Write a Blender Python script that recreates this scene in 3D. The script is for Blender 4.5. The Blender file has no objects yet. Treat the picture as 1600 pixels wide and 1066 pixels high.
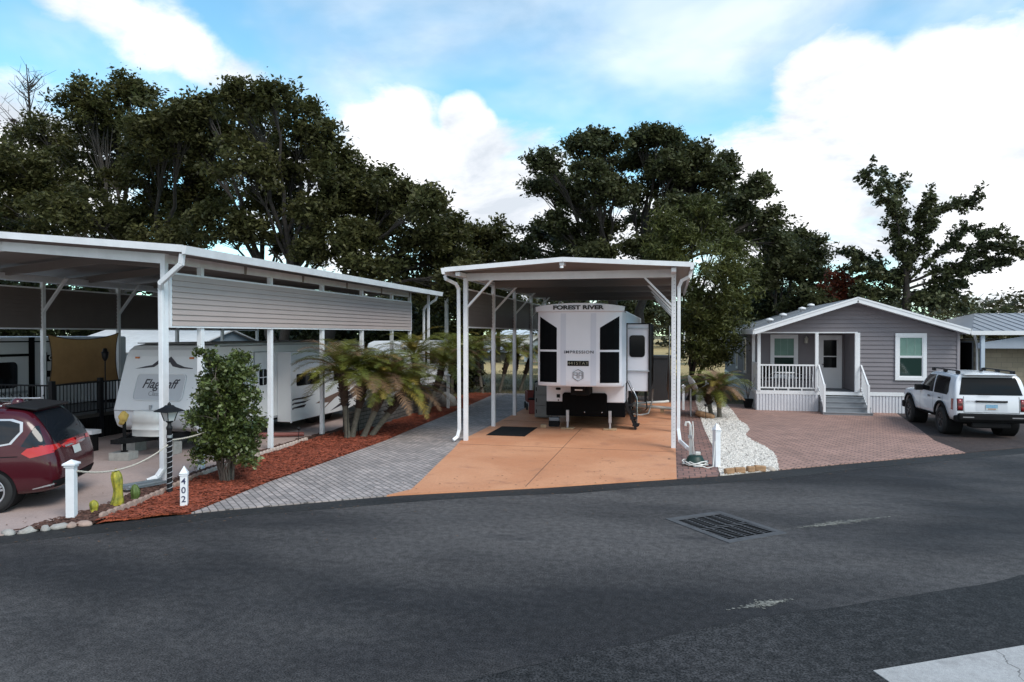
import bpy, bmesh, math, random
import numpy as np
from mathutils import Vector, Matrix, noise as mnoise
R = math.radians
C = bpy.context.scene.collection
scn = bpy.context.scene

# ------------------------------------------------------------------ camera
cam_d = bpy.data.cameras.new('camera'); cam = bpy.data.objects.new('camera', cam_d); C.objects.link(cam)
cam.location = (0, 0, 3.0)
cam.rotation_euler = (R(90 - 0.578), 0, math.atan(250 / 1090))
cam_d.sensor_width = 36.0; cam_d.lens = 36.0 * 1090 / 1600
cam_d.clip_start = 0.1; cam_d.clip_end = 3000
scn.camera = cam
scn.render.resolution_x = 1024; scn.render.resolution_y = 682

# ------------------------------------------------------------------ sky, sun, exposure
SUN_EL, SUN_AZ = R(48), R(128)          # azimuth from +Y towards +X (behind the camera, to the right)
world = bpy.data.worlds.new('World'); scn.world = world; world.use_nodes = True
wt = world.node_tree; wt.nodes.clear()
def wn(t, **k):
    n = wt.nodes.new(t)
    for a, b in k.items(): setattr(n, a, b)
    return n
def wl(a, b): wt.links.new(a, b)
out = wn('ShaderNodeOutputWorld'); bg = wn('ShaderNodeBackground'); bg.inputs['Strength'].default_value = 0.095
wl(bg.outputs[0], out.inputs[0])
sky = wn('ShaderNodeTexSky', sky_type='NISHITA', sun_disc=False)
sky.sun_elevation = SUN_EL; sky.sun_rotation = SUN_AZ; sky.ozone_density = 1.6; sky.air_density = 1.0; sky.dust_density = 0.3
geo = wn('ShaderNodeTexCoord')
def vmath(op, a, b=None):
    n = wn('ShaderNodeVectorMath', operation=op)
    for i, x in enumerate((a, b)):
        if x is None: continue
        if isinstance(x, (tuple, list)): n.inputs[i].default_value = x
        else: wl(x, n.inputs[i])
    return n
def fmath(op, a, b=None, c=None, clamp=False):
    n = wn('ShaderNodeMath', operation=op, use_clamp=clamp)
    for i, x in enumerate((a, b, c)):
        if x is None: continue
        if isinstance(x, (int, float)): n.inputs[i].default_value = x
        else: wl(x, n.inputs[i])
    return n.outputs[0]
dirv = vmath('NORMALIZE', geo.outputs['Generated']).outputs[0]
sep = wn('ShaderNodeSeparateXYZ'); wl(dirv, sep.inputs[0])
zz = fmath('ADD', fmath('MAXIMUM', sep.outputs[2], 0.0), 0.32)
comb = wn('ShaderNodeCombineXYZ')
wl(fmath('DIVIDE', sep.outputs[0], zz), comb.inputs[0]); wl(fmath('DIVIDE', sep.outputs[1], zz), comb.inputs[1])
wl(fmath('MULTIPLY', sep.outputs[2], 1.3), comb.inputs[2])
def wnoise(scale, detail, rough, dist=0.0, vec=None):
    n = wn('ShaderNodeTexNoise'); n.inputs['Scale'].default_value = scale; n.inputs['Detail'].default_value = detail
    n.inputs['Roughness'].default_value = rough; n.inputs['Distortion'].default_value = dist
    wl(vec or comb.outputs[0], n.inputs['Vector']); return n.outputs['Fac']
# banks of cloud at fixed bearings: (azimuth deg, elevation deg, angular size deg, weight)
BLOBS = [(-19, 14, 6.5, .42), (-14, 10, 8, .5), (-24, 17, 4.5, .42), (-16.5, 17.2, 2.4, .62), (-8, 7, 9, .5), (-28, 10, 9, .5), (-40, 20.5, 4.5, .40), (-34, 18.5, 4.5, .44), (-45, 23.5, 4, .42), (-47, 10, 9, .5),
         (-47, 26.5, 3.5, .30), (14, 11, 11, .6), (22, 16, 7, .4), (11, 19, 4.5, .35), (26, 7, 11, .5), (9.5, 26.5, 3, .6), (3, 8, 8, .4)]
cov = None
for az, el, sz, w in BLOBS:
    d = (math.sin(R(az)) * math.cos(R(el)), math.cos(R(az)) * math.cos(R(el)), math.sin(R(el)))
    dp = vmath('DOT_PRODUCT', dirv, d).outputs['Value']
    v = fmath('MULTIPLY_ADD', dp, 1.0 / (1 - math.cos(R(sz))), -math.cos(R(sz)) / (1 - math.cos(R(sz))))
    v = fmath('MULTIPLY', fmath('MAXIMUM', fmath('MINIMUM', v, 1.0), 0.0), w)
    cov = v if cov is None else fmath('ADD', cov, v)
cov = fmath('MINIMUM', cov, 0.75)
big = wnoise(3.0, 10, .60, .2); streak = wnoise(1.1, 5, .6, .4)
# cloud elsewhere in the sky (behind the camera) comes from the noise alone
back = fmath('MULTIPLY', fmath('MAXIMUM', fmath('MULTIPLY', sep.outputs[1], -1.0), 0.0), .5)
dens = fmath('ADD', fmath('ADD', cov, back), fmath('MULTIPLY', fmath('SUBTRACT', big, .5), 1.5))
mr = wn('ShaderNodeMapRange', interpolation_type='SMOOTHSTEP'); wl(dens, mr.inputs[0])
mr.inputs[1].default_value = .10; mr.inputs[2].default_value = .50
thin = wn('ShaderNodeMapRange', interpolation_type='SMOOTHSTEP'); wl(streak, thin.inputs[0])
thin.inputs[1].default_value = .42; thin.inputs[2].default_value = .78; thin.inputs[4].default_value = .7
cf = fmath('MAXIMUM', mr.outputs[0], thin.outputs[0])
tint = wn('ShaderNodeMix', data_type='RGBA', blend_type='MULTIPLY'); tint.inputs[0].default_value = 1.0
wl(sky.outputs[0], tint.inputs[6]); tint.inputs[7].default_value = (1.85, 2.65, 2.45, 1)
cshade = wn('ShaderNodeMix', data_type='RGBA'); cr = wn('ShaderNodeMapRange'); wl(wnoise(2.6, 7, .6, .3), cr.inputs[0]); cr.inputs[1].default_value = .36; cr.inputs[2].default_value = .60; wl(cr.outputs[0], cshade.inputs[0])
cshade.inputs[6].default_value = (7.4, 8.0, 8.8, 1); cshade.inputs[7].default_value = (13.0, 13.0, 13.2, 1)
mix = wn('ShaderNodeMix', data_type='RGBA'); wl(cf, mix.inputs[0]); wl(tint.outputs[2], mix.inputs[6]); wl(cshade.outputs[2], mix.inputs[7])
wl(mix.outputs[2], bg.inputs['Color'])

sun_d = bpy.data.lights.new('sun', 'SUN'); sun = bpy.data.objects.new('sun', sun_d); C.objects.link(sun)
sun_d.energy = 2.6; sun_d.angle = R(28); sun_d.color = (1.0, .95, .88)
sd = Vector((math.sin(SUN_AZ) * math.cos(SUN_EL), math.cos(SUN_AZ) * math.cos(SUN_EL), math.sin(SUN_EL)))
sun.rotation_euler = sd.to_track_quat('Z', 'Y').to_euler()
scn.view_settings.view_transform = 'Standard'; scn.view_settings.look = 'None'
scn.view_settings.exposure = 0.12; scn.view_settings.gamma = 1.0; scn.view_settings.use_curve_mapping = False
scn.render.engine = 'CYCLES'

# ------------------------------------------------------------------ materials
MATS = {}
def mat(name, col, rough=.6, metal=0.0, var=0.0, vscale=3.0, bump=0.0, bscale=40.0, col2=None, spec=.5, coat=0.0, stretch=None, alpha=1.0, trans=0.0, island=0.0):
    """plain painted / natural surface with two octaves of colour variation and optional bump"""
    if name in MATS: return MATS[name]
    m = bpy.data.materials.new(name); m.use_nodes = True; MATS[name] = m
    t = m.node_tree; b = t.nodes['Principled BSDF']
    b.inputs['Roughness'].default_value = rough; b.inputs['Metallic'].default_value = metal
    b.inputs['Specular IOR Level'].default_value = spec; b.inputs['Coat Weight'].default_value = coat
    b.inputs['Coat Roughness'].default_value = .05
    b.inputs['Base Color'].default_value = (*col, 1)
    tc = t.nodes.new('ShaderNodeTexCoord'); vec = tc.outputs['Object']
    if stretch:
        mp = t.nodes.new('ShaderNodeMapping'); mp.inputs['Scale'].default_value = stretch
        t.links.new(vec, mp.inputs[0]); vec = mp.outputs[0]
    src = None
    if var or col2:
        n = t.nodes.new('ShaderNodeTexNoise'); n.inputs['Scale'].default_value = vscale; n.inputs['Detail'].default_value = 6
        n.inputs['Roughness'].default_value = .65; t.links.new(vec, n.inputs['Vector'])
        mx = t.nodes.new('ShaderNodeMix'); mx.data_type = 'RGBA'
        r = t.nodes.new('ShaderNodeMapRange'); t.links.new(n.outputs['Fac'], r.inputs[0]); r.inputs[1].default_value = .3; r.inputs[2].default_value = .7
        t.links.new(r.outputs[0], mx.inputs[0])
        c2 = col2 or tuple(max(0, c * (1 + var)) for c in col); c1 = col if col2 else tuple(c * (1 - var) for c in col)
        mx.inputs[6].default_value = (*c1, 1); mx.inputs[7].default_value = (*c2, 1); src = mx.outputs[2]
    if island:
        g = t.nodes.new('ShaderNodeNewGeometry'); r2 = t.nodes.new('ShaderNodeMapRange'); t.links.new(g.outputs['Random Per Island'], r2.inputs[0])
        r2.inputs[3].default_value = 1 - island; r2.inputs[4].default_value = 1 + island
        m2 = t.nodes.new('ShaderNodeMix'); m2.data_type = 'RGBA'; m2.blend_type = 'MULTIPLY'; m2.inputs[0].default_value = 1
        if src: t.links.new(src, m2.inputs[6])
        else: m2.inputs[6].default_value = (*col, 1)
        t.links.new(r2.outputs[0], m2.inputs[7]); src = m2.outputs[2]
    if src: t.links.new(src, b.inputs['Base Color'])
    if bump:
        n2 = t.nodes.new('ShaderNodeTexNoise'); n2.inputs['Scale'].default_value = bscale; n2.inputs['Detail'].default_value = 5
        t.links.new(vec, n2.inputs['Vector']); bp = t.nodes.new('ShaderNodeBump'); bp.inputs['Strength'].default_value = bump
        bp.inputs['Distance'].default_value = .02
        t.links.new(n2.outputs['Fac'], bp.inputs['Height']); t.links.new(bp.outputs[0], b.inputs['Normal'])
    if alpha < 1: b.inputs['Alpha'].default_value = alpha
    if trans:
        tr = t.nodes.new('ShaderNodeBsdfTranslucent'); ms = t.nodes.new('ShaderNodeMixShader'); ms.inputs[0].default_value = trans
        if src: t.links.new(src, tr.inputs[0])
        else: tr.inputs[0].default_value = (*col, 1)
        o = t.nodes['Material Output']; t.links.new(b.outputs[0], ms.inputs[1]); t.links.new(tr.outputs[0], ms.inputs[2]); t.links.new(ms.outputs[0], o.inputs[0])
    return m

def brick_mat(name, c1, c2, mortar, bw, bh, gap=.006, rot=0.0, var=.25, rough=.8, plane='xy', bump=.5, stain=.35):
    m = bpy.data.materials.new(name); m.use_nodes = True; t = m.node_tree; b = t.nodes['Principled BSDF']; b.inputs['Roughness'].default_value = rough
    tc = t.nodes.new('ShaderNodeTexCoord'); mp = t.nodes.new('ShaderNodeMapping'); t.links.new(tc.outputs['Object'], mp.inputs[0])
    if plane == 'yz':
        s = t.nodes.new('ShaderNodeSeparateXYZ'); cb = t.nodes.new('ShaderNodeCombineXYZ'); t.links.new(tc.outputs['Object'], s.inputs[0])
        t.links.new(s.outputs[1], cb.inputs[0]); t.links.new(s.outputs[2], cb.inputs[1]); t.links.new(cb.outputs[0], mp.inputs[0])
    if plane == 'xz':
        s = t.nodes.new('ShaderNodeSeparateXYZ'); cb = t.nodes.new('ShaderNodeCombineXYZ'); t.links.new(tc.outputs['Object'], s.inputs[0])
        t.links.new(s.outputs[0], cb.inputs[0]); t.links.new(s.outputs[2], cb.inputs[1]); t.links.new(cb.outputs[0], mp.inputs[0])
    mp.inputs['Rotation'].default_value = (0, 0, rot)
    br = t.nodes.new('ShaderNodeTexBrick'); br.inputs['Scale'].default_value = 1; br.inputs['Brick Width'].default_value = bw; br.inputs['Row Height'].default_value = bh
    br.inputs['Mortar Size'].default_value = gap; br.inputs['Mortar Smooth'].default_value = .2; br.inputs['Color1'].default_value = (*c1, 1); br.inputs['Color2'].default_value = (*c2, 1); br.inputs['Mortar'].default_value = (*mortar, 1)
    t.links.new(mp.outputs[0], br.inputs['Vector'])
    n = t.nodes.new('ShaderNodeTexNoise'); n.inputs['Scale'].default_value = .9; n.inputs['Detail'].default_value = 7; n.inputs['Roughness'].default_value = .7; t.links.new(tc.outputs['Object'], n.inputs['Vector'])
    r = t.nodes.new('ShaderNodeMapRange'); t.links.new(n.outputs['Fac'], r.inputs[0]); r.inputs[1].default_value = .3; r.inputs[2].default_value = .72; r.inputs[3].default_value = 1 - stain; r.inputs[4].default_value = 1 + stain * .6
    n3 = t.nodes.new('ShaderNodeTexNoise'); n3.inputs['Scale'].default_value = 60; n3.inputs['Detail'].default_value = 3; t.links.new(tc.outputs['Object'], n3.inputs['Vector'])
    r3 = t.nodes.new('ShaderNodeMapRange'); t.links.new(n3.outputs['Fac'], r3.inputs[0]); r3.inputs[3].default_value = 1 - var; r3.inputs[4].default_value = 1 + var
    mu = t.nodes.new('ShaderNodeMath'); mu.operation = 'MULTIPLY'; t.links.new(r.outputs[0], mu.inputs[0]); t.links.new(r3.outputs[0], mu.inputs[1])
    mx = t.nodes.new('ShaderNodeMix'); mx.data_type = 'RGBA'; mx.blend_type = 'MULTIPLY'; mx.inputs[0].default_value = 1
    t.links.new(br.outputs['Color'], mx.inputs[6]); t.links.new(mu.outputs[0], mx.inputs[7]); t.links.new(mx.outputs[2], b.inputs['Base Color'])
    bp = t.nodes.new('ShaderNodeBump'); bp.inputs['Strength'].default_value = bump; bp.inputs['Distance'].default_value = .01; bp.invert = True
    t.links.new(br.outputs['Fac'], bp.inputs['Height']); t.links.new(bp.outputs[0], b.inputs['Normal'])
    return m

def ground_mat(name, cols, scales, speck=.2, speck_scale=180, rough=.9, bump=.3, bscale=120, stretch=(1, 1, 1), rotz=0, rough2=None, cracks=None):
    """layered ground: large patches between cols[0], cols[1], smaller blotches of cols[2], fine speckle"""
    m = bpy.data.materials.new(name); m.use_nodes = True; t = m.node_tree; b = t.nodes['Principled BSDF']; b.inputs['Roughness'].default_value = rough; b.inputs['Specular IOR Level'].default_value = .22
    L = t.links.new
    tc = t.nodes.new('ShaderNodeTexCoord'); mp = t.nodes.new('ShaderNodeMapping'); L(tc.outputs['Object'], mp.inputs[0]); mp.inputs['Scale'].default_value = stretch; mp.inputs['Rotation'].default_value = (0, 0, rotz)
    def nz(s, d, v, ro=.6, dist=0):
        n = t.nodes.new('ShaderNodeTexNoise'); n.inputs['Scale'].default_value = s; n.inputs['Detail'].default_value = d; n.inputs['Roughness'].default_value = ro; n.inputs['Distortion'].default_value = dist; L(v, n.inputs['Vector']); return n.outputs['Fac']
    def rg(x, a, bb, c=0, d=1):
        r = t.nodes.new('ShaderNodeMapRange'); r.interpolation_type = 'SMOOTHSTEP'; L(x, r.inputs[0]); r.inputs[1].default_value = a; r.inputs[2].default_value = bb; r.inputs[3].default_value = c; r.inputs[4].default_value = d; return r.outputs[0]
    def mx(f, a, bb, bt='MIX'):
        n = t.nodes.new('ShaderNodeMix'); n.data_type = 'RGBA'; n.blend_type = bt
        if isinstance(f, float): n.inputs[0].default_value = f
        else: L(f, n.inputs[0])
        for i, x in ((6, a), (7, bb)):
            if isinstance(x, tuple): n.inputs[i].default_value = (*x, 1)
            else: L(x, n.inputs[i])
        return n.outputs[2]
    c = mx(rg(nz(scales[0], 4, mp.outputs[0], .55, .3), .36, .64), cols[0], cols[1])
    c = mx(rg(nz(scales[1], 6, mp.outputs[0], .65), .55, .72), c, cols[2])
    sp = rg(nz(speck_scale, 2, tc.outputs['Object']), .3, .7, 1 - speck, 1 + speck)
    sp2 = rg(nz(speck_scale * .16, 3, tc.outputs['Object']), .3, .7, 1 - speck * .45, 1 + speck * .45)
    c = mx(1.0, c, sp, 'MULTIPLY'); c = mx(1.0, c, sp2, 'MULTIPLY')
    if cracks:
        v = t.nodes.new('ShaderNodeTexVoronoi'); v.feature = 'DISTANCE_TO_EDGE'; v.inputs['Scale'].default_value = cracks
        wv = t.nodes.new('ShaderNodeVectorMath'); wv.operation = 'ADD'
        nn = t.nodes.new('ShaderNodeTexNoise'); nn.inputs['Scale'].default_value = 1.1; nn.inputs['Detail'].default_value = 5; L(tc.outputs['Object'], nn.inputs['Vector'])
        L(tc.outputs['Object'], wv.inputs[0]); L(nn.outputs['Color'], wv.inputs[1]); L(wv.outputs[0], v.inputs['Vector'])
        c = mx(rg(v.outputs['Distance'], .0012, .004, 1, 0), c, tuple(x * .45 for x in cols[0]))
    L(c, b.inputs['Base Color'])
    bp = t.nodes.new('ShaderNodeBump'); bp.inputs['Strength'].default_value = bump; bp.inputs['Distance'].default_value = .01
    L(nz(bscale, 4, tc.outputs['Object']), bp.inputs['Height']); L(bp.outputs[0], b.inputs['Normal'])
    if rough2: L(rg(nz(scales[1], 3, mp.outputs[0]), .35, .65, rough, rough2), b.inputs['Roughness'])
    return m

white = mat('white_paint', (.74, .75, .78), .4, var=.09, vscale=2.2, bump=.05, bscale=20)
white_old = mat('weathered_white', (.62, .63, .66), .5, var=.12, vscale=2.5, bump=.08, bscale=25)
taupe = mat('taupe_siding', (.43, .35, .325), .5, var=.05, vscale=1.2)
black = mat('black_paint', (.010, .010, .012), .45, spec=.25)
black_matt = mat('black_matt', (.010, .010, .011), .85, var=.3, spec=.15)
glass_dark = mat('dark_glass', (.006, .007, .009), .08, spec=.22)
chrome = mat('chrome', (.62, .63, .65), .2, 1.0)
galv = mat('galvanised_metal', (.42, .44, .47), .42, .8, var=.15, vscale=6)
rubber = mat('tyre_rubber', (.014, .014, .015), .8, bump=.2, bscale=60)
concrete = mat('concrete_block', (.34, .33, .31), .9, var=.18, vscale=8, bump=.5, bscale=90)
wood = mat('bare_wood', (.36, .25, .15), .8, var=.25, vscale=9)
ink = mat('black_lettering', (.015, .015, .017), .5)

# ------------------------------------------------------------------ helpers
def tag(o, label=None, cat=None, group=None, kind=None):
    if label: o['label'] = label
    if cat: o['category'] = cat
    if group: o['group'] = group
    if kind: o['kind'] = kind
    return o
def thing(name, label, cat, loc, rz=0.0, group=None):
    o = bpy.data.objects.new(name, None); C.objects.link(o); o.location = loc; o.rotation_euler = (0, 0, rz); o.empty_display_size = .2
    return tag(o, label, cat, group)
def off(parent):
    while parent is not None and parent.parent is not None: parent = parent.parent
    return Vector(parent.location) if parent is not None else Vector((0, 0, 0))
def link(name, me, mats, parent=None, w=True):
    o = bpy.data.objects.new(name, me); C.objects.link(o)
    for m in (mats if isinstance(mats, (list, tuple)) else [mats]): me.materials.append(m)
    if parent is not None:
        o.parent = parent
        if w: me.transform(Matrix.Translation(-off(parent)))
    return o
def place(o, loc):
    """move a single-mesh thing's origin to loc (mesh is in world coordinates)"""
    o.data.transform(Matrix.Translation(-Vector(loc))); o.location = loc; return o
class MB:
    def __init__(s): s.v = []; s.f = []; s.m = []; s.sm = []
    def add(s, vs, fs, m=0, smooth=False):
        k = len(s.v); s.v += [tuple(p) for p in vs]; s.f += [tuple(i + k for i in f) for f in fs]; s.m += [m] * len(fs); s.sm += [smooth] * len(fs); return s
    def poly(s, pts, m=0): return s.add(pts, [tuple(range(len(pts)))], m)
    def box(s, x0, x1, y0, y1, z0, z1, m=0):
        v = [(x, y, z) for x in (x0, x1) for y in (y0, y1) for z in (z0, z1)]
        return s.add(v, [(0, 1, 3, 2), (4, 6, 7, 5), (0, 4, 5, 1), (2, 3, 7, 6), (0, 2, 6, 4), (1, 5, 7, 3)], m)
    def bar(s, p, q, w, h, up=(0, 0, 1), m=0):
        p, q = Vector(p), Vector(q); d = (q - p).normalized(); u = Vector(up)
        sx = d.cross(u)
        if sx.length < 1e-4: sx = d.cross(Vector((0, 1, 0)))
        sx.normalize(); u = sx.cross(d).normalized(); a = sx * w / 2; b = u * h / 2
        v = [p - a - b, p + a - b, p + a + b, p - a + b, q - a - b, q + a - b, q + a + b, q - a + b]
        return s.add(v, [(0, 3, 2, 1), (4, 5, 6, 7), (0, 1, 5, 4), (1, 2, 6, 5), (2, 3, 7, 6), (3, 0, 4, 7)], m)
    def tube(s, pts, r, n=8, m=0, cap=True):
        pts = [Vector(p) for p in pts]; rr = r if isinstance(r, (list, tuple)) else [r] * len(pts)
        vs = []; fs = []; ref = None
        for i, p in enumerate(pts):
            d = (pts[min(i + 1, len(pts) - 1)] - pts[max(i - 1, 0)])
            d = d.normalized() if d.length > 1e-9 else Vector((0, 0, 1))
            if ref is None: ref = d.orthogonal().normalized()
            ref = (ref - d * ref.dot(d)); ref = ref.normalized() if ref.length > 1e-6 else d.orthogonal().normalized()
            b = d.cross(ref)
            for k in range(n):
                a = 2 * math.pi * k / n; vs.append(p + (ref * math.cos(a) + b * math.sin(a)) * rr[i])
        for i in range(len(pts) - 1):
            for k in range(n):
                fs.append((i * n + k, i * n + (k + 1) % n, (i + 1) * n + (k + 1) % n, (i + 1) * n + k))
        s.add(vs, fs, m, True)
        if cap: s.add(vs[:n], [tuple(reversed(range(n)))], m); s.add(vs[-n:], [tuple(range(n))], m)
        return s
    def lathe(s, c, prof, n=16, m=0, axis='z', smooth=True):
        c = Vector(c); vs = []; fs = []
        for r, h in prof:
            for k in range(n):
                a = 2 * math.pi * k / n; x, y = r * math.cos(a), r * math.sin(a)
                vs.append(c + (Vector((x, y, h)) if axis == 'z' else Vector((x, h, y)) if axis == 'y' else Vector((h, x, y))))
        for i in range(len(prof) - 1):
            for k in range(n): fs.append((i * n + k, i * n + (k + 1) % n, (i + 1) * n + (k + 1) % n, (i + 1) * n + k))
        s.add(vs, fs, m, smooth)
        if prof[0][0] > 1e-5: s.add(vs[:n], [tuple(reversed(range(n)))], m)
        if prof[-1][0] > 1e-5: s.add(vs[-n:], [tuple(range(n))], m)
        return s
    def prism(s, poly, plane, a, b, m=0):
        f = {'xz': lambda u, v, w: (u, w, v), 'xy': lambda u, v, w: (u, v, w), 'yz': lambda u, v, w: (w, u, v)}[plane]
        n = len(poly); vs = [f(u, v, a) for u, v in poly] + [f(u, v, b) for u, v in poly]
        fs = [tuple(range(n)), tuple(reversed(range(n, 2 * n)))] + [(i, n + i, n + (i + 1) % n, (i + 1) % n) for i in range(n)]
        return s.add(vs, fs, m)
    def mesh(s, name='m'):
        me = bpy.data.meshes.new(name); me.from_pydata(s.v, [], s.f); me.polygons.foreach_set('material_index', s.m); me.polygons.foreach_set('use_smooth', s.sm); me.update()
        bm = bmesh.new(); bm.from_mesh(me); bmesh.ops.recalc_face_normals(bm, faces=bm.faces); bm.to_mesh(me); bm.free()
        return me
    def build(s, name, mats, parent=None, bevel=0, w=True, seg=2):
        o = link(name, s.mesh(name), mats, parent, w)
        if bevel:
            b = o.modifiers.new('bevel', 'BEVEL'); b.width = bevel; b.segments = seg; b.limit_method = 'ANGLE'; b.angle_limit = R(40); b.harden_normals = False
        return o
def rrect(x0, x1, z0, z1, r, n=5):
    pts = []
    for cx, cz, a0 in ((x1 - r, z1 - r, 0), (x0 + r, z1 - r, 90), (x0 + r, z0 + r, 180), (x1 - r, z0 + r, 270)):
        for k in range(n + 1):
            a = R(a0 + 90 * k / n); pts.append((cx + r * math.cos(a), cz + r * math.sin(a)))
    return pts
def text_mesh(body, size, bold=0.0, shear=0.0, sx=1.0, depth=.004, space=1.0, align='CENTER'):
    cu = bpy.data.curves.new('t', 'FONT'); cu.body = body; cu.size = size; cu.align_x = align; cu.align_y = 'CENTER'; cu.offset = bold; cu.shear = shear; cu.extrude = depth; cu.space_character = space
    o = bpy.data.objects.new('t', cu); C.objects.link(o); bpy.context.view_layer.update()
    me = bpy.data.meshes.new_from_object(o.evaluated_get(bpy.context.evaluated_depsgraph_get()))
    bpy.data.objects.remove(o); bpy.data.curves.remove(cu)
    me.transform(Matrix.Diagonal((sx, 1, 1, 1))); me.materials.clear(); return me
def lettering(name, body, size, loc, rot, m, parent, w=True, **k):
    """rot: 'front' faces -Y, 'right' faces +X, or a matrix"""
    me = text_mesh(body, size, **k)
    M = {'front': Matrix.Rotation(R(90), 4, 'X'), 'right': Matrix.Rotation(R(90), 4, 'Z') @ Matrix.Rotation(R(90), 4, 'X')}.get(rot, rot) if isinstance(rot, str) else rot
    me.transform(M); me.transform(Matrix.Translation(loc)); return link(name, me, m, parent, w)
def struct(name, poly, z0, z1, m):
    b = MB().prism(poly, 'xy', z0, z1); return tag(b.build(name, m), kind='structure')
def laps(b, p0, p1, z0, z1, lap, nrm, lean=.014, m=0, top=None):
    """horizontal lap siding from p0 to p1 (xy); top(t) may cut the upper edge"""
    n = max(1, round((z1 - z0) / lap)); h = (z1 - z0) / n; nx, ny = nrm
    for i in range(n):
        za, zb = z0 + i * h, z0 + (i + 1) * h; ts = (0.0, 1.0)
        def P(t, z, d): return (p0[0] + (p1[0] - p0[0]) * t + nx * d, p0[1] + (p1[1] - p0[1]) * t + ny * d, z)
        b.add([P(0, za, lean), P(1, za, lean), P(1, zb, .002), P(0, zb, .002)], [(0, 1, 2, 3)], m)
        b.add([P(0, za, lean), P(1, za, lean), P(1, za, .0), P(0, za, .0)], [(3, 2, 1, 0)], m)
    return b
# ------------------------------------------------------------------ ground, road, paving
EDGE = [(-30, -5.2), (-16, 4.1), (-9.71, 8.36), (-8.82, 9.2), (-7.57, 10.3), (-4.96, 12.09), (-2.42, 13.34), (0.9, 15.22), (2.34, 16.26), (9.04, 20.89), (22, 29.9), (42, 43.5)]
def edge_y(x):
    for (a, b), (c, d) in zip(EDGE, EDGE[1:]):
        if a <= x <= c: return b + (d - b) * (x - a) / (c - a)
def edge_pts(x0, x1, inset=0.0):
    return [(x0, edge_y(x0) + inset)] + [(a, b + inset) for a, b in EDGE if x0 < a < x1] + [(x1, edge_y(x1) + inset)]
dirt = ground_mat('dry_lawn', [(.085, .075, .035), (.13, .105, .055), (.06, .06, .028)], (.25, 1.1), .35, 30, .95, .6, 60)
b = MB().add([(-900, -300, -.03), (900, -300, -.03), (900, 1400, -.03), (-900, 1400, -.03)], [(0, 1, 2, 3)])
tag(b.build('ground', dirt), kind='structure')
straw = ground_mat('straw_field', [(.42, .31, .15), (.36, .27, .13), (.30, .25, .12)], (.08, .5), .25, 12, .95, .5, 30)
# a low rise of straw-coloured field behind the lots
vs = []; fs = []; nx, ny = 60, 24
for j in range(ny):
    for i in range(nx):
        x = -140 + 280 * i / (nx - 1); y = 52 + 190 * j / (ny - 1)
        h = -.02 + 1.6 * (1 - math.cos(min(1, max(0, (y - 56) / 110)) * math.pi)) / 2 * (.65 + .35 * math.sin(x * .03 + .6)) + .12 * mnoise.noise(Vector((x * .08, y * .08, 0)))
        if j == 0: h = -.025
        vs.append((x, y + (1.5 * math.sin(x * .21) if j == 0 else 0), h))
for j in range(ny - 1):
    for i in range(nx - 1): fs.append((j * nx + i, j * nx + i + 1, (j + 1) * nx + i + 1, (j + 1) * nx + i))
tag(MB().add(vs, fs, 0, True).build('field', straw), kind='structure')

asphalt = ground_mat('road_asphalt', [(.024, .0225, .024), (.088, .080, .078), (.044, .040, .041)], (.10, .42), .6, 60, .85, .55, 90, stretch=(1, 2.6, 1), rotz=-R(33), rough2=.74)
road_poly = [(x, y) for x, y in EDGE] + [(60, 30), (40, -40), (-40, -40)]
struct('road', road_poly, -.02, 0.0, asphalt)
# darker sealed strip along the lots, and a long seam
seal = ground_mat('sealed_asphalt', [(.019, .0185, .019), (.031, .030, .030), (.024, .0235, .024)], (.25, .9), .5, 75, .7, .5, 90, stretch=(1, 2.6, 1), rotz=-R(33))
u = Vector((.836, .549)); nrm = Vector((-.549, .836))
top = edge_pts(-16, 22, -.005); rng = random.Random(5)
low = [(x + .549 * w_, y - .836 * w_) for (x, y) in [(-16 + 38 * k / 30, edge_y(-16 + 38 * k / 30)) for k in range(31)] for w_ in [.55 + .35 * mnoise.noise(Vector((x * .35, 0, 3))) + .1 * mnoise.noise(Vector((x * 1.7, 0, 9)))]]
struct('road_edge_strip', top + low[::-1], 0.0, .004, seal)
# pale scuffs worn into the asphalt
scuff = ground_mat('worn_asphalt', [(.16, .155, .14), (.23, .22, .19), (.10, .10, .10)], (2, 6), .5, 90, .85, .4, 80)
def scuff_patch(cx, cy, L, W, seed):
    rg = random.Random(seed); b = MB()
    for k in range(int(520 * L)):
        s_, t_ = rg.gauss(0, .36) * L, rg.gauss(0, .42) * W; t_ *= 1 - min(.8, abs(s_) / L); x = cx + u.x * s_ + nrm.x * t_; y = cy + u.y * s_ + nrm.y * t_; r = rg.uniform(.004, .016)
        a0 = rg.random() * 6; b.poly([(x + r * (1.6 if True else 1) * math.cos(a0 + a) * rg.uniform(.6, 1.2) , y + r * math.sin(a0 + a) * rg.uniform(.6, 1.2), .0045 + .0001 * k % .001) for a in (0, 1.2, 2.5, 3.8, 5.0)])
    return tag(b.build('road_scuff', scuff), kind='structure')
scuff_patch(2.62, 11.95, 1.2, .12, 1); scuff_patch(1.0, 8.15, .45, .10, 2); rng = random.Random(8)
def wiggle(pl, w_, k=14):
    a = []; c = []
    for (x0, y0), (x1, y1) in zip(pl, pl[1:]):
        for i in range(k):
            t_ = i / k; x, y = x0 + (x1 - x0) * t_, y0 + (y1 - y0) * t_; d = .035 * mnoise.noise(Vector((x * 3, y * 3, 1))); ww = w_ * rng.uniform(.4, 1.2); a.append((x - .55 * (d + ww), y + .83 * (d + ww))); c.append((x - .55 * (d - ww), y + .83 * (d - ww)))
    return a, c
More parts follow.
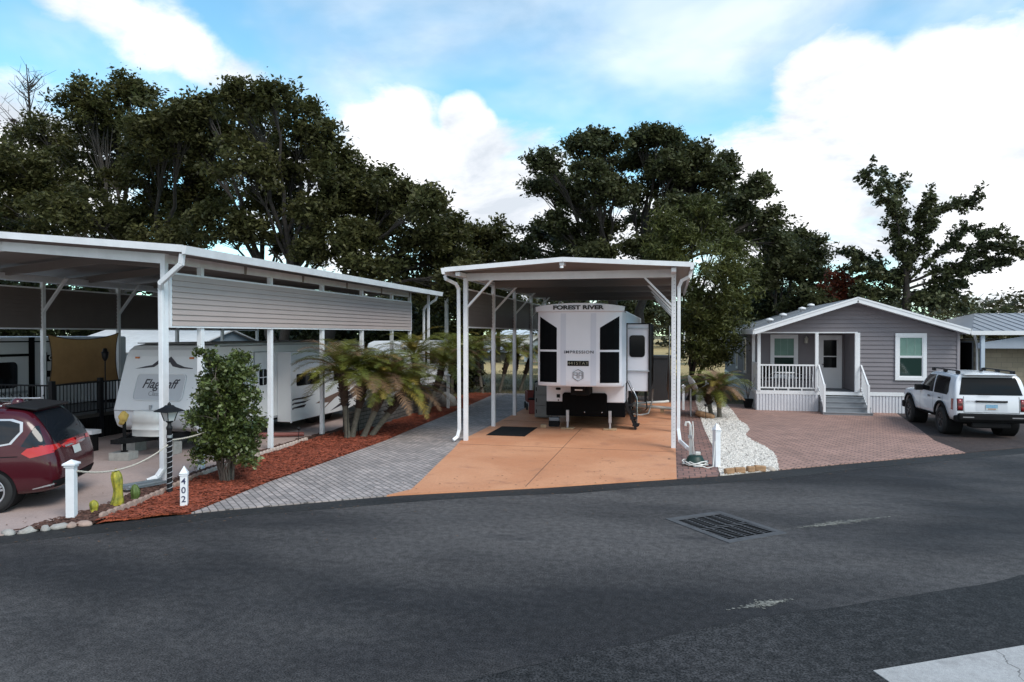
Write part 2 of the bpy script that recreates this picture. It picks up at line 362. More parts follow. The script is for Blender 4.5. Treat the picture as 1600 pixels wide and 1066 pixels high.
# older overlay with its ragged seam on the near side of the road
seam = [(-3.2, 4.55), (-1.0, 6.35), (.9, 7.75), (1.9, 8.3), (3.6, 9.35), (6.5, 11.4), (12, 15.0)]
sa, sc_ = wiggle(seam, .005)
struct('road_overlay', sa + [(14, 9), (4, -2), (-8, -3)], 0.0, .004, ground_mat('overlay_asphalt', [(.019, .0185, .0195), (.036, .034, .035), (.026, .0245, .025)], (.2, .7), .8, 50, .8, .5, 90))
crack_m = mat('crack_fill', (.010, .010, .011), .9)
b = MB(); b.add([(x, y, .0055) for x, y in sa + sc_], [(i, i + 1, len(sa) + i + 1, len(sa) + i) for i in range(len(sa) - 1)])
tag(b.build('road_seam', crack_m), kind='structure')

concrete_pale = ground_mat('apron_concrete', [(.33, .315, .31), (.40, .385, .38), (.27, .26, .255)], (.8, 3), .2, 150, .85, .4, 120, cracks=.55)
struct('concrete_apron', [(1.75, 6.73), (3.3, 7.6), (8.0, 10.69), (9.6, 8.2), (2.35, 5.3)], 0.0, .012, concrete_pale)

pink = ground_mat('pink_concrete', [(.36, .275, .25), (.42, .325, .30), (.28, .22, .20)], (.5, 1.6), .14, 160, .75, .25, 120, rough2=.6)
struct('concrete_pad', edge_pts(-26, -9.62, .01) + [(-9.57, 10.34), (-9.82, 11.25), (-9.93, 12.41), (-10.0, 13.5), (-10.22, 16.26), (-10.25, 19.13), (-10.1, 31), (-26, 31)], -.02, .02, pink)
orange = ground_mat('terracotta_concrete', [(.53, .235, .125), (.61, .295, .165), (.44, .20, .115)], (.45, 1.3), .12, 150, .7, .22, 100, rough2=.55)
ol = [(-5.12, edge_y(-5.12) + .01), (-4.86, 12.55), (-4.95, 13.3), (-5.2, 15.0), (-5.5, 17.2), (-5.74, 18.62), (-5.72, 24), (-5.72, 34)]
b = MB(); ycuts = [18.0, 23.2, 28.6]
struct('concrete_slab', edge_pts(-5.12, .1, .01) + [(.1, 34)] + ol[:0:-1], -.02, .03, orange)
jm = mat('joint_filler', (.16, .085, .05), .9)
b = MB(); b.box(-2.78, -2.765, edge_y(-2.77) + .1, 22.0, .03, .034)
for yc in ycuts[:2]: b.box(-5.6, .05, yc, yc + .014, .03, .0345)
tag(b.build('slab_joint', jm), kind='structure')
greypave = brick_mat('grey_pavers', (.42, .355, .335), (.285, .25, .24), (.095, .083, .078), .24, .12, .010, R(45), .3, .8, bump=.6, stain=.3)
struct('paver_driveway', edge_pts(-7.8, -5.12, .01)[:-1] + [(-5.12, edge_y(-5.12) + .01)] + ol[1:] + [(-8.6, 34), (-8.17, 26.53), (-7.97, 21.6), (-7.8, 18.15), (-7.84, 14.54), (-7.9, 12.56)], -.02, .024, greypave)
redpave = brick_mat('red_pavers', (.44, .255, .205), (.315, .185, .15), (.11, .075, .062), .26, .13, .014, R(33), .3, .8, bump=.6, stain=.22)
struct('brick_walk', edge_pts(.1, .98, .01) + [(1.04, 19.06), (.99, 22.87), (1.0, 28.63), (1.05, 36), (.1, 36)], -.02, .022, brick_mat('walk_pavers', (.29, .15, .12), (.20, .115, .10), (.07, .05, .045), .24, .24, .012, 0, .3, .8, bump=.6))
gl = [(2.30, edge_y(2.3) + .02), (2.42, 17.4), (2.50, 18.4), (2.40, 19.6), (2.18, 20.6), (2.12, 21.7), (2.36, 22.8), (2.40, 23.97), (2.26, 25.2), (2.29, 26.71), (2.27, 31), (2.2, 36)]
struct('house_driveway', edge_pts(2.30, 7.2, .01) + [(7.16, 21.6), (7.62, 24.5), (7.95, 26.83), (8.3, 29.2), (8.3, 31), (2.27, 31)] + gl[-3:0:-1], -.02, .02, redpave)
struct('asphalt_driveway', edge_pts(7.2, 20, .012) + [(20, 34), (8.3, 34), (8.3, 29.2), (7.95, 26.83), (7.62, 24.5), (7.16, 21.6)], -.02, .018, ground_mat('brown_asphalt', [(.040, .030, .029), (.062, .046, .043), (.03, .024, .024)], (.3, 1.2), .4, 90, .8, .5, 90))

# gravel bed: sheet plus loose stones
gravel = ground_mat('white_gravel', [(.50, .455, .41), (.60, .55, .50), (.37, .33, .29)], (1.2, 14), .5, 55, .9, 1.0, 60)
gpoly = [(1.0, edge_y(1.0) + .02), (2.30, edge_y(2.3) + .02)] + gl[1:-1] + [(2.2, 35), (1.05, 35), (1.0, 28.63), (.99, 22.87), (1.06, 19.06)]
struct('gravel_bed', gpoly, -.02, .022, gravel)
def inside(p, poly):
    x, y = p; c = False
    for (x0, y0), (x1, y1) in zip(poly, poly[1:] + poly[:1]):
        if (y0 > y) != (y1 > y) and x < (x1 - x0) * (y - y0) / (y1 - y0) + x0: c = not c
    return c
def scatter(poly, n, seed, dens=lambda x, y: 1):
    rg = random.Random(seed); xs = [p[0] for p in poly]; ys = [p[1] for p in poly]; o = []
    while len(o) < n:
        p = (rg.uniform(min(xs), max(xs)), rg.uniform(min(ys), max(ys)))
        if inside(p, poly) and rg.random() < dens(*p): o.append(p)
    return o
OCT_V = [(1, 0, 0), (-1, 0, 0), (0, 1, 0), (0, -1, 0), (0, 0, 1), (0, 0, -1)]; OCT_F = [(0, 2, 4), (2, 1, 4), (1, 3, 4), (3, 0, 4), (2, 0, 5), (1, 2, 5), (3, 1, 5), (0, 3, 5)]
def stones(name, pts, z, r0, r1, m, seed, squash=.6):
    rg = random.Random(seed); b = MB()
    for x, y in pts:
        r = rg.uniform(r0, r1); a = rg.random() * 6.3; ca, sa = math.cos(a), math.sin(a); e = rg.uniform(.6, 1.3)
        zc = z(x, y) if callable(z) else z
        b.add([(x + r * (vx * ca * e - vy * sa), y + r * (vx * sa * e + vy * ca), zc + r * vz * squash) for vx, vy, vz in OCT_V], OCT_F, 0)
    o = b.build(name, m); return tag(o, kind='stuff')
stone_m = mat('white_stone', (.54, .50, .455), .85, col2=(.68, .63, .58), vscale=30, island=.28)
o = stones('gravel_stones', scatter(gpoly, 9000, 3, lambda x, y: 1 if y < 22 else .45), .026, .016, .034, stone_m, 4)
tag(o, 'loose white stones covering the gravel strip beside the brick drive', 'gravel')
pebd = mat('dark_pebble', (.16, .13, .11), .9, island=.5)
o = stones('dark_pebbles', scatter(gpoly, 420, 13), .034, .012, .024, pebd, 14); tag(o, 'scattered dark pebbles and leaves among the white gravel', 'pebbles')

# mulch beds: mounded sheets with loose chips
B2 = [(-8.88, 9.25), (-9.03, 10.1), (-9.2, 11.07), (-9.53, 12.37), (-9.66, 13.6), (-9.74, 14.94), (-9.91, 17.67), (-9.75, 20.7), (-9.9, 24), (-10.0, 27), (-10, 34)]
B3 = [(-7.8, 10.12), (-7.9, 12.56), (-7.84, 14.54), (-7.8, 18.15), (-7.97, 21.6), (-8.17, 26.53), (-8.6, 34)]
B1 = [(-9.62, 8.5), (-9.57, 10.34), (-9.82, 11.25), (-9.93, 12.41), (-10.0, 13.5), (-10.22, 16.26), (-10.25, 19.13), (-10.1, 31)]
def mulch_z(x, y): return .045 + .035 * mnoise.noise(Vector((x * 2.2, y * 2.2, 0))) + .02 * mnoise.noise(Vector((x * 7, y * 7, 5)))
def bed(name, left, right, m):
    def at(pl, y):
        if y <= pl[0][1]: return pl[0][0]
        for (a, b_), (c, d) in zip(pl, pl[1:]):
            if b_ <= y <= d: return a + (c - a) * (y - b_) / (d - b_)
        return pl[-1][0]
    vs = []; fs = []; nu = 16; ys = []; y = max(left[0][1], 0)
    y0 = min(left[0][1], right[0][1]); y1 = min(left[-1][1], right[-1][1]); n = int((y1 - y0) / .12); 
    for j in range(n + 1):
        yy = y0 + (y1 - y0) * j / n
        for i in range(nu + 1):
            t_ = i / nu; x = at(left, yy) * (1 - t_) + at(right, yy) * t_
            # keep the bed behind the road edge
            y_ = max(yy, edge_y(x) + .03); e = min(1, min(t_, 1 - t_) * 6)
            vs.append((x, y_, mulch_z(x, y_) * (.35 + .65 * e) + (.0 if j else -.02)))
    for j in range(n):
        for i in range(nu): fs.append((j * (nu + 1) + i, j * (nu + 1) + i + 1, (j + 1) * (nu + 1) + i + 1, (j + 1) * (nu + 1) + i))
    return tag(MB().add(vs, fs, 0, True).build(name, m), kind='structure')
redm = ground_mat('red_mulch', [(.17, .038, .018), (.235, .058, .027), (.09, .022, .014)], (1.5, 9), .55, 45, .95, 1.0, 70)
darkm = ground_mat('dark_mulch', [(.055, .026, .02), (.085, .042, .03), (.03, .018, .015)], (1.5, 9), .55, 45, .95, 1.0, 70)
bed('red_mulch_bed', B2, B3, redm); bed('dark_mulch_bed', B1, B2, darkm)
def chips(name, poly, n, m, seed, label, zadd=.0):
    rg = random.Random(seed); b = MB()
    for x, y in scatter(poly, n, seed, lambda x, y: min(1, (13 / y) ** 2)):
        if y < edge_y(x) + .03: continue
        l, w_ = rg.uniform(.02, .055), rg.uniform(.008, .018); a = rg.random() * 6.3; tl = rg.uniform(-.4, .4); z = mulch_z(x, y) + rg.uniform(.002, .014)
        d = Vector((math.cos(a), math.sin(a), tl * .5)); e = Vector((-math.sin(a), math.cos(a), rg.uniform(-.6, .6))); c = Vector((x, y, z))
        b.add([c - d * l - e * w_, c + d * l - e * w_, c + d * l + e * w_, c - d * l + e * w_, c + Vector((0, 0, .012))], [(0, 1, 4), (1, 2, 4), (2, 3, 4), (3, 0, 4)])
    return tag(b.build(name, m), label, 'mulch', kind='stuff')
chips('red_mulch_chips', B2[:8] + B3[5::-1], 9000, mat('red_chip', (.21, .048, .024), .95, island=.5), 7, 'loose red wood chips of the planting bed along the grey pavers')
chips('dark_mulch_chips', B1[:7] + B2[6::-1], 3500, mat('dark_chip', (.08, .038, .028), .95, island=.5), 8, 'loose dark brown wood chips of the narrow bed under the left carport edge')

# scalloped edging bricks between the two mulch colours, edging stones at the road
edg = mat('edging_concrete', (.34, .24, .20), .9, var=.2, vscale=7, bump=.4)
edg2 = mat('pale_edging', (.50, .40, .35), .9, var=.15, vscale=7, bump=.4)
def edging(p, q, i, m, name='edging_brick', label=None, group=None, h=.10):
    p, q = Vector(p), Vector(q); d = (q - p); L = d.length; d.normalize(); n_ = Vector((-d.y, d.x))
    prof = [(-L / 2, 0), (L / 2, 0)] + [(L / 2 * math.cos(R(a)), .6 * h + .4 * h * math.sin(R(a))) for a in range(0, 181, 30)]
    c = (p + q) / 2; z = .03; v = [(c.x + d.x * s_ + n_.x * k, c.y + d.y * s_ + n_.y * k, z + zz_) for k in (-.03, .03) for s_, zz_ in prof]
    n = len(prof); b = MB().add(v, [tuple(range(n)), tuple(range(2 * n - 1, n - 1, -1))] + [(i_, n + i_, n + (i_ + 1) % n, (i_ + 1) % n) for i_ in range(n)])
    o = place(b.build(name, m, bevel=.004), (c.x, c.y, z)); return tag(o, label, 'edging', group)
def walk(pl, step):
    res = []; acc = 0; last = Vector(pl[0]); res.append(last.copy())
    for a, c in zip(pl, pl[1:]):
        a, c = Vector(a), Vector(c); L = (c - a).length; s_ = step - acc
        while s_ < L: res.append(a + (c - a) * s_ / L); s_ += step
        acc = L - (s_ - step)
    return res
pp = walk([(-8.93, 9.4)] + B2[1:7], .17)
for i, (p, q) in enumerate(zip(pp, pp[1:])):
    edging(p, p + (q - p) * .95, i, edg if p.y < 12.6 else edg2, label='small scalloped edging brick dividing the dark mulch from the red mulch' if p.y < 12.6 else 'pale edging brick along the red mulch bed behind the bush', group='scalloped bricks in front of the bush' if p.y < 12.6 else 'pale bricks behind the bush')
rock_m = mat('grey_rock', (.33, .31, .29), .95, var=.3, vscale=6, bump=.6, bscale=30)
def rock(x, y, sx, sy, sz, seed, m, name, label, group=None, z=.0):
    bm = bmesh.new(); bmesh.ops.create_icosphere(bm, subdivisions=2, radius=1)
    for v in bm.verts:
        k = 1 + .28 * mnoise.noise(v.co * 1.3 + Vector((seed * 7.1, 0, 0))); v.co = Vector((v.co.x * sx * k, v.co.y * sy * k, max(-.25, v.co.z) * sz * k))
    me = bpy.data.meshes.new(name); bm.to_mesh(me); bm.free(); me.polygons.foreach_set('use_smooth', [True] * len(me.polygons))
    o = link(name, me, m); o.location = (x, y, z + sz * .2); o.rotation_euler = (0, 0, seed * 1.3); return tag(o, label, 'stone', group)
for i, x in enumerate([-9.66, -9.48, -9.33, -9.2, -9.08, -8.96]):
    rock(x, edge_y(x) + .05, .11 + .03 * (i % 2), .07, .07, i, rock_m if i < 4 else edg, 'border_stone', 'low grey border stone between the mulch and the road near the white bollard', 'stones at the road in front of the bollard', .0)
log_m = mat('brown_sandstone', (.34, .20, .11), .95, var=.35, vscale=8, bump=.6, bscale=30)
for i, (x, w_) in enumerate([(1.2, .12), (1.42, .13), (1.66, .10), (1.86, .14)]):
    o = MB().box(-w_, w_, -.05, .05, 0, .13).build('edging_stone', log_m, bevel=.025); o.location = (x, edge_y(x) + .07, .01); o.rotation_euler = (.05 * (i - 2), .04 * i, math.atan2(.62, .9) + .07 * (-1) ** i)
    tag(o, ['brown sandstone block nearest the white post at the gravel tip', 'second brown sandstone block edging the white gravel at the road', 'small brown sandstone block third from the white post', 'longest brown sandstone block at the right of the gravel edge'][i], 'stone', 'sandstone blocks holding the gravel')
rock(2.12, edge_y(2.12) + .1, .13, .08, .07, 9, mat('pale_rock', (.45, .38, .32), .95, var=.2), 'edging_stone', 'flat pale stone at the far right end of the gravel edge', 'sandstone blocks holding the gravel')

# storm drain grate
g = thing('storm_drain', 'rectangular cast iron storm drain grate set in a concrete collar in the road', 'drain', (.80, 11.32, 0), math.atan2(-1.26, 1.65))
# local x along one side, y along the other; real corners of the collar in the road
g.rotation_euler = (0, 0, math.atan2(.71, .89))
b = MB(); a_, c_ = .57, .73
b.box(-a_, a_, -c_, -c_ + .13, .0, .012); b.box(-a_, a_, c_ - .13, c_, 0, .012); b.box(-a_, -a_ + .1, -c_ + .13, c_ - .13, 0, .012); b.box(a_ - .1, a_, -c_ + .13, c_ - .13, 0, .012)
b.build('collar', mat('collar_concrete', (.070, .069, .074), .85, var=.3, vscale=5, bump=.4), g, w=False)
b = MB().box(-a_ + .1, a_ - .1, -c_ + .13, c_ - .13, .0005, .003); b.build('pit', mat('pit_black', (.002, .002, .002), 1.0, spec=.0), g, w=False)
b = MB(); W, H = a_ - .1, c_ - .13
for s_ in (0, 1):
    y0, y1 = (-H, -.02) if s_ == 0 else (.02, H)
    b.box(-W, W, y0, y0 + .03, .003, .006); b.box(-W, W, y1 - .03, y1, .003, .006); b.box(-W, -W + .03, y0 + .03, y1 - .03, .003, .006); b.box(W - .03, W, y0 + .03, y1 - .03, .003, .006)
    for k in range(1, 5): x = -W + 2 * W * k / 5; b.box(x - .012, x + .012, y0 + .03, y1 - .03, .003, .0055)
    for k in range(1, 8): y = y0 + .03 + (y1 - y0 - .06) * k / 8; b.box(-W + .03, W - .03, y - .007, y + .007, .003, .005)
b.build('grate', mat('cast_iron', (.075, .075, .08), .8, 0, spec=.2, var=.3, vscale=12), g, w=False)

# dead leaves blown over the paving and the road edge
rgl = random.Random(17); b = MB()
for k in range(900):
    x = rgl.uniform(-12, 8); y = edge_y(x) + (rgl.expovariate(1 / 1.2) - 1.0 if rgl.random() < .55 else rgl.uniform(-3.5, 12)); a = rgl.random() * 6.3; r = rgl.uniform(.012, .03)
    if -9.8 < x < -7.8 and y > edge_y(x): continue
    z = .036 if y > edge_y(x) else .007
    b.poly([(x + r * math.cos(a), y + r * math.sin(a), z + rgl.uniform(0, .01)), (x + .45 * r * math.cos(a + 1.6), y + .45 * r * math.sin(a + 1.6), z), (x - r * math.cos(a), y - r * math.sin(a), z + rgl.uniform(0, .01)), (x - .45 * r * math.cos(a + 1.6), y - .45 * r * math.sin(a + 1.6), z)])
o = b.build('fallen_leaves', mat('dead_leaf', (.10, .055, .03), .8, island=.6)); tag(o, 'dry brown leaves scattered over the paving and road edge', 'leaves', kind='stuff')
# ------------------------------------------------------------------ carports
sheet = mat('roof_sheet_white', (.66, .67, .70), .45, var=.06, vscale=.8)
soffit_m = mat('soffit_shaded', (.24, .215, .20), .6, var=.06, vscale=.8)  # white metal with the under-roof shade darkened into its colour
def post(b_parent, x, y, z1, s=.1, name='post', z0=.0, m=None):
    b = MB().box(x - s / 2, x + s / 2, y - s / 2, y + s / 2, z0, z1)
    o = b.build(name, m or white, b_parent, bevel=.006)
    return o
def roof(root, x0, x1, y0, y1, ze, zr, th=.14):
    xm = (x0 + x1) / 2; t = .05
    b = MB()
    # two roof pans with raised ribs on top
    for xa, xb, za, zb in ((x0, xm, ze, zr), (xm, x1, zr, ze)):
        b.add([(xa, y0, za), (xb, y0, zb), (xb, y1, zb), (xa, y1, za), (xa, y0, za + t), (xb, y0, zb + t), (xb, y1, zb + t), (xa, y1, za + t)],
              [(0, 1, 2, 3), (7, 6, 5, 4), (0, 4, 5, 1), (3, 2, 6, 7), (0, 3, 7, 4), (1, 5, 6, 2)])
        n = int((y1 - y0) / .61)
        for k in range(n + 1):
            y = y0 + .03 + (y1 - y0 - .06) * k / n
            b.bar((xa, y, za + t + .018), (xb, y, zb + t + .018), .03, .034)
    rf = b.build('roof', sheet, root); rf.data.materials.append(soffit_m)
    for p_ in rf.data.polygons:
        if p_.normal.z < -.9 and p_.area > 1: p_.material_index = 1  # underside faces get the shade-darkened colour
    for yy in (y0 - .02, y1 + .02):
        b = MB(); b.bar((x0, yy, ze + t - th / 2 + .04), (xm, yy, zr + t - th / 2 + .04), .04, th); b.bar((xm, yy, zr + t - th / 2 + .04), (x1, yy, ze + t - th / 2 + .04), .04, th); b.build('fascia', white, rf)
    for xx, s_ in ((x0, -1), (x1, 1)):
        b = MB(); xo = xx + s_ * .11
        b.add([(xx, y0 - .04, ze + t + .03), (xx, y0 - .04, ze - .09), (xx + s_ * .07, y0 - .04, ze - .09), (xo, y0 - .04, ze + t + .02),
               (xx, y1 + .04, ze + t + .03), (xx, y1 + .04, ze - .09), (xx + s_ * .07, y1 + .04, ze - .09), (xo, y1 + .04, ze + t + .02)],
              [(0, 1, 2, 3), (4, 7, 6, 5), (1, 5, 6, 2), (2, 6, 7, 3), (0, 4, 5, 1)])
        b.build('gutter', white, rf)
    return rf
def siding_panel(root, x, y0, y1, z0, z1, out):
    b = MB(); n = (out, 0)
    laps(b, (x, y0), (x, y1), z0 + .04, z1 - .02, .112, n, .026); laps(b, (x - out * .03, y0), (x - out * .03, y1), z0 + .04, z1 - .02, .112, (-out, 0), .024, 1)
    p = b.build('siding_panel', [taupe, mat('taupe_siding_shaded', (.135, .108, .10), .6, var=.06)], root)  # inner face: same taupe siding, its shade put into a darker colour
    b = MB(); xa = x - out * .015
    b.box(xa - .03, xa + .03, y0, y1, z0, z0 + .04); b.box(xa - .03, xa + .03, y0, y1, z1 - .02, z1 + .02); b.box(xa - .03, xa + .03, y1, y1 + .05, z0, z1 + .02); b.box(xa - .03, xa + .03, y0 - .05, y0, z0, z1 + .02)
    b.build('trim', white, p)
    return p
def brace(root, x, y, dx, z, run, rise):
    b = MB().bar((x, y, z - rise), (x + dx * run, y, z), .05, .09, (0, 1, 0)); return b.build('brace', white, root)
def elbow_pipe(pts, r, n=8): return MB().tube(pts, r, n)
def downspout(root, pts, w_=.09, d=.07, m=None):
    b = MB()
    for p, q in zip(pts, pts[1:]):
        b.bar(p, q, w_, d, (0, 1, 0))
    for p in pts[1:-1]: b.tube([Vector(p) + Vector((0, -.036, 0)), Vector(p) + Vector((0, .036, 0))], w_ * .52, 12)
    return b.build('downspout', m or white, root, bevel=.012)

# left carport
lc = thing('carport', 'wide white metal carport with a taupe siding panel over the white travel trailer at left', 'carport', (-13.65, 19, 0))
XR, XL = -10.1, -17.2
roof(lc, -18.9, -9.38, 11.95, 27.6, 4.66, 5.10)
PY = [12.3, 13.42, 16.14, 18.87, 21.58, 24.14, 25.95]
for i, y in enumerate(PY): post(lc, XR, y, 4.6, .11)
for y in (10.95 + 2.47, 16.14, 18.87, 21.58, 24.14, 26.5): post(lc, XL, y, 4.6, .10)
post(lc, -9.8, 27.3, 4.6, .09)
for y in (12.3, 15.0, 17.7, 20.4, 23.1, 25.8):
    b = MB(); b.bar((-18.3, y, 4.55), (-14.14, y, 4.90), .10, .2); b.bar((-14.14, y, 4.90), (XR + .06, y, 4.53), .10, .2); b.build('beam', soffit_m if y > 13 else white, lc)  # beams behind the front one: white with shade put into the colour
b = MB().box(XR - .05, XR + .05, 12.36, 26.0, 4.45, 4.62); b.build('eave_beam', white, lc)
b = MB().box(XL - .065, XL + .065, 12.36, 26.6, 4.45, 4.62); b.build('eave_beam', white, lc)
for y in (13.42, 16.14, 18.87, 21.58): brace(lc, XL, y, 1, 4.55, .8, .95)
siding_panel(lc, XR + .07, 12.42, 25.92, 3.13, 4.25, 1)
siding_panel(lc, XL - .05, 11.2, 26.5, 3.13, 4.28, -1)
downspout(lc, [(-9.42, 11.98, 4.58), (-9.46, 11.99, 4.38), (-9.98, 12.06, 4.03), (-10.07, 12.17, 3.9), (-10.07, 12.19, .26), (-10.09, 12.05, .12), (-10.16, 11.86, .07)], .10, .08)
downspout(lc, [(-9.42, 27.3, 4.58), (-9.5, 27.3, 4.4), (-9.9, 27.3, 4.15), (-10.0, 27.3, 4.0), (-10.0, 27.3, .2)])
sp = MB().prism([(-.14, -.5), (.14, -.5), (.19, .45), (-.19, .45)], 'xy', 0, .03); sp.box(-.17, -.13, -.48, .44, .03, .07); sp.box(.13, .17, -.48, .44, .03, .07)
o = sp.build('splash_block', galv, bevel=.008); o.location = (-9.95, 11.6, .055); o.rotation_euler = (R(-2), 0, R(-14)); tag(o, 'grey splash pan lying under the left carport downspout', 'splash block')

# middle carport
mc = thing('carport', 'tall white gabled carport sheltering the fifth wheel on the terracotta slab', 'carport', (-2.78, 24, 0))
roof(mc, -5.93, .44, 17.82, 31.6, 4.69, 4.89, .12)
MY = [18.66, 21.75, 24.83, 27.92, 31.0]
for y in MY: post(mc, -5.6, y, 4.55, .115)
for y in MY: post(mc, .04, y, 4.55, .115)
# row of punched holes up the front of the right hand post
b = MB()
for k in range(46): z = .2 + k * .095; b.lathe((.055, 18.66 - .0595, z), [(0, -.001), (.009, -.001)], 6, axis='y', smooth=False)
b.build('hole_strip', mat('hole_dark', (.12, .12, .14), .8), mc)
for y in MY:
    b = MB(); b.box(-5.545, -.02, y - .05, y + .05, 4.48, 4.68); b.build('beam', white if y < 19 else soffit_m, mc)  # only the front beam stays white, deeper ones are coloured as shaded
b = MB()
for y in MY[:-1]: pass
for s_, x in ((1, -5.6), (-1, .04)):
    b = MB().box(x - .06, x + .06, 17.9, 31.5, 4.56, 4.66); b.build('eave_beam', white, mc)
    for y in MY: brace(mc, x, y, s_, 4.52, .78, .82)
b = MB().box(-2.84, -2.72, 17.86, 18.2, 4.78, 4.88); b.tube([(-2.78, 17.84, 4.76), (-2.78, 17.84, 4.70)], .05, 10); b.build('ridge_light', white, mc)
siding_panel(mc, -5.67, 18.9, 31.0, 3.17, 4.26, -1)
downspout(mc, [(-6.06, 18.2, 4.6), (-6.02, 18.2, 4.5), (-5.80, 18.4, 4.38), (-5.76, 18.5, 4.25), (-5.75, 18.52, .35), (-5.78, 18.45, .16), (-5.86, 18.3, .08)], .09, .07)
downspout(mc, [(.47, 18.2, 4.6), (.44, 18.2, 4.46), (.24, 18.3, 4.36), (.17, 18.35, 4.2), (.165, 18.38, .55), (.2, 17.9, .33), (.36, 17.35, .26), (.44, 17.05, .24)], .085, .07)

# ------------------------------------------------------------------ grey house on the right
HX0, HX1, HY, HYB = 3.25, 10.32, 28.8, 45.5
siding = mat('grey_siding', (.205, .19, .205), .7, spec=.2, var=.05, vscale=1.0)
skirt = mat('white_skirting', (.62, .63, .67), .5, var=.05, vscale=2)
shingle = brick_mat('grey_shingles', (.24, .255, .275), (.18, .19, .21), (.09, .095, .10), .3, .14, .006, 0, .3, .9, bump=.5)
trimw = mat('house_trim', (.73, .74, .76), .45, var=.03)
h = thing('house', 'single storey grey sided house with white trim and a front porch', 'house', (6.8, 33, 0))
PX1, PYB, ZF, ZT = 6.86, 30.8, .78, 3.05      # porch right side, back wall, floor, siding top
zr_, xr_ = 4.22, 6.75
def gable_top(x): return ZT + (zr_ - ZT) * (1 - abs(x - xr_) / (xr_ - HX0 + .1)) 
b = MB()
laps(b, (PX1 + .08, HY), (HX1, HY), .80, 3.08, .165, (0, -1), .034)
# gable above, lap by lap, cut by the roof slope
n = 7; hh = (zr_ - 3.08) / n
for i in range(n):
    za, zb = 3.08 + i * hh, 3.08 + (i + 1) * hh
    def lim(z): t_ = (z - 3.0) / (zr_ + .02 - 3.0); return xr_ - (xr_ - HX0) * (1 - t_), xr_ + (HX1 - xr_) * (1 - t_)
    (a0, a1), (b0, b1) = lim(za), lim(zb)
    b.add([(max(a0, HX0), HY - .034, za), (min(a1, HX1), HY - .034, za), (b1, HY - .002, zb), (b0, HY - .002, zb)], [(0, 1, 2, 3)])
    b.add([(max(a0, HX0), HY - .034, za), (min(a1, HX1), HY - .034, za), (min(a1, HX1), HY, za), (max(a0, HX0), HY, za)], [(3, 2, 1, 0)])
laps(b, (HX0, PYB), (HX0, HYB), .80, 3.15, .165, (-1, 0), .03)         # left side behind the porch
laps(b, (HX1, HY), (HX1, HYB), .80, 3.1, .175, (1, 0), .018)
laps(b, (HX0, PYB), (PX1, PYB), .80, 3.1, .175, (0, -1), .018)          # porch back wall
laps(b, (PX1, HY), (PX1, PYB), .80, 3.1, .175, (-1, 0), .018)           # porch right wall
b.box(HX0 + .02, HX1 - .02, HYB - .1, HYB, .1, 3.1)
wall = b.build('wall', siding, h)
b = MB(); b.box(HX1 - .06, HX1 + .03, HY - .05, HY + .06, .78, 3.1); b.build('corner_post', mat('corner_grey', (.27, .25, .27), .5), h); b = MB(); b.box(PX1 - .02, PX1 + .10, HY - .05, HY + .10, .80, 3.05); b.build('corner_trim', trimw, wall)
b = MB(); b.box(HX0 + .02, PX1, HY, PYB, 3.06, 3.10); b.build('porch_ceiling', trimw, h)
b = MB(); b.box(HX0 - .02, PX1 + .02, HY - .03, HY + .08, 3.03, 3.10); b.build('porch_header', trimw, h)
b = MB(); b.box(HX0 + .02, PX1 - .01, HY - .02, PYB - .02, ZF - .06, ZF); b.build('porch_floor', mat('deck_grey', (.16, .17, .19), .7, var=.15), h)
# skirting with vertical ribs
b = MB()
def ribs(p, q, nrm_):
    p, q = Vector((*p, 0)), Vector((*q, 0)); L = (q - p).length; n = int(L / .11); d = (q - p) / L; nn = Vector((*nrm_, 0))
    for k in range(n):
        s0, s1 = L * k / n, L * (k + .62) / n
        a, c = p + d * s0 + nn * .03, p + d * s1 + nn * .03; e = p + d * (L * (k + 1) / n)
        b.add([a, c, c + Vector((0, 0, .68)), a + Vector((0, 0, .68))], [(0, 1, 2, 3)]); b.add([c, c - nn * .03, c - nn * .03 + Vector((0, 0, .68)), c + Vector((0, 0, .68))], [(0, 1, 2, 3)])
        c2 = c - nn * .03; b.add([c2, e, e + Vector((0, 0, .68)), c2 + Vector((0, 0, .68))], [(0, 1, 2, 3)]); b.add([e, e + nn * .03, e + nn * .03 + Vector((0, 0, .68)), e + Vector((0, 0, .68))], [(0, 1, 2, 3)])
ribs((HX0, HY - .0), (5.5, HY), (0, -1)); ribs((7.1, HY), (HX1, HY), (0, -1)); ribs((HX0, HYB), (HX0, HY), (-1, 0)); ribs((HX1, HY), (HX1, HYB), (1, 0))
sk = b.build('skirting', skirt, h)
b = MB(); b.box(HX0 - .03, 5.52, HY - .035, HY + .05, .66, .80); b.box(5.52, 7.12, HY - .03, HY + .05, .66, .785); b.box(7.12, HX1 + .03, HY - .05, HY + .05, .66, .80); b.box(HX0 - .04, HX0 + .05, HY + .05, HYB, .66, .80); b.build('skirting_rail', trimw, sk)
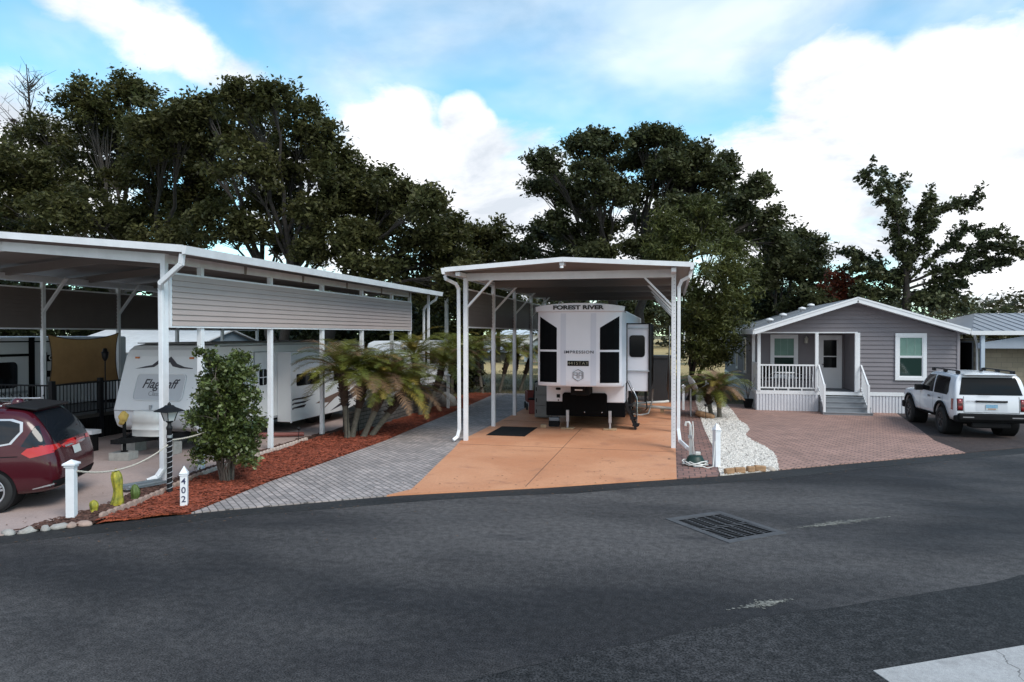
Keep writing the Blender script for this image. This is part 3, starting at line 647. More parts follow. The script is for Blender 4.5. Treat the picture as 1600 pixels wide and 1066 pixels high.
# roof
b = MB(); ya, yb = 28.25, HYB + .4; xe0, xe1, ze0 = 3.08, 10.50, 3.10
for xa, za, xb, zb in ((xe0, ze0, xr_, 4.30), (xr_, 4.30, xe1, ze0)):
    b.add([(xa, ya, za), (xb, ya, zb), (xb, yb, zb), (xa, yb, za), (xa, ya, za + .06), (xb, ya, zb + .06), (xb, yb, zb + .06), (xa, yb, za + .06)], [(0, 1, 2, 3), (7, 6, 5, 4), (0, 4, 5, 1), (3, 2, 6, 7), (0, 3, 7, 4), (1, 5, 6, 2)])
rf = b.build('roof', shingle, h)
b = MB()
for xa, za, xb, zb in ((xe0 - .01, ze0, xr_, 4.30), (xr_, 4.30, xe1 + .01, ze0)):
    b.bar((xa, ya - .02, za - .02), (xb, ya - .02, zb - .02), .04, .20); b.bar((xa, ya - .045, za + .055), (xb, ya - .045, zb + .055), .02, .06)
b.box(xe0 - .05, xe0 - .01, ya - .04, yb, ze0 - .11, ze0 + .08); b.box(xe1 + .01, xe1 + .05, ya - .04, yb, ze0 - .11, ze0 + .08)
b.build('fascia', trimw, rf)
b = MB()
for xa, za, xb, zb in ((xe0, ze0 - .10, xr_, 4.20), (xr_, 4.20, xe1, ze0 - .10)):
    b.add([(xa, ya, za), (xb, ya, zb), (xb, HY + .02, zb), (xa, HY + .02, za)], [(0, 1, 2, 3)])
b.add([(xe0, ya, ze0 - .1), (HX0 + .02, ya, ze0 - .1), (HX0 + .02, yb, ze0 - .1), (xe0, yb, ze0 - .1)], [(0, 1, 2, 3)])
b.build('soffit', trimw, rf)
for x, y, z in ((4.75, 32.5, 3.68), (5.65, 33.2, 3.97), (6.25, 34.5, 4.17), (4.1, 31.8, 3.45)):
    b = MB().lathe((x, y, z), [(.09, -.06), (.09, .12), (.17, .12), (.15, .2), (.0, .24)], 14); b.build('roof_vent', trimw, rf)
# windows and door
def window(root, x0, x1, z0, z1, y, fr=.13, curtain=True, grid=True):
    f = MB(); f.box(x0, x1, y - .045, y, z0, z0 + fr); f.box(x0, x1, y - .045, y, z1 - fr, z1); f.box(x0, x0 + fr, y - .045, y, z0 + fr, z1 - fr); f.box(x1 - fr, x1, y - .045, y, z0 + fr, z1 - fr)
    zm = (z0 + z1) / 2; a, c, d, e = x0 + fr, x1 - fr, z0 + fr, z1 - fr
    fr_o = f.build('window', trimw, root, bevel=.006)
    s = MB(); 
    for za, zb, yy in ((d, zm, y - .012), (zm, e, y - .026)):
        s.box(a, a + .03, yy - .008, yy, za, zb); s.box(c - .03, c, yy - .008, yy, za, zb); s.box(a + .03, c - .03, yy - .008, yy, za, za + .04); s.box(a + .03, c - .03, yy - .008, yy, zb - .04, zb)
    s.build('sash', trimw, fr_o)
    MB().box(a, c, y - .008, y - .005, d, e).build('pane', mat('window_glass', (.015, .035, .03), .06, spec=.35), fr_o)
    if curtain:
        # pleated curtain seen through the upper sash
        q = MB(); n = 26
        for k in range(n):
            xa, xb = a + .03 + (c - a - .06) * k / n, a + .03 + (c - a - .06) * (k + 1) / n
            ya_, yb_ = y - .0135 + .002 * (k % 2), y - .0135 + .002 * ((k + 1) % 2)
            q.add([(xa, ya_, zm + .04), (xb, yb_, zm + .04), (xb, yb_, e - .04), (xa, ya_, e - .04)], [(0, 1, 2, 3)])
        q.build('curtain', mat('green_curtain', (.16, .27, .23), .8, var=.1), fr_o)
    if grid:
        q = MB()
        for t_ in (1 / 3, 2 / 3): xx = a + (c - a) * t_; q.box(xx - .006, xx + .006, y - .022, y - .018, zm + .04, e - .04)
        q.build('muntin', mat('muntin_green', (.30, .40, .36), .5), fr_o)
    return fr_o
window(h, 8.17, 9.24, 1.26, 3.03, HY - .034)
window(h, 4.0, 5.08, 1.15, 2.98, PYB - .014)
# side windows on the left wall
for yy in (32.5, 36.6, 40.5):
    f = MB(); x = HX0 - .02; z0, z1 = 1.25, 2.9
    f.box(x - .04, x, yy, yy + .1, z0, z1); f.box(x - .04, x, yy + .8, yy + .9, z0, z1); f.box(x - .04, x, yy + .1, yy + .8, z0, z0 + .1); f.box(x - .04, x, yy + .1, yy + .8, z1 - .1, z1); f.box(x - .035, x, yy + .1, yy + .8, 2.05, 2.11)
    w_ = f.build('window', trimw, h); MB().box(x - .015, x - .008, yy + .1, yy + .8, z0 + .1, z1 - .1).build('pane', MATS['window_glass'], w_)
d = MB(); d.box(5.86, 5.96, PYB - .06, PYB - .014, ZF, 2.95); d.box(6.66, 6.76, PYB - .06, PYB - .014, ZF, 2.95); d.box(5.96, 6.66, PYB - .06, PYB - .014, 2.85, 2.95); 
dr = MB().box(5.96, 6.66, PYB - .045, PYB - .014, ZF, 2.85).build('door', trimw, h, bevel=.004); d.build('door_frame', trimw, dr)
q = MB(); q.box(6.06, 6.56, PYB - .05, PYB - .046, 1.62, 2.75); q.build('pane', glass_dark, dr)
q = MB(); q.box(6.06, 6.56, PYB - .056, PYB - .051, 2.06, 2.10); q.box(6.03, 6.06, PYB - .056, PYB - .045, 1.59, 2.78); q.box(6.56, 6.59, PYB - .056, PYB - .045, 1.59, 2.78); q.box(6.06, 6.56, PYB - .056, PYB - .045, 1.59, 1.62); q.build('pane_trim', trimw, dr)
q = MB().lathe((6.02, PYB - .09, 1.75), [(.0, -.03), (.03, -.02), (.03, .02), (.012, .03), (.012, .045)], 10, axis='y'); q.build('handle', chrome, dr)
q = MB(); q.box(5.32, 5.46, PYB - .10, PYB - .016, 2.62, 2.72); q.tube([(5.39, PYB - .09, 2.9), (5.39, PYB - .14, 2.86)], .02); q.lathe((5.39, PYB - .14, 2.62), [(.06, 0), (.075, .2), (.02, .27), (0, .28)], 8); q.build('wall_lantern', mat('lantern_cream', (.5, .48, .42), .4), h)
# porch posts and railings
for x in (HX0 + .07, 5.43, PX1 - .02): MB().box(x - .06, x + .06, HY - .06, HY + .06, ZF, 3.03).build('porch_post', trimw, h, bevel=.008)
MB().box(HX0 + .01, HX0 + .13, PYB - .16, PYB - .04, ZF, 3.03).build('porch_post', trimw, h, bevel=.008)
q = MB(); q.box(HX0 + .03, HX0 + .09, HY + .06, PYB - .16, ZF + .05, 1.85); q.build('porch_side_panel', trimw, h)
rail = MB(); rail.box(3.38, 5.37, HY - .03, HY + .03, 1.76, 1.82); rail.box(3.38, 5.37, HY - .025, HY + .025, .88, .93)
for x in (3.9, 4.4, 4.9): rail.box(x - .02, x + .02, HY - .02, HY + .02, ZF, .88)
rl = rail.build('porch_railing', trimw, h)
for k in range(16):
    x = 3.46 + 1.85 * k / 15; MB().box(x - .016, x + .016, HY - .016, HY + .016, .93, 1.76).build('baluster', trimw, rl)
st = MB()
for k in range(4): st.box(5.52 - .01 * k, 7.10 + .01 * k, HY - .08 - .27 * (k + 1), HY - .06 - .27 * k, .01, .60 - .17 * k + .0)
for k in range(4): st.box(5.50 - .012 * k, 7.12 + .012 * k, HY - .08 - .27 * (k + 1) - .02, HY - .08 - .27 * k, .60 - .17 * k, .625 - .17 * k)
st.build('porch_step', mat('step_grey', (.20, .215, .235), .7, var=.12, vscale=2), h)
for x in (5.5, 7.0):
    q = MB(); ya, yb = HY - .04, 27.72; za, zb = 1.80, 1.08
    q.bar((x, ya, za), (x, yb, zb), .05, .06); q.bar((x, ya, .95), (x, yb, .23), .04, .05); q.box(x - .04, x + .04, yb - .04, yb + .04, .02, zb + .06)
    rl = q.build('stair_railing', trimw, h)
    for k in range(1, 8):
        t_ = k / 8; y = ya + (yb - ya) * t_; z = za + (zb - za) * t_; MB().box(x - .015, x + .015, y - .015, y + .015, z - .85, z - .03).build('baluster', trimw, rl)
# furniture on the porch
def patio_chair(x, y, rz, label):
    t = thing('patio_chair', label, 'chair', (x, y, ZF), rz, 'chairs on the porch')
    MB().box(-.24, .24, -.22, .22, .40, .43).build('seat', black_matt, t, w=False, bevel=.01)
    MB().prism(rrect(-.25, .25, .5, 1.02, .08), 'xz', .22, .245).build('backrest', black_matt, t, w=False)
    for sx in (-1, 1):
        MB().tube([(sx * .26, -.2, 0), (sx * .27, -.22, .62), (sx * .27, .1, .66), (sx * .26, .25, .6)], .014, 6).build('arm', galv, t, w=False)
        MB().tube([(sx * .25, .3, 0), (sx * .25, .2, .42), (sx * .25, .24, 1.0)], .014, 6).build('leg', galv, t, w=False)
patio_chair(3.62, 29.3, R(-35), 'black mesh patio chair at the left end of the white porch table'); patio_chair(5.05, 29.4, R(40), 'black mesh patio chair at the right end of the white porch table')
t = thing('patio_table', 'small white table between the chairs on the porch', 'table', (4.33, 29.45, ZF), 0)
MB().lathe((0, 0, .68), [(.42, 0), (.42, .025), (0, .025)], 20).build('tabletop', trimw, t, w=False)
for a in range(4): MB().tube([(.3 * math.cos(a * 1.57 + .7), .3 * math.sin(a * 1.57 + .7), 0), (.2 * math.cos(a * 1.57 + .7), .2 * math.sin(a * 1.57 + .7), .68)], .018, 6).build('leg', trimw, t, w=False)

# ------------------------------------------------------------------ tan house at the right edge
t2 = thing('house', 'tan block house with a grey metal roof at the right edge', 'house', (15, 36, 0))
tanb = brick_mat('tan_blocks', (.36, .31, .23), (.30, .26, .19), (.22, .19, .15), .4, .2, .008, 0, .15, .9, 'xz', .4, .15)
b = MB(); b.box(12.8, 24, 33.4, 42, 0, 2.75); b.build('wall', tanb, t2)
q = MB().box(12.77, 12.795, 34.1, 37.4, .85, 2.62); wq = q.build('window', mat('side_glass', (.004, .004, .005), .3, spec=.1), t2); q = MB(); q.box(12.74, 12.77, 34.02, 34.1, .77, 2.7); q.box(12.74, 12.77, 37.4, 37.48, .77, 2.7); q.box(12.74, 12.77, 34.1, 37.4, 2.62, 2.7); q.box(12.74, 12.77, 34.1, 37.4, .77, .85); q.box(12.74, 12.77, 36.2, 36.25, .85, 2.62); q.build('frame', galv, wq)
b = MB(); b.box(11.3, 12.55, 35.0, 42, 0, 3.0); b.build('side_wall', siding, t2)
metal_roof = mat('grey_metal_roof', (.30, .31, .335), .5, .2, var=.08, vscale=1.5)
b = MB(); A = [(12.2, 32.6, 3.12), (25, 32.6, 3.12), (25, 37.5, 3.98), (14.1, 37.5, 3.98), (11.6, 42, 3.12), (25, 42, 3.12)]
b.poly([A[0], A[1], A[2], A[3]]); b.poly([A[0], A[3], A[4]]); b.poly([A[4], A[3], A[2], A[5]])
for k in range(30):
    x = 12.6 + .4 * k; t_ = min(1, (x - 12.2) / 1.9); b.bar((x, 32.6, 3.13), (x, 32.6 + 4.9 * t_, 3.13 + .86 * t_), .04, .04)
rf = b.build('roof', metal_roof, t2)
b = MB(); b.box(12.15, 25, 32.5, 32.6, 2.96, 3.13); b.build('gutter', trimw, rf)
b = MB(); b.prism([(12.45, 2.40), (24, 2.40), (24, 3.0), (14.4, 2.95), (12.45, 2.62)], 'xz', 32.7, 32.8); b.build('awning', mat('blue_grey_metal', (.33, .37, .43), .5, .1, var=.06), t2)
for x in (12.6, 14.35, 16.6): MB().box(x - .07, x + .07, 32.62, 32.76, 0, 2.95).build('post', mat('pale_blue_post', (.45, .52, .60), .5), t2)
b = MB(); b.box(11.5, 12.45, 34.95, 34.99, .5, 2.85); w_ = b.build('window', glass_dark, t2)
MB().box(11.42, 11.5, 34.93, 35.0, .4, 2.95).build('frame', galv, w_); MB().box(11.86, 11.89, 34.93, 34.95, .5, 2.85).build('mullion', galv, w_)
downs = MB().tube([(12.3, 32.7, 3.0), (12.35, 32.75, 2.85), (12.6, 33.3, 2.7), (12.66, 33.36, 2.5), (12.66, 33.36, .2)], .045, 8); downs.build('downspout', trimw, t2)
# ------------------------------------------------------------------ fifth wheel under the middle carport
rvw = mat('rv_gelcoat', (.70, .71, .77), .35, var=.03, vscale=1.2, spec=.3)
rvw2 = mat('rv_gelcoat_band', (.58, .60, .68), .35, spec=.3)
rvb = mat('rv_black', (.0025, .003, .004), .5, spec=.06)
rv = thing('camper', 'large white and black fifth wheel trailer parked nose out under the middle carport', 'camper trailer', (-2.66, 25, 0))
xl, xr, yc = -3.90, -1.42, 20.2; xc = (xl + xr) / 2
# front cap: bulging moulded nose, swept in plan and arched at the top
def cap_y(u_): return yc + .28 * abs(u_) ** 4
n = 20; vs = []; fs = []; zs = [1.47, 1.52, 1.7, 2.3, 3.0, 3.55, 3.66]
for j, z in enumerate(zs):
    for i in range(n + 1):
        u_ = -1 + 2 * i / n; rake = .0 if z < 3.0 else .05 * (z - 3.0) / .66; lip = .04 if j == 0 else 0
        vs.append((xc + (xr - xl) / 2 * u_, cap_y(u_) + rake + lip, z))
for j in range(len(zs) - 1):
    for i in range(n): fs.append((j * (n + 1) + i, j * (n + 1) + i + 1, (j + 1) * (n + 1) + i + 1, (j + 1) * (n + 1) + i))
b = MB().add(vs, fs, 0, True)
b.add([vs[i] for i in range(n + 1)] + [(xr, 21.9, 1.40), (xl, 21.9, 1.40)], [tuple(range(n + 3))])
for x, i in ((xl, 0), (xr, n)): b.add([vs[j * (n + 1) + i] for j in range(len(zs))] + [(x, 22.6, 3.66), (x, 22.6, 1.47)], [tuple(range(len(zs) + 2))])
cap = b.build('front_cap', rvw, rv)
# visor band with the arched top
b = MB(); arch = lambda u_: 3.80 + .10 * (1 - u_ * u_); vs = []; 
for i in range(n + 1):
    u_ = -1 + 2 * i / n; x = xc + ((xr - xl) / 2 + .06) * u_; y = cap_y(u_) - .06
    vs += [(x, y, 3.665), (x, y, arch(u_)), (x, y + .5, arch(u_) + .02), (x, y + .16, 3.655)]
fs = []
for i in range(n):
    a = 4 * i; c = a + 4
    fs += [(a, c, c + 1, a + 1), (a + 1, c + 1, c + 2, a + 2), (a + 3, a, c, c + 3) [::-1]]
b.add(vs, fs, 0); b.add(vs[:4], [(0, 1, 2, 3)]); b.add(vs[-4:], [(3, 2, 1, 0)])
visor = b.build('visor', rvw, rv)
def on_cap(name, poly, m, parent, d=.006, zoff=0):
    """flat shape laid on the moulded nose: follows its sweep"""
    bm = bmesh.new(); f = bm.faces.new([bm.verts.new((x, 0, z)) for x, z in poly]); 
    for k in range(1, 12):
        x = xl + (xr - xl) * k / 12
        bmesh.ops.bisect_plane(bm, geom=bm.verts[:] + bm.edges[:] + bm.faces[:], plane_co=(x, 0, 0), plane_no=(1, 0, 0))
    bmesh.ops.bisect_plane(bm, geom=bm.verts[:] + bm.edges[:] + bm.faces[:], plane_co=(0, 0, 3.0), plane_no=(0, 0, 1))
    for v in bm.verts:
        u_ = (v.co.x - xc) / ((xr - xl) / 2); rake = 0 if v.co.z < 3 else .05 * (v.co.z - 3) / .66
        v.co.y = cap_y(u_) + rake - d
    bmesh.ops.recalc_face_normals(bm, faces=bm.faces)
    me = bpy.data.meshes.new(name); bm.to_mesh(me); bm.free(); return link(name, me, m, parent)
for s_ in (-1, 1):
    X = lambda a: xc + s_ * a
    on_cap('upper_panel', [(X(1.17), 2.54), (X(.63), 2.54), (X(.63), 3.18), (X(1.17), 3.52)], rvb, cap)
    on_cap('lower_panel', [(X(1.17), 1.58), (X(.63), 1.58), (X(.63), 2.48), (X(1.17), 2.48)], rvb, cap)
    on_cap('band', [(X(.52), 1.50), (X(.36), 1.50), (X(.36), 3.6), (X(.52), 3.6)], rvw2, cap, .004)
b = MB()
for s_ in (-1, 1): b.lathe((xc + s_ * 1.12, cap_y(.9) - .065, 3.72), [(0, -.006), (.015, -.004), (.02, .003)], 8, axis='y')
b.build('marker_light', mat('amber_off', (.12, .05, .01), .3), visor)
lettering('lettering', 'FOREST RIVER', .155, (xc, yc - .068, 3.765), 'front', ink, visor, bold=.0075, sx=1.5, depth=.003)
lettering('lettering', 'IMPRESSION', .12, (xc + .02, yc - .010, 2.47), 'front', mat('grey_lettering', (.03, .035, .05), .5), cap, sx=1.2, depth=.003, space=1.15, bold=.001)
b = MB().box(xc - .31, xc + .31, yc - .016, yc - .004, 2.07, 2.22); pl = b.build('badge_plate', rvb, cap)
lettering('lettering', '441STAY', .135, (xc, yc - .019, 2.145), 'front', mat('badge_gold', (.22, .21, .15), .4), pl, sx=1.15, depth=.002, space=1.05)
hexo = [(.17 * math.sin(R(60 * k)), .17 * math.cos(R(60 * k))) for k in range(6)]; b = MB()
for k in range(6):
    p, q = hexo[k], hexo[(k + 1) % 6]; b.bar((xc + p[0], yc - .008, 1.80 + p[1]), (xc + q[0], yc - .008, 1.80 + q[1]), .008, .034, (0, 1, 0))
for s_ in (-1, 1):   # mirrored F / R strokes inside the hexagon
    b.bar((xc + s_ * .025, yc - .008, 1.71), (xc + s_ * .025, yc - .008, 1.88), .008, .028, (0, 1, 0)); b.bar((xc + s_ * .03, yc - .008, 1.87), (xc + s_ * .115, yc - .008, 1.87), .008, .028, (0, 1, 0)); b.bar((xc + s_ * .03, yc - .008, 1.80), (xc + s_ * .10, yc - .008, 1.80), .008, .028, (0, 1, 0))
b.bar((xc + .115, yc - .008, 1.87), (xc + .115, yc - .008, 1.72), .008, .028, (0, 1, 0)); b.bar((xc - .115, yc - .008, 1.80), (xc - .115, yc - .008, 1.84), .008, .028, (0, 1, 0))
b.build('emblem', ink, cap)
# main body
b = MB(); b.box(xl + .02, xr, 22.6, 33.5, 1.40, 3.74); b.box(xl + .02, xr, 21.8, 33.5, .86, 1.40); b.box(xl + .02, xr, 21.81, 22.65, 1.40, 1.47); body = b.build('body', rvw, rv, bevel=.03)
b = MB(); b.box(xl + .015, xr + .005, 21.79, 33.5, .42, .86); b.build('lower_skirt', rvb, rv, bevel=.02)
b = MB(); b.prism(rrect(-3.36, -1.96, .5, 1.16, .09), 'xz', 21.72, 21.79); pk = b.build('front_hatch', mat('hatch_black', (.003, .003, .0035), .6, spec=.06), rv, bevel=.01)
b = MB()
for x in (-3.2, -2.66, -2.12): b.lathe((x, 21.718, .56), [(0, -.02), (.018, -.015), (.022, 0)], 8, axis='y')
b.build('latch', chrome, pk)
b = MB(); b.box(-2.98, -2.42, 20.9, 21.85, 1.16, 1.44); b.prism([(20.75, 1.3), (21.3, 1.10), (21.3, 1.44), (20.7, 1.44)], 'yz', -2.86, -2.54); kp = b.build('king_pin_box', black_matt, rv, bevel=.015)
b = MB(); b.box(-2.83, -2.60, 20.735, 20.745, 1.31, 1.39); b.build('sticker', trimw, kp)
b = MB(); b.prism(rrect(-3.58, -3.42, 1.23, 1.31, .035), 'xz', 21.785, 21.8); b.box(-3.55, -3.44, 21.78, 21.8, .99, 1.10); b.lathe((-3.495, 21.79, .91), [(0, -.012), (.02, -.008), (.024, .004)], 8, axis='y'); b.build('outlet', black_matt, body)
b = MB(); b.box(-3.2, -2.3, 23.5, 24.5, 3.735, 3.98); b.build('air_conditioner', mat('ac_grey', (.10, .10, .10), .6), rv, bevel=.06)
# right slide-out
b = MB(); b.box(xr, -.72, 22.6, 27.2, 1.82, 3.33); b.box(xr, -.74, 22.62, 27.2, 1.17, 1.82); sl = b.build('slide_out', rvw, rv, bevel=.015)
b = MB(); b.box(-.725, -.685, 22.56, 27.2, 1.84, 3.35); b.box(xr + .0, xr + .03, 22.57, 22.6, 1.17, 3.35); b.box(-.735, -.70, 22.58, 27.2, 1.15, 1.80); b.box(xr, -.69, 22.57, 22.6, 3.31, 3.345); b.build('seal', black_matt, sl)
b = MB(); b.box(xr + .03, -.70, 22.55, 22.6, 1.80, 1.835); b.box(xr + .02, -.73, 22.56, 22.6, 3.15, 3.2); b.build('trim', galv, sl)
b = MB(); b.prism(rrect(-1.33, -.84, 2.26, 2.96, .1), 'xz', 22.575, 22.6); b.build('window', glass_dark, sl)
b = MB(); b.box(-1.36, -1.28, 22.65, 22.75, .75, 1.17); b.box(-.86, -.78, 22.7, 22.8, .82, 1.17); b.tube([(-.8, 22.75, .84), (-.77, 22.7, .62), (-.84, 22.7, .55)], .02); b.build('support_strut', black_matt, sl)
# landing jacks
for x in (-3.18, -1.86):
    b = MB(); b.box(x - .045, x + .045, 21.62, 21.71, .25, .62); b.box(x - .03, x + .03, 21.635, 21.695, .07, .25); b.box(x - .11, x + .11, 21.57, 21.77, .05, .07); b.build('landing_jack', galv, rv, bevel=.006)
    o = MB().box(-.2, .2, -.13, .13, 0, .045).build('wood_pad', wood, bevel=.006); o.location = (x, 21.67, .031); tag(o, 'flat wooden pad under the %s landing leg of the fifth wheel' % ('left' if x < -2.6 else 'right'), 'wood pad', 'wood pads under the landing legs')
for y in (28.2, 29.2):
    for x in (xl + .2, xr - .2): MB().lathe((x, y, .40), [(.2, -.12), (.36, -.12), (.4, -.08), (.4, .08), (.36, .12), (.2, .12)], 20, axis='x').build('wheel', rubber, rv)
# folded entry steps with grab rails at the right front
es = thing('entry_steps', 'black fold out entry steps with handrails at the right side of the fifth wheel', 'steps', (-1.22, 22.1, .03))
for k in range(4): MB().box(-.18 + .07 * k, .02 + .07 * k, -.28, .28, .72 - .2 * k, .75 - .2 * k).build('tread', black_matt, es, w=False)
for y in (-.3, .3):
    MB().bar((-.16, y, .82), (.14, y, .02), .02, .07).build('stringer', black, es, w=False)
    MB().tube([(-.16, y, .75), (-.16, y, 1.45), (-.12, y, 1.5), (.12, y, 1.0), (.15, y, .92), (.15, y, .1)], .014, 6).build('handrail', black if y < 0 else chrome, es, w=False)
# things round the nose
t = thing('storage_cabinet', 'grey plastic storage cabinet with stacked doors left of the fifth wheel', 'cabinet', (-4.45, 24.2, .03))
gp = mat('grey_plastic', (.17, .18, .18), .55, var=.1, vscale=5)
MB().box(-.24, .24, -.2, .3, .05, 1.25).build('body', gp, t, w=False, bevel=.015)
for k in range(3):
    q = MB().box(-.21, .21, -.225, -.2, .08 + .39 * k, .43 + .39 * k).build('door', gp, t, w=False, bevel=.01); MB().box(-.19, -.16, -.24, -.225, .2 + .39 * k, .33 + .39 * k).build('handle', black_matt, q, w=False)
t = thing('battery_box', 'small grey and black power box on the slab beside the left landing jack', 'box', (-3.66, 22.0, .03), R(4))
MB().box(-.17, .17, -.13, .13, .03, .2).build('body', black_matt, t, w=False, bevel=.02); MB().box(-.16, .16, -.12, .12, .2, .32).build('lid', mat('blue_grey_plastic', (.16, .18, .21), .5), t, w=False, bevel=.03); MB().tube([(-.1, 0, .32), (-.1, 0, .37), (.1, 0, .37), (.1, 0, .32)], .012, 6).build('handle', black, t, w=False)
o = MB().box(-.09, .09, -.08, .08, 0, .10).build('wood_block', wood, bevel=.006); o.location = (-3.97, 21.78, .031); o.rotation_euler = (0, 0, .2); tag(o, 'short pale wood block on the slab left of the power box', 'wood block')
o = MB().box(-.58, .58, -.98, .98, 0, .012).build('door_mat', black_matt, bevel=.005); o.location = (-4.73, 20.72, .031); tag(o, 'black rubber mat on the terracotta slab in front of the fifth wheel', 'mat')
t = thing('storage_bin', 'dark red plastic bin behind the third left carport post', 'bin', (-5.0, 25.6, .03), .1)
MB().prism([(-.2, -.2), (.2, -.2), (.2, .2), (-.2, .2)], 'xy', 0, .52).build('body', mat('dark_red_plastic', (.16, .025, .02), .5), t, w=False, bevel=.03); MB().box(-.23, .23, -.23, .23, .52, .57).build('lid', black_matt, t, w=False, bevel=.015)
t = thing('wagon', 'red folding wagon with black frame parked behind the carport posts', 'wagon', (-5.3, 27.2, .03), .3)
MB().box(-.35, .35, -.5, .5, .3, .34).build('bed', MATS['dark_red_plastic'], t, w=False)
q = MB(); q.box(-.35, -.32, -.5, .5, .34, .7); q.box(.32, .35, -.5, .5, .34, .7); q.box(-.32, .32, -.5, -.47, .34, .7); q.box(-.32, .32, .47, .5, .34, .7); q.build('sides', MATS['dark_red_plastic'], t, w=False)
for x in (-.36, .36):
    for y in (-.38, .38): MB().lathe((x, y, .13), [(.04, -.03), (.13, -.03), (.13, .03), (.04, .03)], 14, axis='x').build('wheel', rubber, t, w=False)
MB().tube([(0, -.5, .35), (0, -.85, .8), (-.1, -.87, .83), (.1, -.87, .83)], .015, 6).build('handle', black, t, w=False)
bm = bmesh.new(); bmesh.ops.create_cube(bm, size=1); bmesh.ops.subdivide_edges(bm, edges=bm.edges, cuts=6, use_grid_fill=True)
for v in bm.verts:
    z = v.co.z + .5; w_ = 1 - .35 * z; nn = mnoise.noise(v.co * 5) * .05
    v.co = Vector((v.co.x * .6 * w_ + nn, v.co.y * .6 * w_ + nn, z * 1.15 + (.12 * nn if z > .1 else 0)))
me = bpy.data.meshes.new('grill'); bm.to_mesh(me); bm.free(); me.polygons.foreach_set('use_smooth', [True] * len(me.polygons))
o = link('covered_grill', me, black_matt); o.location = (-4.95, 26.6, .031); tag(o, 'grill under a black cloth cover between the red wagon and the fifth wheel', 'grill')
# sewer pipes, hose, tarp, screen panel
pvc = mat('pvc_white', (.66, .65, .62), .4, var=.05)
t = thing('sewer_pipe', 'white drain pipes lying on blocks across the slab right of the fifth wheel', 'pipe', (-.8, 27.5, .03))
MB().tube([(-1.5, 27.0, .28), (.0, 26.9, .2)], .055, 10).build('pipe', pvc, t); MB().tube([(-1.45, 27.5, .3), (-.3, 29.0, .24), (-.15, 29.3, .24)], .055, 10).build('pipe', pvc, t)
for x, y in ((-1.2, 26.98), (-.35, 26.92), (-.8, 28.35)): MB().box(x - .07, x + .07, y - .06, y + .06, .03, .16).build('support', wood, t)
tag(place(MB().tube([(-1.5, 26.4, .30), (-1.45, 25.9, .06), (-1.1, 25.8, .05), (-.85, 26.3, .06), (-.72, 26.6, .5), (-.7, 26.9, .9)], .03, 8).build('hose', pvc), (-1.1, 25.8, .05)), 'white flexible hose looping beside the drain pipes under the slide-out', 'hose')
t = thing('storage_shed', 'dark ribbed storage shed behind the fifth wheel slide-out', 'shed', (-.5, 31.6, 0))
b = MB(); b.box(-1.0, -.05, 31.0, 32.4, .02, 1.95)
for k in range(12): b.box(-1.0 + .08 * k, -.96 + .08 * k, 30.985, 31.0, .02, 1.95)
b.build('body', mat('charcoal_plastic', (.030, .032, .036), .6, var=.1), t); b = MB(); b.prism([(-1.06, 1.95), (.01, 1.95), (.0, 2.05), (-1.05, 2.05)], 'xz', 30.93, 32.45); b.build('roof', MATS['charcoal_plastic'], t)
b = MB(); n = 14; vs = []; fs = []
for j in range(9):
    for i in range(n + 1):
        t_ = i / n; z = 3.3 - 2.6 * j / 8; vs.append((-.09 - .02 * math.sin(t_ * 12) - .12 * (j / 8) ** 2 * t_, 24.9 + 2.9 * t_, z + .35 * t_ * (j / 8)))
for j in range(8):
    for i in range(n): fs.append((j * (n + 1) + i, (j + 1) * (n + 1) + i, (j + 1) * (n + 1) + i + 1, j * (n + 1) + i + 1))
o = MB().add(vs, fs, 0, True).build('screen_curtain', mat('grey_mesh', (.22, .22, .21), .9, var=.15)); place(o, (-.1, 25, .7)); s = o.modifiers.new('t', 'SOLIDIFY'); s.thickness = .006
tag(o, 'grey mesh curtain hanging inside the right posts of the middle carport', 'curtain')
# ------------------------------------------------------------------ white travel trailer in the left carport
from mathutils.bvhtree import BVHTree
tt = thing('camper', 'white travel trailer with black mountain decal parked under the left carport', 'camper trailer', (-12.75, 20, 0))
tw = mat('trailer_white', (.73, .735, .75), .35, var=.04, vscale=1.0, coat=.15)
x0, x1 = -13.95, -11.55
prof = [(15.5, .50), (15.22, .62), (15.12, .85), (15.10, 1.08), (15.22, 1.45), (15.38, 1.95), (15.54, 2.42), (15.64, 2.58), (15.82, 2.69), (16.2, 2.74), (25.0, 2.74), (25.0, .50)]
b = MB().prism(prof, 'yz', x0, x1); tb = b.build('body', tw, tt, bevel=.07, seg=4)
b = MB().box(x0 + .06, x1 - .06, 15.9, 24.9, 2.742, 2.77); b.build('roof', mat('rv_roof_grey', (.16, .16, .16), .8, var=.2), tb)
b = MB(); b.box(x1 - .002, x1 + .012, 16.1, 25.0, 2.66, 2.70); b.box(x1 - .002, x1 + .01, 15.4, 25, .50, .56); b.build('trim', galv, tb)
lean = math.atan(.44 / 1.34)
def fr(x, z, d=.012):  # point on the raked nose
    return Vector((x, 15.10 + (z - 1.08) * .328 - d, z))
RM = Matrix.Rotation(R(90) - lean, 4, 'X')
def nose_flat(name, poly, m, parent, d=.012, th=.006):
    """poly in (x, z) laid on the raked nose"""
    n = len(poly); vs = [fr(x, z, d) for x, z in poly] + [fr(x, z, d - th) for x, z in poly]
    fs = [tuple(range(n)), tuple(range(2 * n - 1, n - 1, -1))] + [(i, n + i, n + (i + 1) % n, (i + 1) % n) for i in range(n)]
    return MB().add(vs, fs).build(name, m, parent)
o_ = rrect(-13.42, -11.98, 1.32, 1.98, .10); nose_flat('front_panel', o_, mat('trailer_panel', (.52, .53, .56), .35), tb, .016, .012)
i_ = rrect(-13.38, -12.02, 1.36, 1.94, .08)
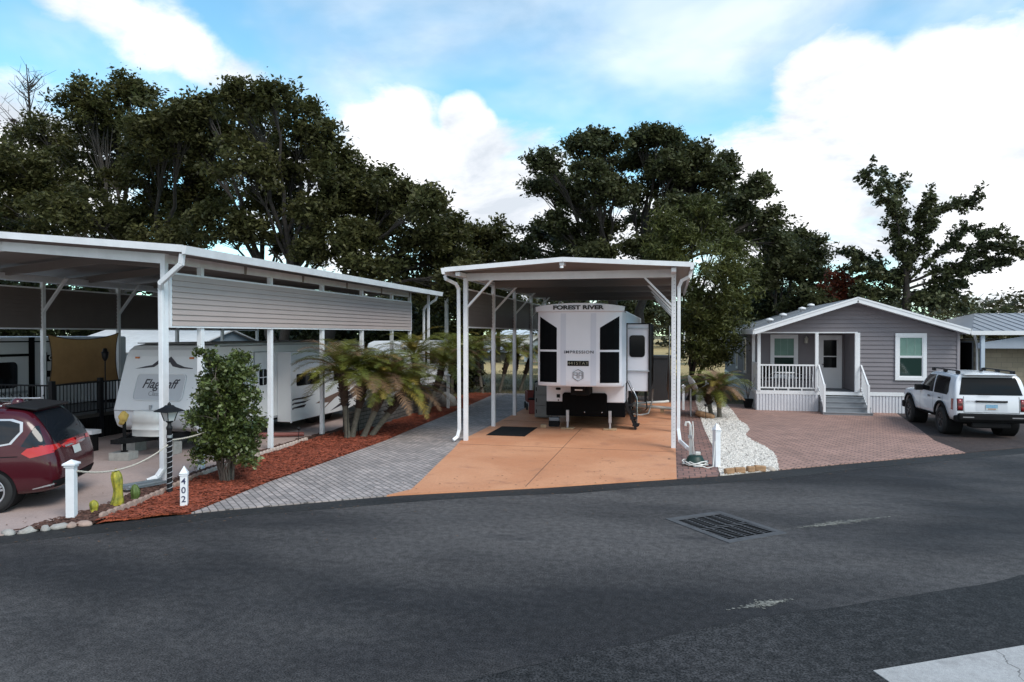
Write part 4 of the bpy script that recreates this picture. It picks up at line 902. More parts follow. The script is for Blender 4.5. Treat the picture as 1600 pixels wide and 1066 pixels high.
q = MB(); n = len(o_)
for k in range(n):
    p, r_ = o_[k], o_[(k + 1) % n]; q.bar(fr(*p, .022), fr(*r_, .022), .022, .02, (0, 1, 0))
q.build('panel_rim', tw, tb)
lettering('lettering', 'Flagstaff', .34, fr(-12.72, 1.72, .02), RM, mat('decal_dark', (.035, .03, .04), .5), tb, sx=.92, shear=.35, bold=.004, depth=.002)
lettering('lettering', 'Classic', .17, fr(-12.75, 1.48, .02), RM, mat('decal_grey', (.25, .25, .27), .5), tb, sx=1.0, depth=.002)
dk = MATS['decal_dark']
q = [(-13.55, 2.10), (-13.25, 2.17), (-13.06, 2.20), (-12.84, 2.38), (-12.70, 2.29), (-12.56, 2.42), (-12.34, 2.24), (-12.1, 2.16), (-11.85, 2.13), (-11.85, 2.11), (-12.2, 2.125), (-12.45, 2.17), (-12.56, 2.28), (-12.64, 2.19), (-12.72, 2.2), (-12.82, 2.27), (-13.0, 2.15), (-13.2, 2.13)]
nose_flat('mountain_decal', q, dk, tb, .012)
q = MB(); q.box(*sorted((-13.62, -13.5)), 15.50, 15.54, 2.36, 2.41); q.box(-12.0, -11.88, 15.50, 15.54, 2.36, 2.41); q.build('marker_light', mat('amber_lens', (.45, .13, .03), .25), tb)
q = MB(); q.box(-12.86, -12.80, 15.085, 15.13, .98, 1.2); q.build('hatch_vent', galv, tb)
q = MB(); q.box(-13.9, -11.6, 15.085, 15.12, 1.04, 1.055); q.build('seam', MATS['decal_grey'], tb)
# side: door, windows, decals
q = MB(); q.box(x1, x1 + .02, 17.62, 18.42, .62, 2.48); dr = q.build('door', tw, tt, bevel=.008)
q = MB()
for (a, c, d, e) in ((17.60, 17.63, .6, 2.5), (18.41, 18.44, .6, 2.5)): q.box(x1, x1 + .028, a, c, d, e)
q.box(x1, x1 + .028, 17.63, 18.41, 2.47, 2.5); q.build('door_frame', galv, dr)
q = MB(); q.prism(rrect(17.86, 18.24, 1.52, 1.98, .06), 'yz', x1 + .02, x1 + .027); q.build('window', glass_dark, dr)
q = MB(); q.box(x1 + .027, x1 + .031, 18.035, 18.06, 1.53, 1.97); q.box(x1 + .027, x1 + .031, 17.87, 18.035, 1.735, 1.76); q.box(x1 + .027, x1 + .031, 18.06, 18.23, 1.735, 1.76); q.build('muntin', tw, dr)
q = MB(); q.box(x1 + .02, x1 + .05, 17.7, 17.74, 1.15, 1.4); q.build('handle', black, dr)
def side_flat(name, poly, m, parent, x, th=.005): return MB().prism(poly, 'yz', x, x + th).build(name, m, parent)
side_flat('swoosh_decal', [(15.95, 2.02), (16.3, 2.06), (16.75, 2.2), (17.2, 2.24), (16.9, 2.14), (16.6, 2.06), (17.1, 2.08), (17.35, 2.0), (16.8, 2.0), (16.3, 1.98)], dk, tb, x1 + .001)
side_flat('swoosh_decal', [(16.0, 1.96), (16.5, 1.96), (17.0, 1.98), (17.3, 1.92), (16.6, 1.9)], mat('decal_brown', (.16, .10, .08), .5), tb, x1 + .001)
so = MB().box(x1, -11.1, 18.82, 24.9, .36, 2.42); sl = so.build('slide_out', tw, tt, bevel=.02)
q = MB(); q.box(x1, -11.08, 18.79, 24.93, 2.42, 2.46); q.box(-11.1, -11.075, 18.79, 18.86, .34, 2.42); q.build('slide_trim', white, sl)
for a, c in ((19.15, 20.55), (21.55, 22.9)):
    side_flat('window', rrect(a, c, 1.42, 1.78, .05), glass_dark, sl, -11.1, .012)
BR = MATS['decal_brown']
for k in range(3):
    z = 1.02 - .13 * k; side_flat('stripe_decal', [(18.88, z), (18.98, z + .03), (18.98, z - .03), (18.88, z - .04)], dk, sl, -11.1)
    side_flat('stripe_decal', [(19.0, z - .015), (19.6, z - .02), (20.3 - .3 * k, z + .06), (19.7, z + .035), (19.0, z + .03)], dk, sl, -11.1)
for pl_, m_ in (([(20.3, .78), (20.9, .9), (21.8, 1.02), (23.2, 1.40), (22.4, 1.02), (21.6, .84), (20.6, .46), (21.2, .74)], BR), ([(21.3, .44), (22.4, .74), (23.4, 1.02), (24.2, 1.08), (23.4, .86), (22.3, .58)], dk), ([(22.3, .86), (23.1, 1.12), (24.4, 1.22), (23.4, .98)], dk)):
    side_flat('swoosh_decal', pl_, m_, sl, -11.1)
q = MB(); q.box(x0 + .2, x1 - .2, 15.6, 24.8, .40, .50); q.bar((-13.6, 15.7, .46), (-12.72, 13.95, .46), .08, .12); q.bar((-11.9, 15.7, .46), (-12.68, 13.95, .46), .08, .12); q.box(-12.8, -12.6, 13.78, 13.98, .42, .52); ch = q.build('tongue_frame', black_matt, tt)
q = MB(); q.tube([(-12.70, 14.1, .2), (-12.70, 14.1, .95)], .04, 10); q.tube([(-12.70, 14.1, .19), (-12.70, 14.1, .22)], .08, 10); q.build('tongue_jack', black_matt, ch)
q = MB(); pts = [(-12.48 + .42 * math.cos(a), 14.62 + .2 * math.sin(a)) for a in [k * math.pi / 12 for k in range(24)]]
pts = [(-12.46 + .41 * (abs(math.cos(a)) ** .6) * (1 if math.cos(a) > 0 else -1), 14.62 + .21 * (abs(math.sin(a)) ** .6) * (1 if math.sin(a) > 0 else -1)) for a in [k * math.pi / 12 + .01 for k in range(24)]]
vs = []; fs = []
for j, (z, s_) in enumerate(((.52, .98), (.66, .98), (.67, 1.03), (.70, 1.03), (.71, .98), (.84, .975), (.85, 1.02), (1.0, .975), (1.12, .88), (1.13, .7))):
    vs += [(-12.46 + (x + 12.46) * s_, 14.62 + (y - 14.62) * s_, z) for x, y in pts]
for j in range(9):
    for k in range(24): fs.append((j * 24 + k, j * 24 + (k + 1) % 24, (j + 1) * 24 + (k + 1) % 24, (j + 1) * 24 + k))
fs.append(tuple(range(9 * 24, 10 * 24))); q.add(vs, fs, 0, True); q.build('gas_bottle_cover', mat('tank_cover_white', (.74, .73, .71), .45, var=.06), tt)
bm = bmesh.new(); bmesh.ops.create_icosphere(bm, subdivisions=3, radius=1)
for v in bm.verts:
    k = 1 + .55 * mnoise.noise(v.co * 1.9 + Vector((3, 0, 1))); v.co = Vector((v.co.x * .105 * k + .03 * v.co.z, v.co.y * .09 * k, v.co.z * .165 * (1 + .2 * mnoise.noise(v.co * 4))))
me = bpy.data.meshes.new('jack_cover'); bm.to_mesh(me); bm.free(); me.polygons.foreach_set('use_smooth', [True] * len(me.polygons))
o = link('jack_cover', me, mat('yellow_cloth', (.52, .36, .10), .9, var=.15, vscale=12)); o.location = (-12.72, 14.08, 1.0); tag(o, 'yellow cloth cover pulled over the tongue jack of the white travel trailer', 'cover')
for y in (21.3, 22.3): MB().lathe((x1 - .25, y, .36), [(.18, -.1), (.33, -.1), (.36, -.07), (.36, .07), (.33, .1), (.18, .1)], 20, axis='x').build('wheel', rubber, tt)
def cblock(x, y, z, rz, label, s=(.2, .2, .19)):
    q = MB(); a, c, h_ = s; q.box(-a, a, -c, -c + .04, 0, h_); q.box(-a, a, c - .04, c, 0, h_); q.box(-a, -a + .05, -c + .04, c - .04, 0, h_); q.box(a - .05, a, -c + .04, c - .04, 0, h_); q.box(-.025, .025, -c + .04, c - .04, 0, h_ - .01); q.box(-a + .05, a - .05, -c + .04, c - .04, h_ - .012, h_ - .004)
    o = q.build('concrete_block', concrete, bevel=.006); o.location = (x, y, z); o.rotation_euler = (0, 0, rz); tag(o, label, 'block', 'concrete blocks by the trailer tongue'); return o
cblock(-12.68, 14.05, .021, R(10), 'pale concrete block under the tongue jack of the white trailer', (.24, .2, .18))
cblock(-13.4, 15.2, .021, R(0), 'dim concrete block on the floor left of the trailer tongue', (.2, .2, .3)); cblock(-12.15, 15.0, .021, 0, 'dim concrete block on the floor right of the trailer tongue', (.2, .15, .3)); cblock(-10.95, 14.9, .021, 0, 'concrete block behind the bush at the trailer front corner', (.18, .15, .3))
tag(place(MB().tube([(-11.5, 17.8, .12), (-10.9, 18.1, .10), (-10.4, 18.35, .1)], .06, 10).build('drain_pipe', mat('dull_red_plastic', (.20, .06, .05), .5)), (-11, 18, .1)), 'dull red pipe lying on the pad beside the trailer slide-out', 'pipe')

# ------------------------------------------------------------------ second camper in the lot further left
rv2 = thing('camper', 'white camper with black window and dark bands behind the left carport posts', 'camper trailer', (-20.5, 14, 0))
b = MB(); b.box(-21.8, -19.25, 8.0, 21.5, .7, 2.92); bo = b.build('body', mat('camper_white', (.58, .60, .63), .4), rv2, bevel=.06)
X = -19.25
def sf(name, poly, m, d=.006): return MB().prism(poly, 'yz', X, X + d).build(name, m, bo)
sf('stripe', [(8.2, 2.62), (15.2, 2.62), (15.2, 2.68), (8.2, 2.68)], rvb); sf('stripe', [(8.2, 2.77), (19.3, 2.74), (19.3, 2.78), (8.2, 2.81)], rvb); sf('stripe', [(8.2, 2.32), (17.6, 2.32), (17.6, 2.4), (8.2, 2.4)], rvb)
sf('band', [(17.55, .8), (17.75, .8), (17.75, 2.9), (17.55, 2.9)], rvb, .02); sf('band', [(18.0, .8), (18.2, .8), (18.2, 2.42), (18.0, 2.42)], rvb); sf('name_band', [(18.2, 2.13), (21.0, 2.13), (21.0, 2.34), (18.2, 2.34)], rvb)
sf('stripe', [(18.2, 1.64), (21.0, 1.64), (21.0, 1.84), (18.2, 1.84)], rvb)
lettering('lettering', 'COUGAR', .22, (X + .008, 18.25, 2.235), 'right', trimw, bo, sx=1.2, bold=.006, depth=.002, align='LEFT')
sf('window', rrect(15.4, 17.15, 1.38, 2.16, .14), glass_dark, .03)
q = MB(); q.prism([(8.2, 1.2), (17.5, 1.2), (17.5, 1.28), (8.2, 1.28)], 'yz', X, X + .02); q.build('trim', galv, bo)
b = MB(); b.box(-21.7, -19.35, 8.1, 21.4, .35, .7); b.build('skirt', black_matt, rv2)
for y in (12.6, 13.6): MB().lathe((-19.5, y, .36), [(.18, -.1), (.33, -.1), (.36, -.07), (.36, .07), (.33, .1), (.18, .1)], 20, axis='x').build('wheel', rubber, rv2)

# shade sail between two posts
n = 16; vs = []; fs = []
for j in range(n + 1):
    for i in range(n + 1):
        s_, t_ = i / n, j / n
        yy = 16.24 + (18.80 - 16.24) * s_; zb = 1.52; zt = 2.98 + .05 * s_
        cx = 4 * s_ * (1 - s_); cy = 4 * t_ * (1 - t_)
        y = 17.5 + (yy - 17.5) * (1 - .09 * cy); z = (zb + .05 * cx) * (1 - t_) + (zt - .17 * cx) * t_
        vs.append((-17.14 + .05 * cx * cy + .012 * math.sin(s_ * 16), y, z))
for j in range(n):
    for i in range(n): fs.append((j * (n + 1) + i, j * (n + 1) + i + 1, (j + 1) * (n + 1) + i + 1, (j + 1) * (n + 1) + i))
o = MB().add(vs, fs, 0, True).build('shade_sail', mat('tan_canvas', (.34, .185, .075), .9, var=.12, vscale=3, trans=.35)); place(o, (-17.14, 17.5, 1.5)); tag(o, 'tan shade sail stretched between two carport posts', 'sail')
ed = MB(); 
for row in ([vs[i] for i in range(n + 1)], [vs[n * (n + 1) + i] for i in range(n + 1)], [vs[j * (n + 1)] for j in range(n + 1)], [vs[j * (n + 1) + n] for j in range(n + 1)]): ed.tube(row, .014, 5)
ed.build('hem', mat('hem_brown', (.08, .05, .03), .8), o)
# black deck with railing
dk_ = thing('deck', 'raised deck with black metal railing and dark skirting beneath the tan sail', 'deck', (-17.2, 17.3, 0))
b = MB(); b.box(-19, -16.1, 15.3, 19.6, .62, .72); b.build('floor', mat('deck_dark', (.05, .045, .04), .8), dk_)
b = MB(); b.box(-19, -16.13, 15.33, 19.5, .02, .62)
for k in range(44): b.box(-16.13, -16.10, 15.33 + .095 * k, 15.39 + .095 * k, .02, .62)
b.build('skirting', black_matt, dk_)
def railing(p, q, z0, z1, n):
    p, q = Vector(p), Vector(q); r_ = MB(); r_.bar((*p, z1), (*q, z1), .05, .04); r_.bar((*p, z0 + .1), (*q, z0 + .1), .035, .035)
    o = r_.build('railing', black, dk_); bb = MB()
    for k in range(1, n): c = p + (q - p) * k / n; bb.box(c.x - .009, c.x + .009, c.y - .009, c.y + .009, z0 + .1, z1)
    bb.build('balusters', black, o)
railing((-16.12, 15.4), (-16.12, 19.5), .72, 1.62, 36); railing((-18.0, 15.35), (-16.2, 15.35), .72, 1.62, 14)
for x, y in ((-16.12, 15.38), (-16.12, 17.0), (-16.12, 19.5), (-18.0, 15.35)): MB().box(x - .06, x + .06, y - .06, y + .06, .02, 1.74).build('post', black, dk_)
sc = MB()
for k in range(7):
    cx = -17.9 + .26 * k
    sc.tube([(cx + .11 * (1 - t_ / 16) * math.cos(t_ * .75), 15.33, 1.18 + .28 * (t_ / 16 - .2) + .11 * (1 - t_ / 16) * math.sin(t_ * .75)) for t_ in range(16)], .011, 5)
sc.build('scrollwork', black, dk_)
b = MB()
for k in range(3): b.box(-17.0, -16.0, 14.35 + .3 * k, 14.65 + .3 * k, .02, .2 + .18 * k)
b.build('steps', mat('step_dark', (.10, .10, .10), .8), dk_)
t = thing('garden_torch', 'slim black garden torch standing at the deck railing before the tan sail', 'torch', (-16.0, 17.05, .72))
MB().tube([(0, 0, 0), (0, 0, 1.5)], .018, 6).build('pole', black, t, w=False); MB().lathe((0, 0, 1.5), [(.03, 0), (.075, .08), (.10, .26), (.07, .27), (.05, .36), (0, .37)], 8).build('lamp_head', black, t, w=False)
t = thing('step_bench', 'grey white step board low beside the trailer nose', 'step', (-14.6, 14.9, .02)); MB().box(-.5, .35, -.15, .15, .44, .54).build('board', white_old, t, w=False); 
for x in (-.4, .25): MB().box(x - .04, x + .04, -.12, .12, 0, .44).build('leg', black_matt, t, w=False)
# house number post in the dark at the steps
t = thing('number_post', 'thin dark post with pale numerals beside the deck steps', 'post', (-14.1, 13.1, .02)); MB().box(-.06, .06, -.04, .04, 0, 1.05).build('board', black, t, w=False)
lettering('numerals', '0', .2, (0, -.045, .92), 'front', white, t, w=False, depth=.002, bold=.006)

# ------------------------------------------------------------------ vehicles
def loft(stations, sub=2):
    """stations: (x, [(y, z, dx), ...] from the keel to the roof centre); mirrored, closed at both ends, subdivided"""
    n = len(stations[0][1]); bm = bmesh.new(); L = []; Rr = []
    for x, pts in stations:
        L.append([bm.verts.new((x + p[2], p[0], p[1])) for p in pts]); Rr.append([bm.verts.new((x + p[2], -p[0], p[1])) if p[0] > 1e-6 else None for p in pts])
        for i, v in enumerate(Rr[-1]):
            if v is None: Rr[-1][i] = L[-1][i]
    def face(*vs):
        u_ = []
        for v in vs:
            if v not in u_: u_.append(v)
        if len(u_) >= 3:
            try: bm.faces.new(u_)
            except ValueError: pass
    for a in range(len(stations) - 1):
        for i in range(n - 1):
            face(L[a][i], L[a][i + 1], L[a + 1][i + 1], L[a + 1][i]); face(Rr[a][i], Rr[a + 1][i], Rr[a + 1][i + 1], Rr[a][i + 1])
    for a in (0, -1):
        for i in range(n - 1): face(L[a][i], L[a][i + 1], Rr[a][i + 1], Rr[a][i])
    bmesh.ops.recalc_face_normals(bm, faces=bm.faces)
    me = bpy.data.meshes.new('loft'); bm.to_mesh(me); bm.free()
    o = bpy.data.objects.new('loft', me); C.objects.link(o); s_ = o.modifiers.new('s', 'SUBSURF'); s_.levels = sub; s_.render_levels = sub
    bpy.context.view_layer.update(); r_ = bpy.data.meshes.new_from_object(o.evaluated_get(bpy.context.evaluated_depsgraph_get())); bpy.data.objects.remove(o)
    return r_
def bvh_of(me):
    bm = bmesh.new(); bm.from_mesh(me); t = BVHTree.FromBMesh(bm); bm.free(); return t
def skin_panel(tree, poly, side, d=.006, grid=.08):
    """flat outline wrapped on a body: side 'L' (x,z seen from +Y), 'R', 'B' (y,z seen from behind), 'T' (x,y from above)"""
    bm = bmesh.new(); put = {'L': lambda u, v: (u, 0, v), 'R': lambda u, v: (u, 0, v), 'B': lambda u, v: (0, u, v), 'F': lambda u, v: (0, u, v), 'T': lambda u, v: (u, v, 0)}[side]
    bm.faces.new([bm.verts.new(put(*p)) for p in poly])
    us = [p[0] for p in poly]; vs_ = [p[1] for p in poly]
    ax = {'L': ((1, 0, 0), (0, 0, 1)), 'R': ((1, 0, 0), (0, 0, 1)), 'B': ((0, 1, 0), (0, 0, 1)), 'F': ((0, 1, 0), (0, 0, 1)), 'T': ((1, 0, 0), (0, 1, 0))}[side]
    for lo, hi, no in ((min(us), max(us), ax[0]), (min(vs_), max(vs_), ax[1])):
        k = lo + grid
        while k < hi - .005:
            bmesh.ops.bisect_plane(bm, geom=bm.verts[:] + bm.edges[:] + bm.faces[:], plane_co=Vector(no) * k, plane_no=no); k += grid
    dr = {'L': Vector((0, -1, 0)), 'R': Vector((0, 1, 0)), 'B': Vector((1, 0, 0)), 'F': Vector((-1, 0, 0)), 'T': Vector((0, 0, -1))}[side]
    for v in bm.verts:
        h = tree.ray_cast(v.co - dr * 6, dr)
        if h[0] is not None: v.co = h[0] - dr * d
    bmesh.ops.recalc_face_normals(bm, faces=bm.faces)
    me = bpy.data.meshes.new('p'); bm.to_mesh(me); bm.free()
    me.polygons.foreach_set('use_smooth', [True] * len(me.polygons)); return me
def cut_arches(me, axles, r, zc, hw):
    o = bpy.data.objects.new('b', me); C.objects.link(o); cs = []
    for ax in axles:
        for s_ in (-1, 1):
            q = MB().lathe((ax, s_ * hw, zc), [(r, -.26), (r, .3)], 28, axis='y', smooth=False); c = bpy.data.objects.new('c', q.mesh()); C.objects.link(c); cs.append(c)
            md = o.modifiers.new('x', 'BOOLEAN'); md.object = c; md.operation = 'DIFFERENCE'; md.solver = 'EXACT'
    bpy.context.view_layer.update(); r_ = bpy.data.meshes.new_from_object(o.evaluated_get(bpy.context.evaluated_depsgraph_get()))
    for c in cs + [o]: bpy.data.objects.remove(c)
    r_.materials.clear(); return r_
def set_smooth(me, ang=35):
    me.polygons.foreach_set('use_smooth', [True] * len(me.polygons))
    try: me.set_sharp_from_angle(angle=R(ang))
    except Exception: pass
def pmesh(name, me, m, parent): return link(name, me, m, parent, w=False)
def wheel(parent, x, y, r, w_, rim_r, spokes, rimm, side):
    """tyre with a spoked rim; side = +1 faces +Y"""
    q = MB().lathe((x, y, r), [(rim_r, -w_ / 2), (r * .93, -w_ / 2), (r, -w_ / 2 + .04), (r, w_ / 2 - .04), (r * .93, w_ / 2), (rim_r, w_ / 2), (rim_r - .01, w_ / 2 - .06), (rim_r - .01, -w_ / 2 + .02)], 36, axis='y')
    wh = q.build('wheel', rubber, parent, w=False)
    b = MB(); yo = y + side * (w_ / 2 - .02)
    b.lathe((x, yo, r), [(rim_r - .035, -.02), (rim_r - .03, .012), (rim_r, .016), (rim_r, -.02)], 36, axis='y')
    b.lathe((x, yo, r), [(0, side * .012), (.06, side * .012), (.065, -side * .02)], 16, axis='y')
    for k in range(spokes):
        a = 2 * math.pi * k / spokes + .3
        for da in (-.16, .16):
            p = Vector((x + .05 * math.cos(a), yo - .004 * side, r + .05 * math.sin(a))); e = Vector((x + (rim_r - .02) * math.cos(a + da), yo - .004 * side, r + (rim_r - .02) * math.sin(a + da)))
            b.bar(p, e, .024, .036, (-math.sin(a), 0, math.cos(a)))
    b.build('rim', rimm, wh, w=False)
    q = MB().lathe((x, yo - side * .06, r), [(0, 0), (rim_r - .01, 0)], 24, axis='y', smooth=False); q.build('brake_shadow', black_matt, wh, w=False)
    return wh

# --- white off-roader
suvw = mat('suv_white_paint', (.70, .72, .76), .22, coat=.6, var=.02)
S = thing('car', 'white boxy off-roader with black roof rails parked nose in beside the grey house', 'car', (8.84, 23.3, .018), R(90))
def sec(w_, zb, belt, zr, wr, dxs=(0, 0, 0, 0, 0, 0, 0, 0, 0)):
    p = [(0, zb), (w_ * .86, zb), (w_ * .985, zb + .13), (w_, (zb + belt) / 2 + .08), (w_ * .985, belt), (w_ * .985 * .5 + wr * .5 + .01, (belt + zr) / 2), (wr, zr - .09), (wr - .13, zr - .01), (0, zr + .015)]
    return [(y, z, d) for (y, z), d in zip(p, dxs)]
lean_ = (.06, .02, 0, 0, .03, .13, .22, .26, .27); le2 = tuple(x * .55 for x in lean_)
st = [(-1.00, sec(.88, .50, 1.17, 1.80, .76, lean_)), (-.97, sec(.90, .48, 1.17, 1.82, .78, lean_)), (-.90, sec(.955, .45, 1.17, 1.83, .81, le2)), (-.6, sec(.965, .42, 1.17, 1.85, .82)), (.2, sec(.965, .40, 1.17, 1.87, .83)), (1.0, sec(.965, .40, 1.16, 1.87, .82)),
      (1.62, sec(.965, .40, 1.15, 1.83, .79)), (2.22, [(0, .40, 0), (.83, .40, 0), (.95, .53, 0), (.965, .85, 0), (.95, 1.14, 0), (.90, 1.18, 0), (.82, 1.21, 0), (.68, 1.235, 0), (0, 1.26, 0)]),
      (3.2, [(0, .42, 0), (.83, .42, 0), (.95, .55, 0), (.965, .85, 0), (.95, 1.06, 0), (.88, 1.12, 0), (.80, 1.15, 0), (.66, 1.165, 0), (0, 1.19, 0)]), (3.72, [(0, .45, 0), (.78, .45, 0), (.89, .55, 0), (.91, .82, 0), (.88, 1.02, 0), (.82, 1.08, 0), (.74, 1.11, 0), (.6, 1.125, 0), (0, 1.14, 0)]),
      (3.84, [(0, .5, 0), (.7, .5, 0), (.8, .58, 0), (.83, .8, 0), (.8, .97, 0), (.74, 1.02, 0), (.66, 1.05, 0), (.5, 1.06, 0), (0, 1.07, 0)])]
bodym = loft(st, 2); tr = bvh_of(bodym)
cut = cut_arches(bodym, (0, 2.85), .47, .43, .90); set_smooth(cut, 38); body = pmesh('body', cut, suvw, S)
SG = mat('privacy_glass', (.004, .005, .006), .08, spec=.22)
for sd in ('L', 'R'):
    y = 1 if sd == 'L' else -1
    pmesh('window', skin_panel(tr, [(1.86, 1.20), (1.50, 1.66), (1.38, 1.71), (.72, 1.73), (.72, 1.20)], sd), SG, body); pmesh('window', skin_panel(tr, [(.62, 1.20), (.62, 1.73), (-.36, 1.72), (-.44, 1.66), (-.50, 1.30), (-.42, 1.20)], sd), SG, body)
    for a in (0, 2.85):
        ring = []
        for k in range(-1, 14): t_ = math.pi * k / 12; ring.append((a + .565 * math.cos(t_), .43 + .565 * math.sin(t_)))
        inn = []
        for k in range(13, -2, -1): t_ = math.pi * k / 12; inn.append((a + .475 * math.cos(t_), .43 + .475 * math.sin(t_)))
        o = pmesh('wheel_arch', skin_panel(tr, [(x, max(z, .46)) for x, z in ring + inn], sd, .028, .2), black_matt, body); s_ = o.modifiers.new('s', 'SOLIDIFY'); s_.thickness = .03; s_.offset = 0
        q = MB().lathe((a, y * .72, .43), [(.465, -.2), (.465, .2)], 24, axis='y'); q.build('wheel_well', black_matt, body, w=False)
        wheel(S, a, y * .85, .40, .27, .23, 6, mat('dark_rim', (.05, .05, .055), .4, .6), y)
    pmesh('side_step', skin_panel(tr, [(.54, .46), (2.30, .46), (2.30, .56), (.54, .56)], sd, .02), black_matt, body)
    for a in (.86, -.02):
        o = pmesh('handle', skin_panel(tr, [(a, 1.045), (a + .2, 1.045), (a + .2, 1.085), (a, 1.085)], sd, .03), black, body)
    for a, z1 in ((.67, 1.16), (1.80, 1.14), (-.10, 1.15)): pmesh('door_seam', skin_panel(tr, [(a, .58), (a + .012, .58), (a + .012, z1), (a, z1)], sd, .003, .1), black_matt, body)
    q = MB(); q.box(1.62, 1.80, y * 1.0 - .10, y * 1.0 + .14, 1.17, 1.36); q.bar((1.72, y * .9, 1.2), (1.72, y * 1.0, 1.22), .05, .05); q.build('mirror', black, S, w=False, bevel=.03)
    q = MB(); q.bar((1.35, y * .70, 1.915), (-.55, y * .70, 1.905), .05, .035)
    for a in (1.35, .4, -.55): q.box(a - .11, a + .11, y * .70 - .03, y * .70 + .03, 1.82, 1.92)
    q.build('roof_rail', black, S, w=False, bevel=.012)
    tl = pmesh('tail_light', skin_panel(tr, [(y * .86, .80), (y * .735, .80), (y * .735, 1.12), (y * .86, 1.12)], 'B', .014), mat('tail_red', (.22, .012, .014), .15, coat=.5), body); o = tl.modifiers.new('s', 'SOLIDIFY'); o.thickness = .02
    pmesh('tail_light_frame', skin_panel(tr, [(y * .875, .785), (y * .72, .785), (y * .72, 1.135), (y * .875, 1.135)], 'B', .008), black, body)
    pmesh('tail_light_bar', skin_panel(tr, [(y * .85, .93), (y * .745, .93), (y * .745, 1.0), (y * .85, 1.0)], 'B', .018), mat('tail_dark', (.06, .008, .009), .2), body)
    pmesh('side_light', skin_panel(tr, [(-.88, .80), (-.76, .80), (-.76, 1.12), (-.88, 1.12)], sd, .008), MATS['tail_red'], body)
pmesh('rear_window', skin_panel(tr, [(-.80, 1.24), (.80, 1.24), (.74, 1.5), (.685, 1.73), (-.685, 1.73), (-.74, 1.5)], 'B', .008), SG, body)
pmesh('tailgate_seam', skin_panel(tr, [(-.705, .74), (.705, .74), (.705, .752), (-.705, .752)], 'B', .004), black_matt, body)
for y in (-.70, .70): pmesh('tailgate_seam', skin_panel(tr, [(y - .006, .74), (y + .006, .74), (y + .006, 1.2), (y - .006, 1.2)], 'B', .004), black_matt, body)
q = MB(); q.box(-1.005, -.99, -.02, .30, 1.27, 1.285); q.build('wiper', black, body, w=False)
o = pmesh('tailgate_handle', skin_panel(tr, [(-.40, 1.035), (.40, 1.035), (.40, 1.09), (-.40, 1.09)], 'B', .03), black, body); o.modifiers.new('s', 'SOLIDIFY').thickness = .025
lettering('lettering', 'LAND CRUISER', .035, (-1.008, .52, 1.065), Matrix.Rotation(R(-90), 4, 'Z') @ Matrix.Rotation(R(90), 4, 'X'), mat('grey_badge', (.10, .10, .11), .4), body, w=False, sx=1.2, depth=.004)
pmesh('plate_recess', skin_panel(tr, [(-.40, .78), (.40, .78), (.40, 1.0), (-.40, 1.0)], 'B', .003), mat('recess_white', (.58, .60, .64), .35), body)
pl_ = pmesh('licence_plate', skin_panel(tr, [(-.155, .83), (.155, .83), (.155, .98), (-.155, .98)], 'B', .016), mat('plate_white', (.55, .57, .55), .5), body)
pmesh('plate_print', skin_panel(tr, [(-.15, .875), (.15, .875), (.15, .975), (-.15, .975)], 'B', .018), mat('plate_blue', (.08, .25, .42), .5, col2=(.30, .45, .55), vscale=22), pl_)
pmesh('plate_print', skin_panel(tr, [(-.1, .84), (.1, .84), (.1, .865), (-.1, .865)], 'B', .018), mat('plate_rust', (.40, .18, .08), .5), pl_)
q = MB(); q.box(-1.10, -.86, -.86, .86, .52, .72); q.box(-1.04, -.8, -.92, .92, .46, .66); q.box(-1.0, -.6, -.5, .5, .30, .46); bp = q.build('rear_bumper', black_matt, S, w=False, bevel=.04)
for y in (-.62, .62): MB().box(-1.105, -1.10, y - .14, y + .14, .60, .63).build('reflector', mat('reflector_grey', (.25, .24, .25), .3), bp, w=False)
q = MB(); q.box(-.90, -.60, -.66, .66, 1.80, 1.835); q.build('spoiler', suvw, body, w=False, bevel=.02)
q = MB(); q.prism([(-.35, 1.88), (-.15, 1.88), (-.32, 1.945), (-.36, 1.945)], 'xz', -.02, .02); q.build('antenna_fin', black, body, w=False)
pmesh('windscreen', skin_panel(tr, [(1.68, -.62), (2.15, -.72), (2.15, .72), (1.68, .62)], 'T', .006), SG, body)
q = MB(); q.box(3.6, 3.88, -.9, .9, .42, .66); q.build('front_bumper', black_matt, S, w=False, bevel=.05)
for y in (-.62, .62): MB().lathe((3.82, y, .88), [(0, .03), (.09, .02), (.1, -.03)], 16, axis='x').build('headlight', mat('lamp_clear', (.5, .52, .55), .1), S, w=False)

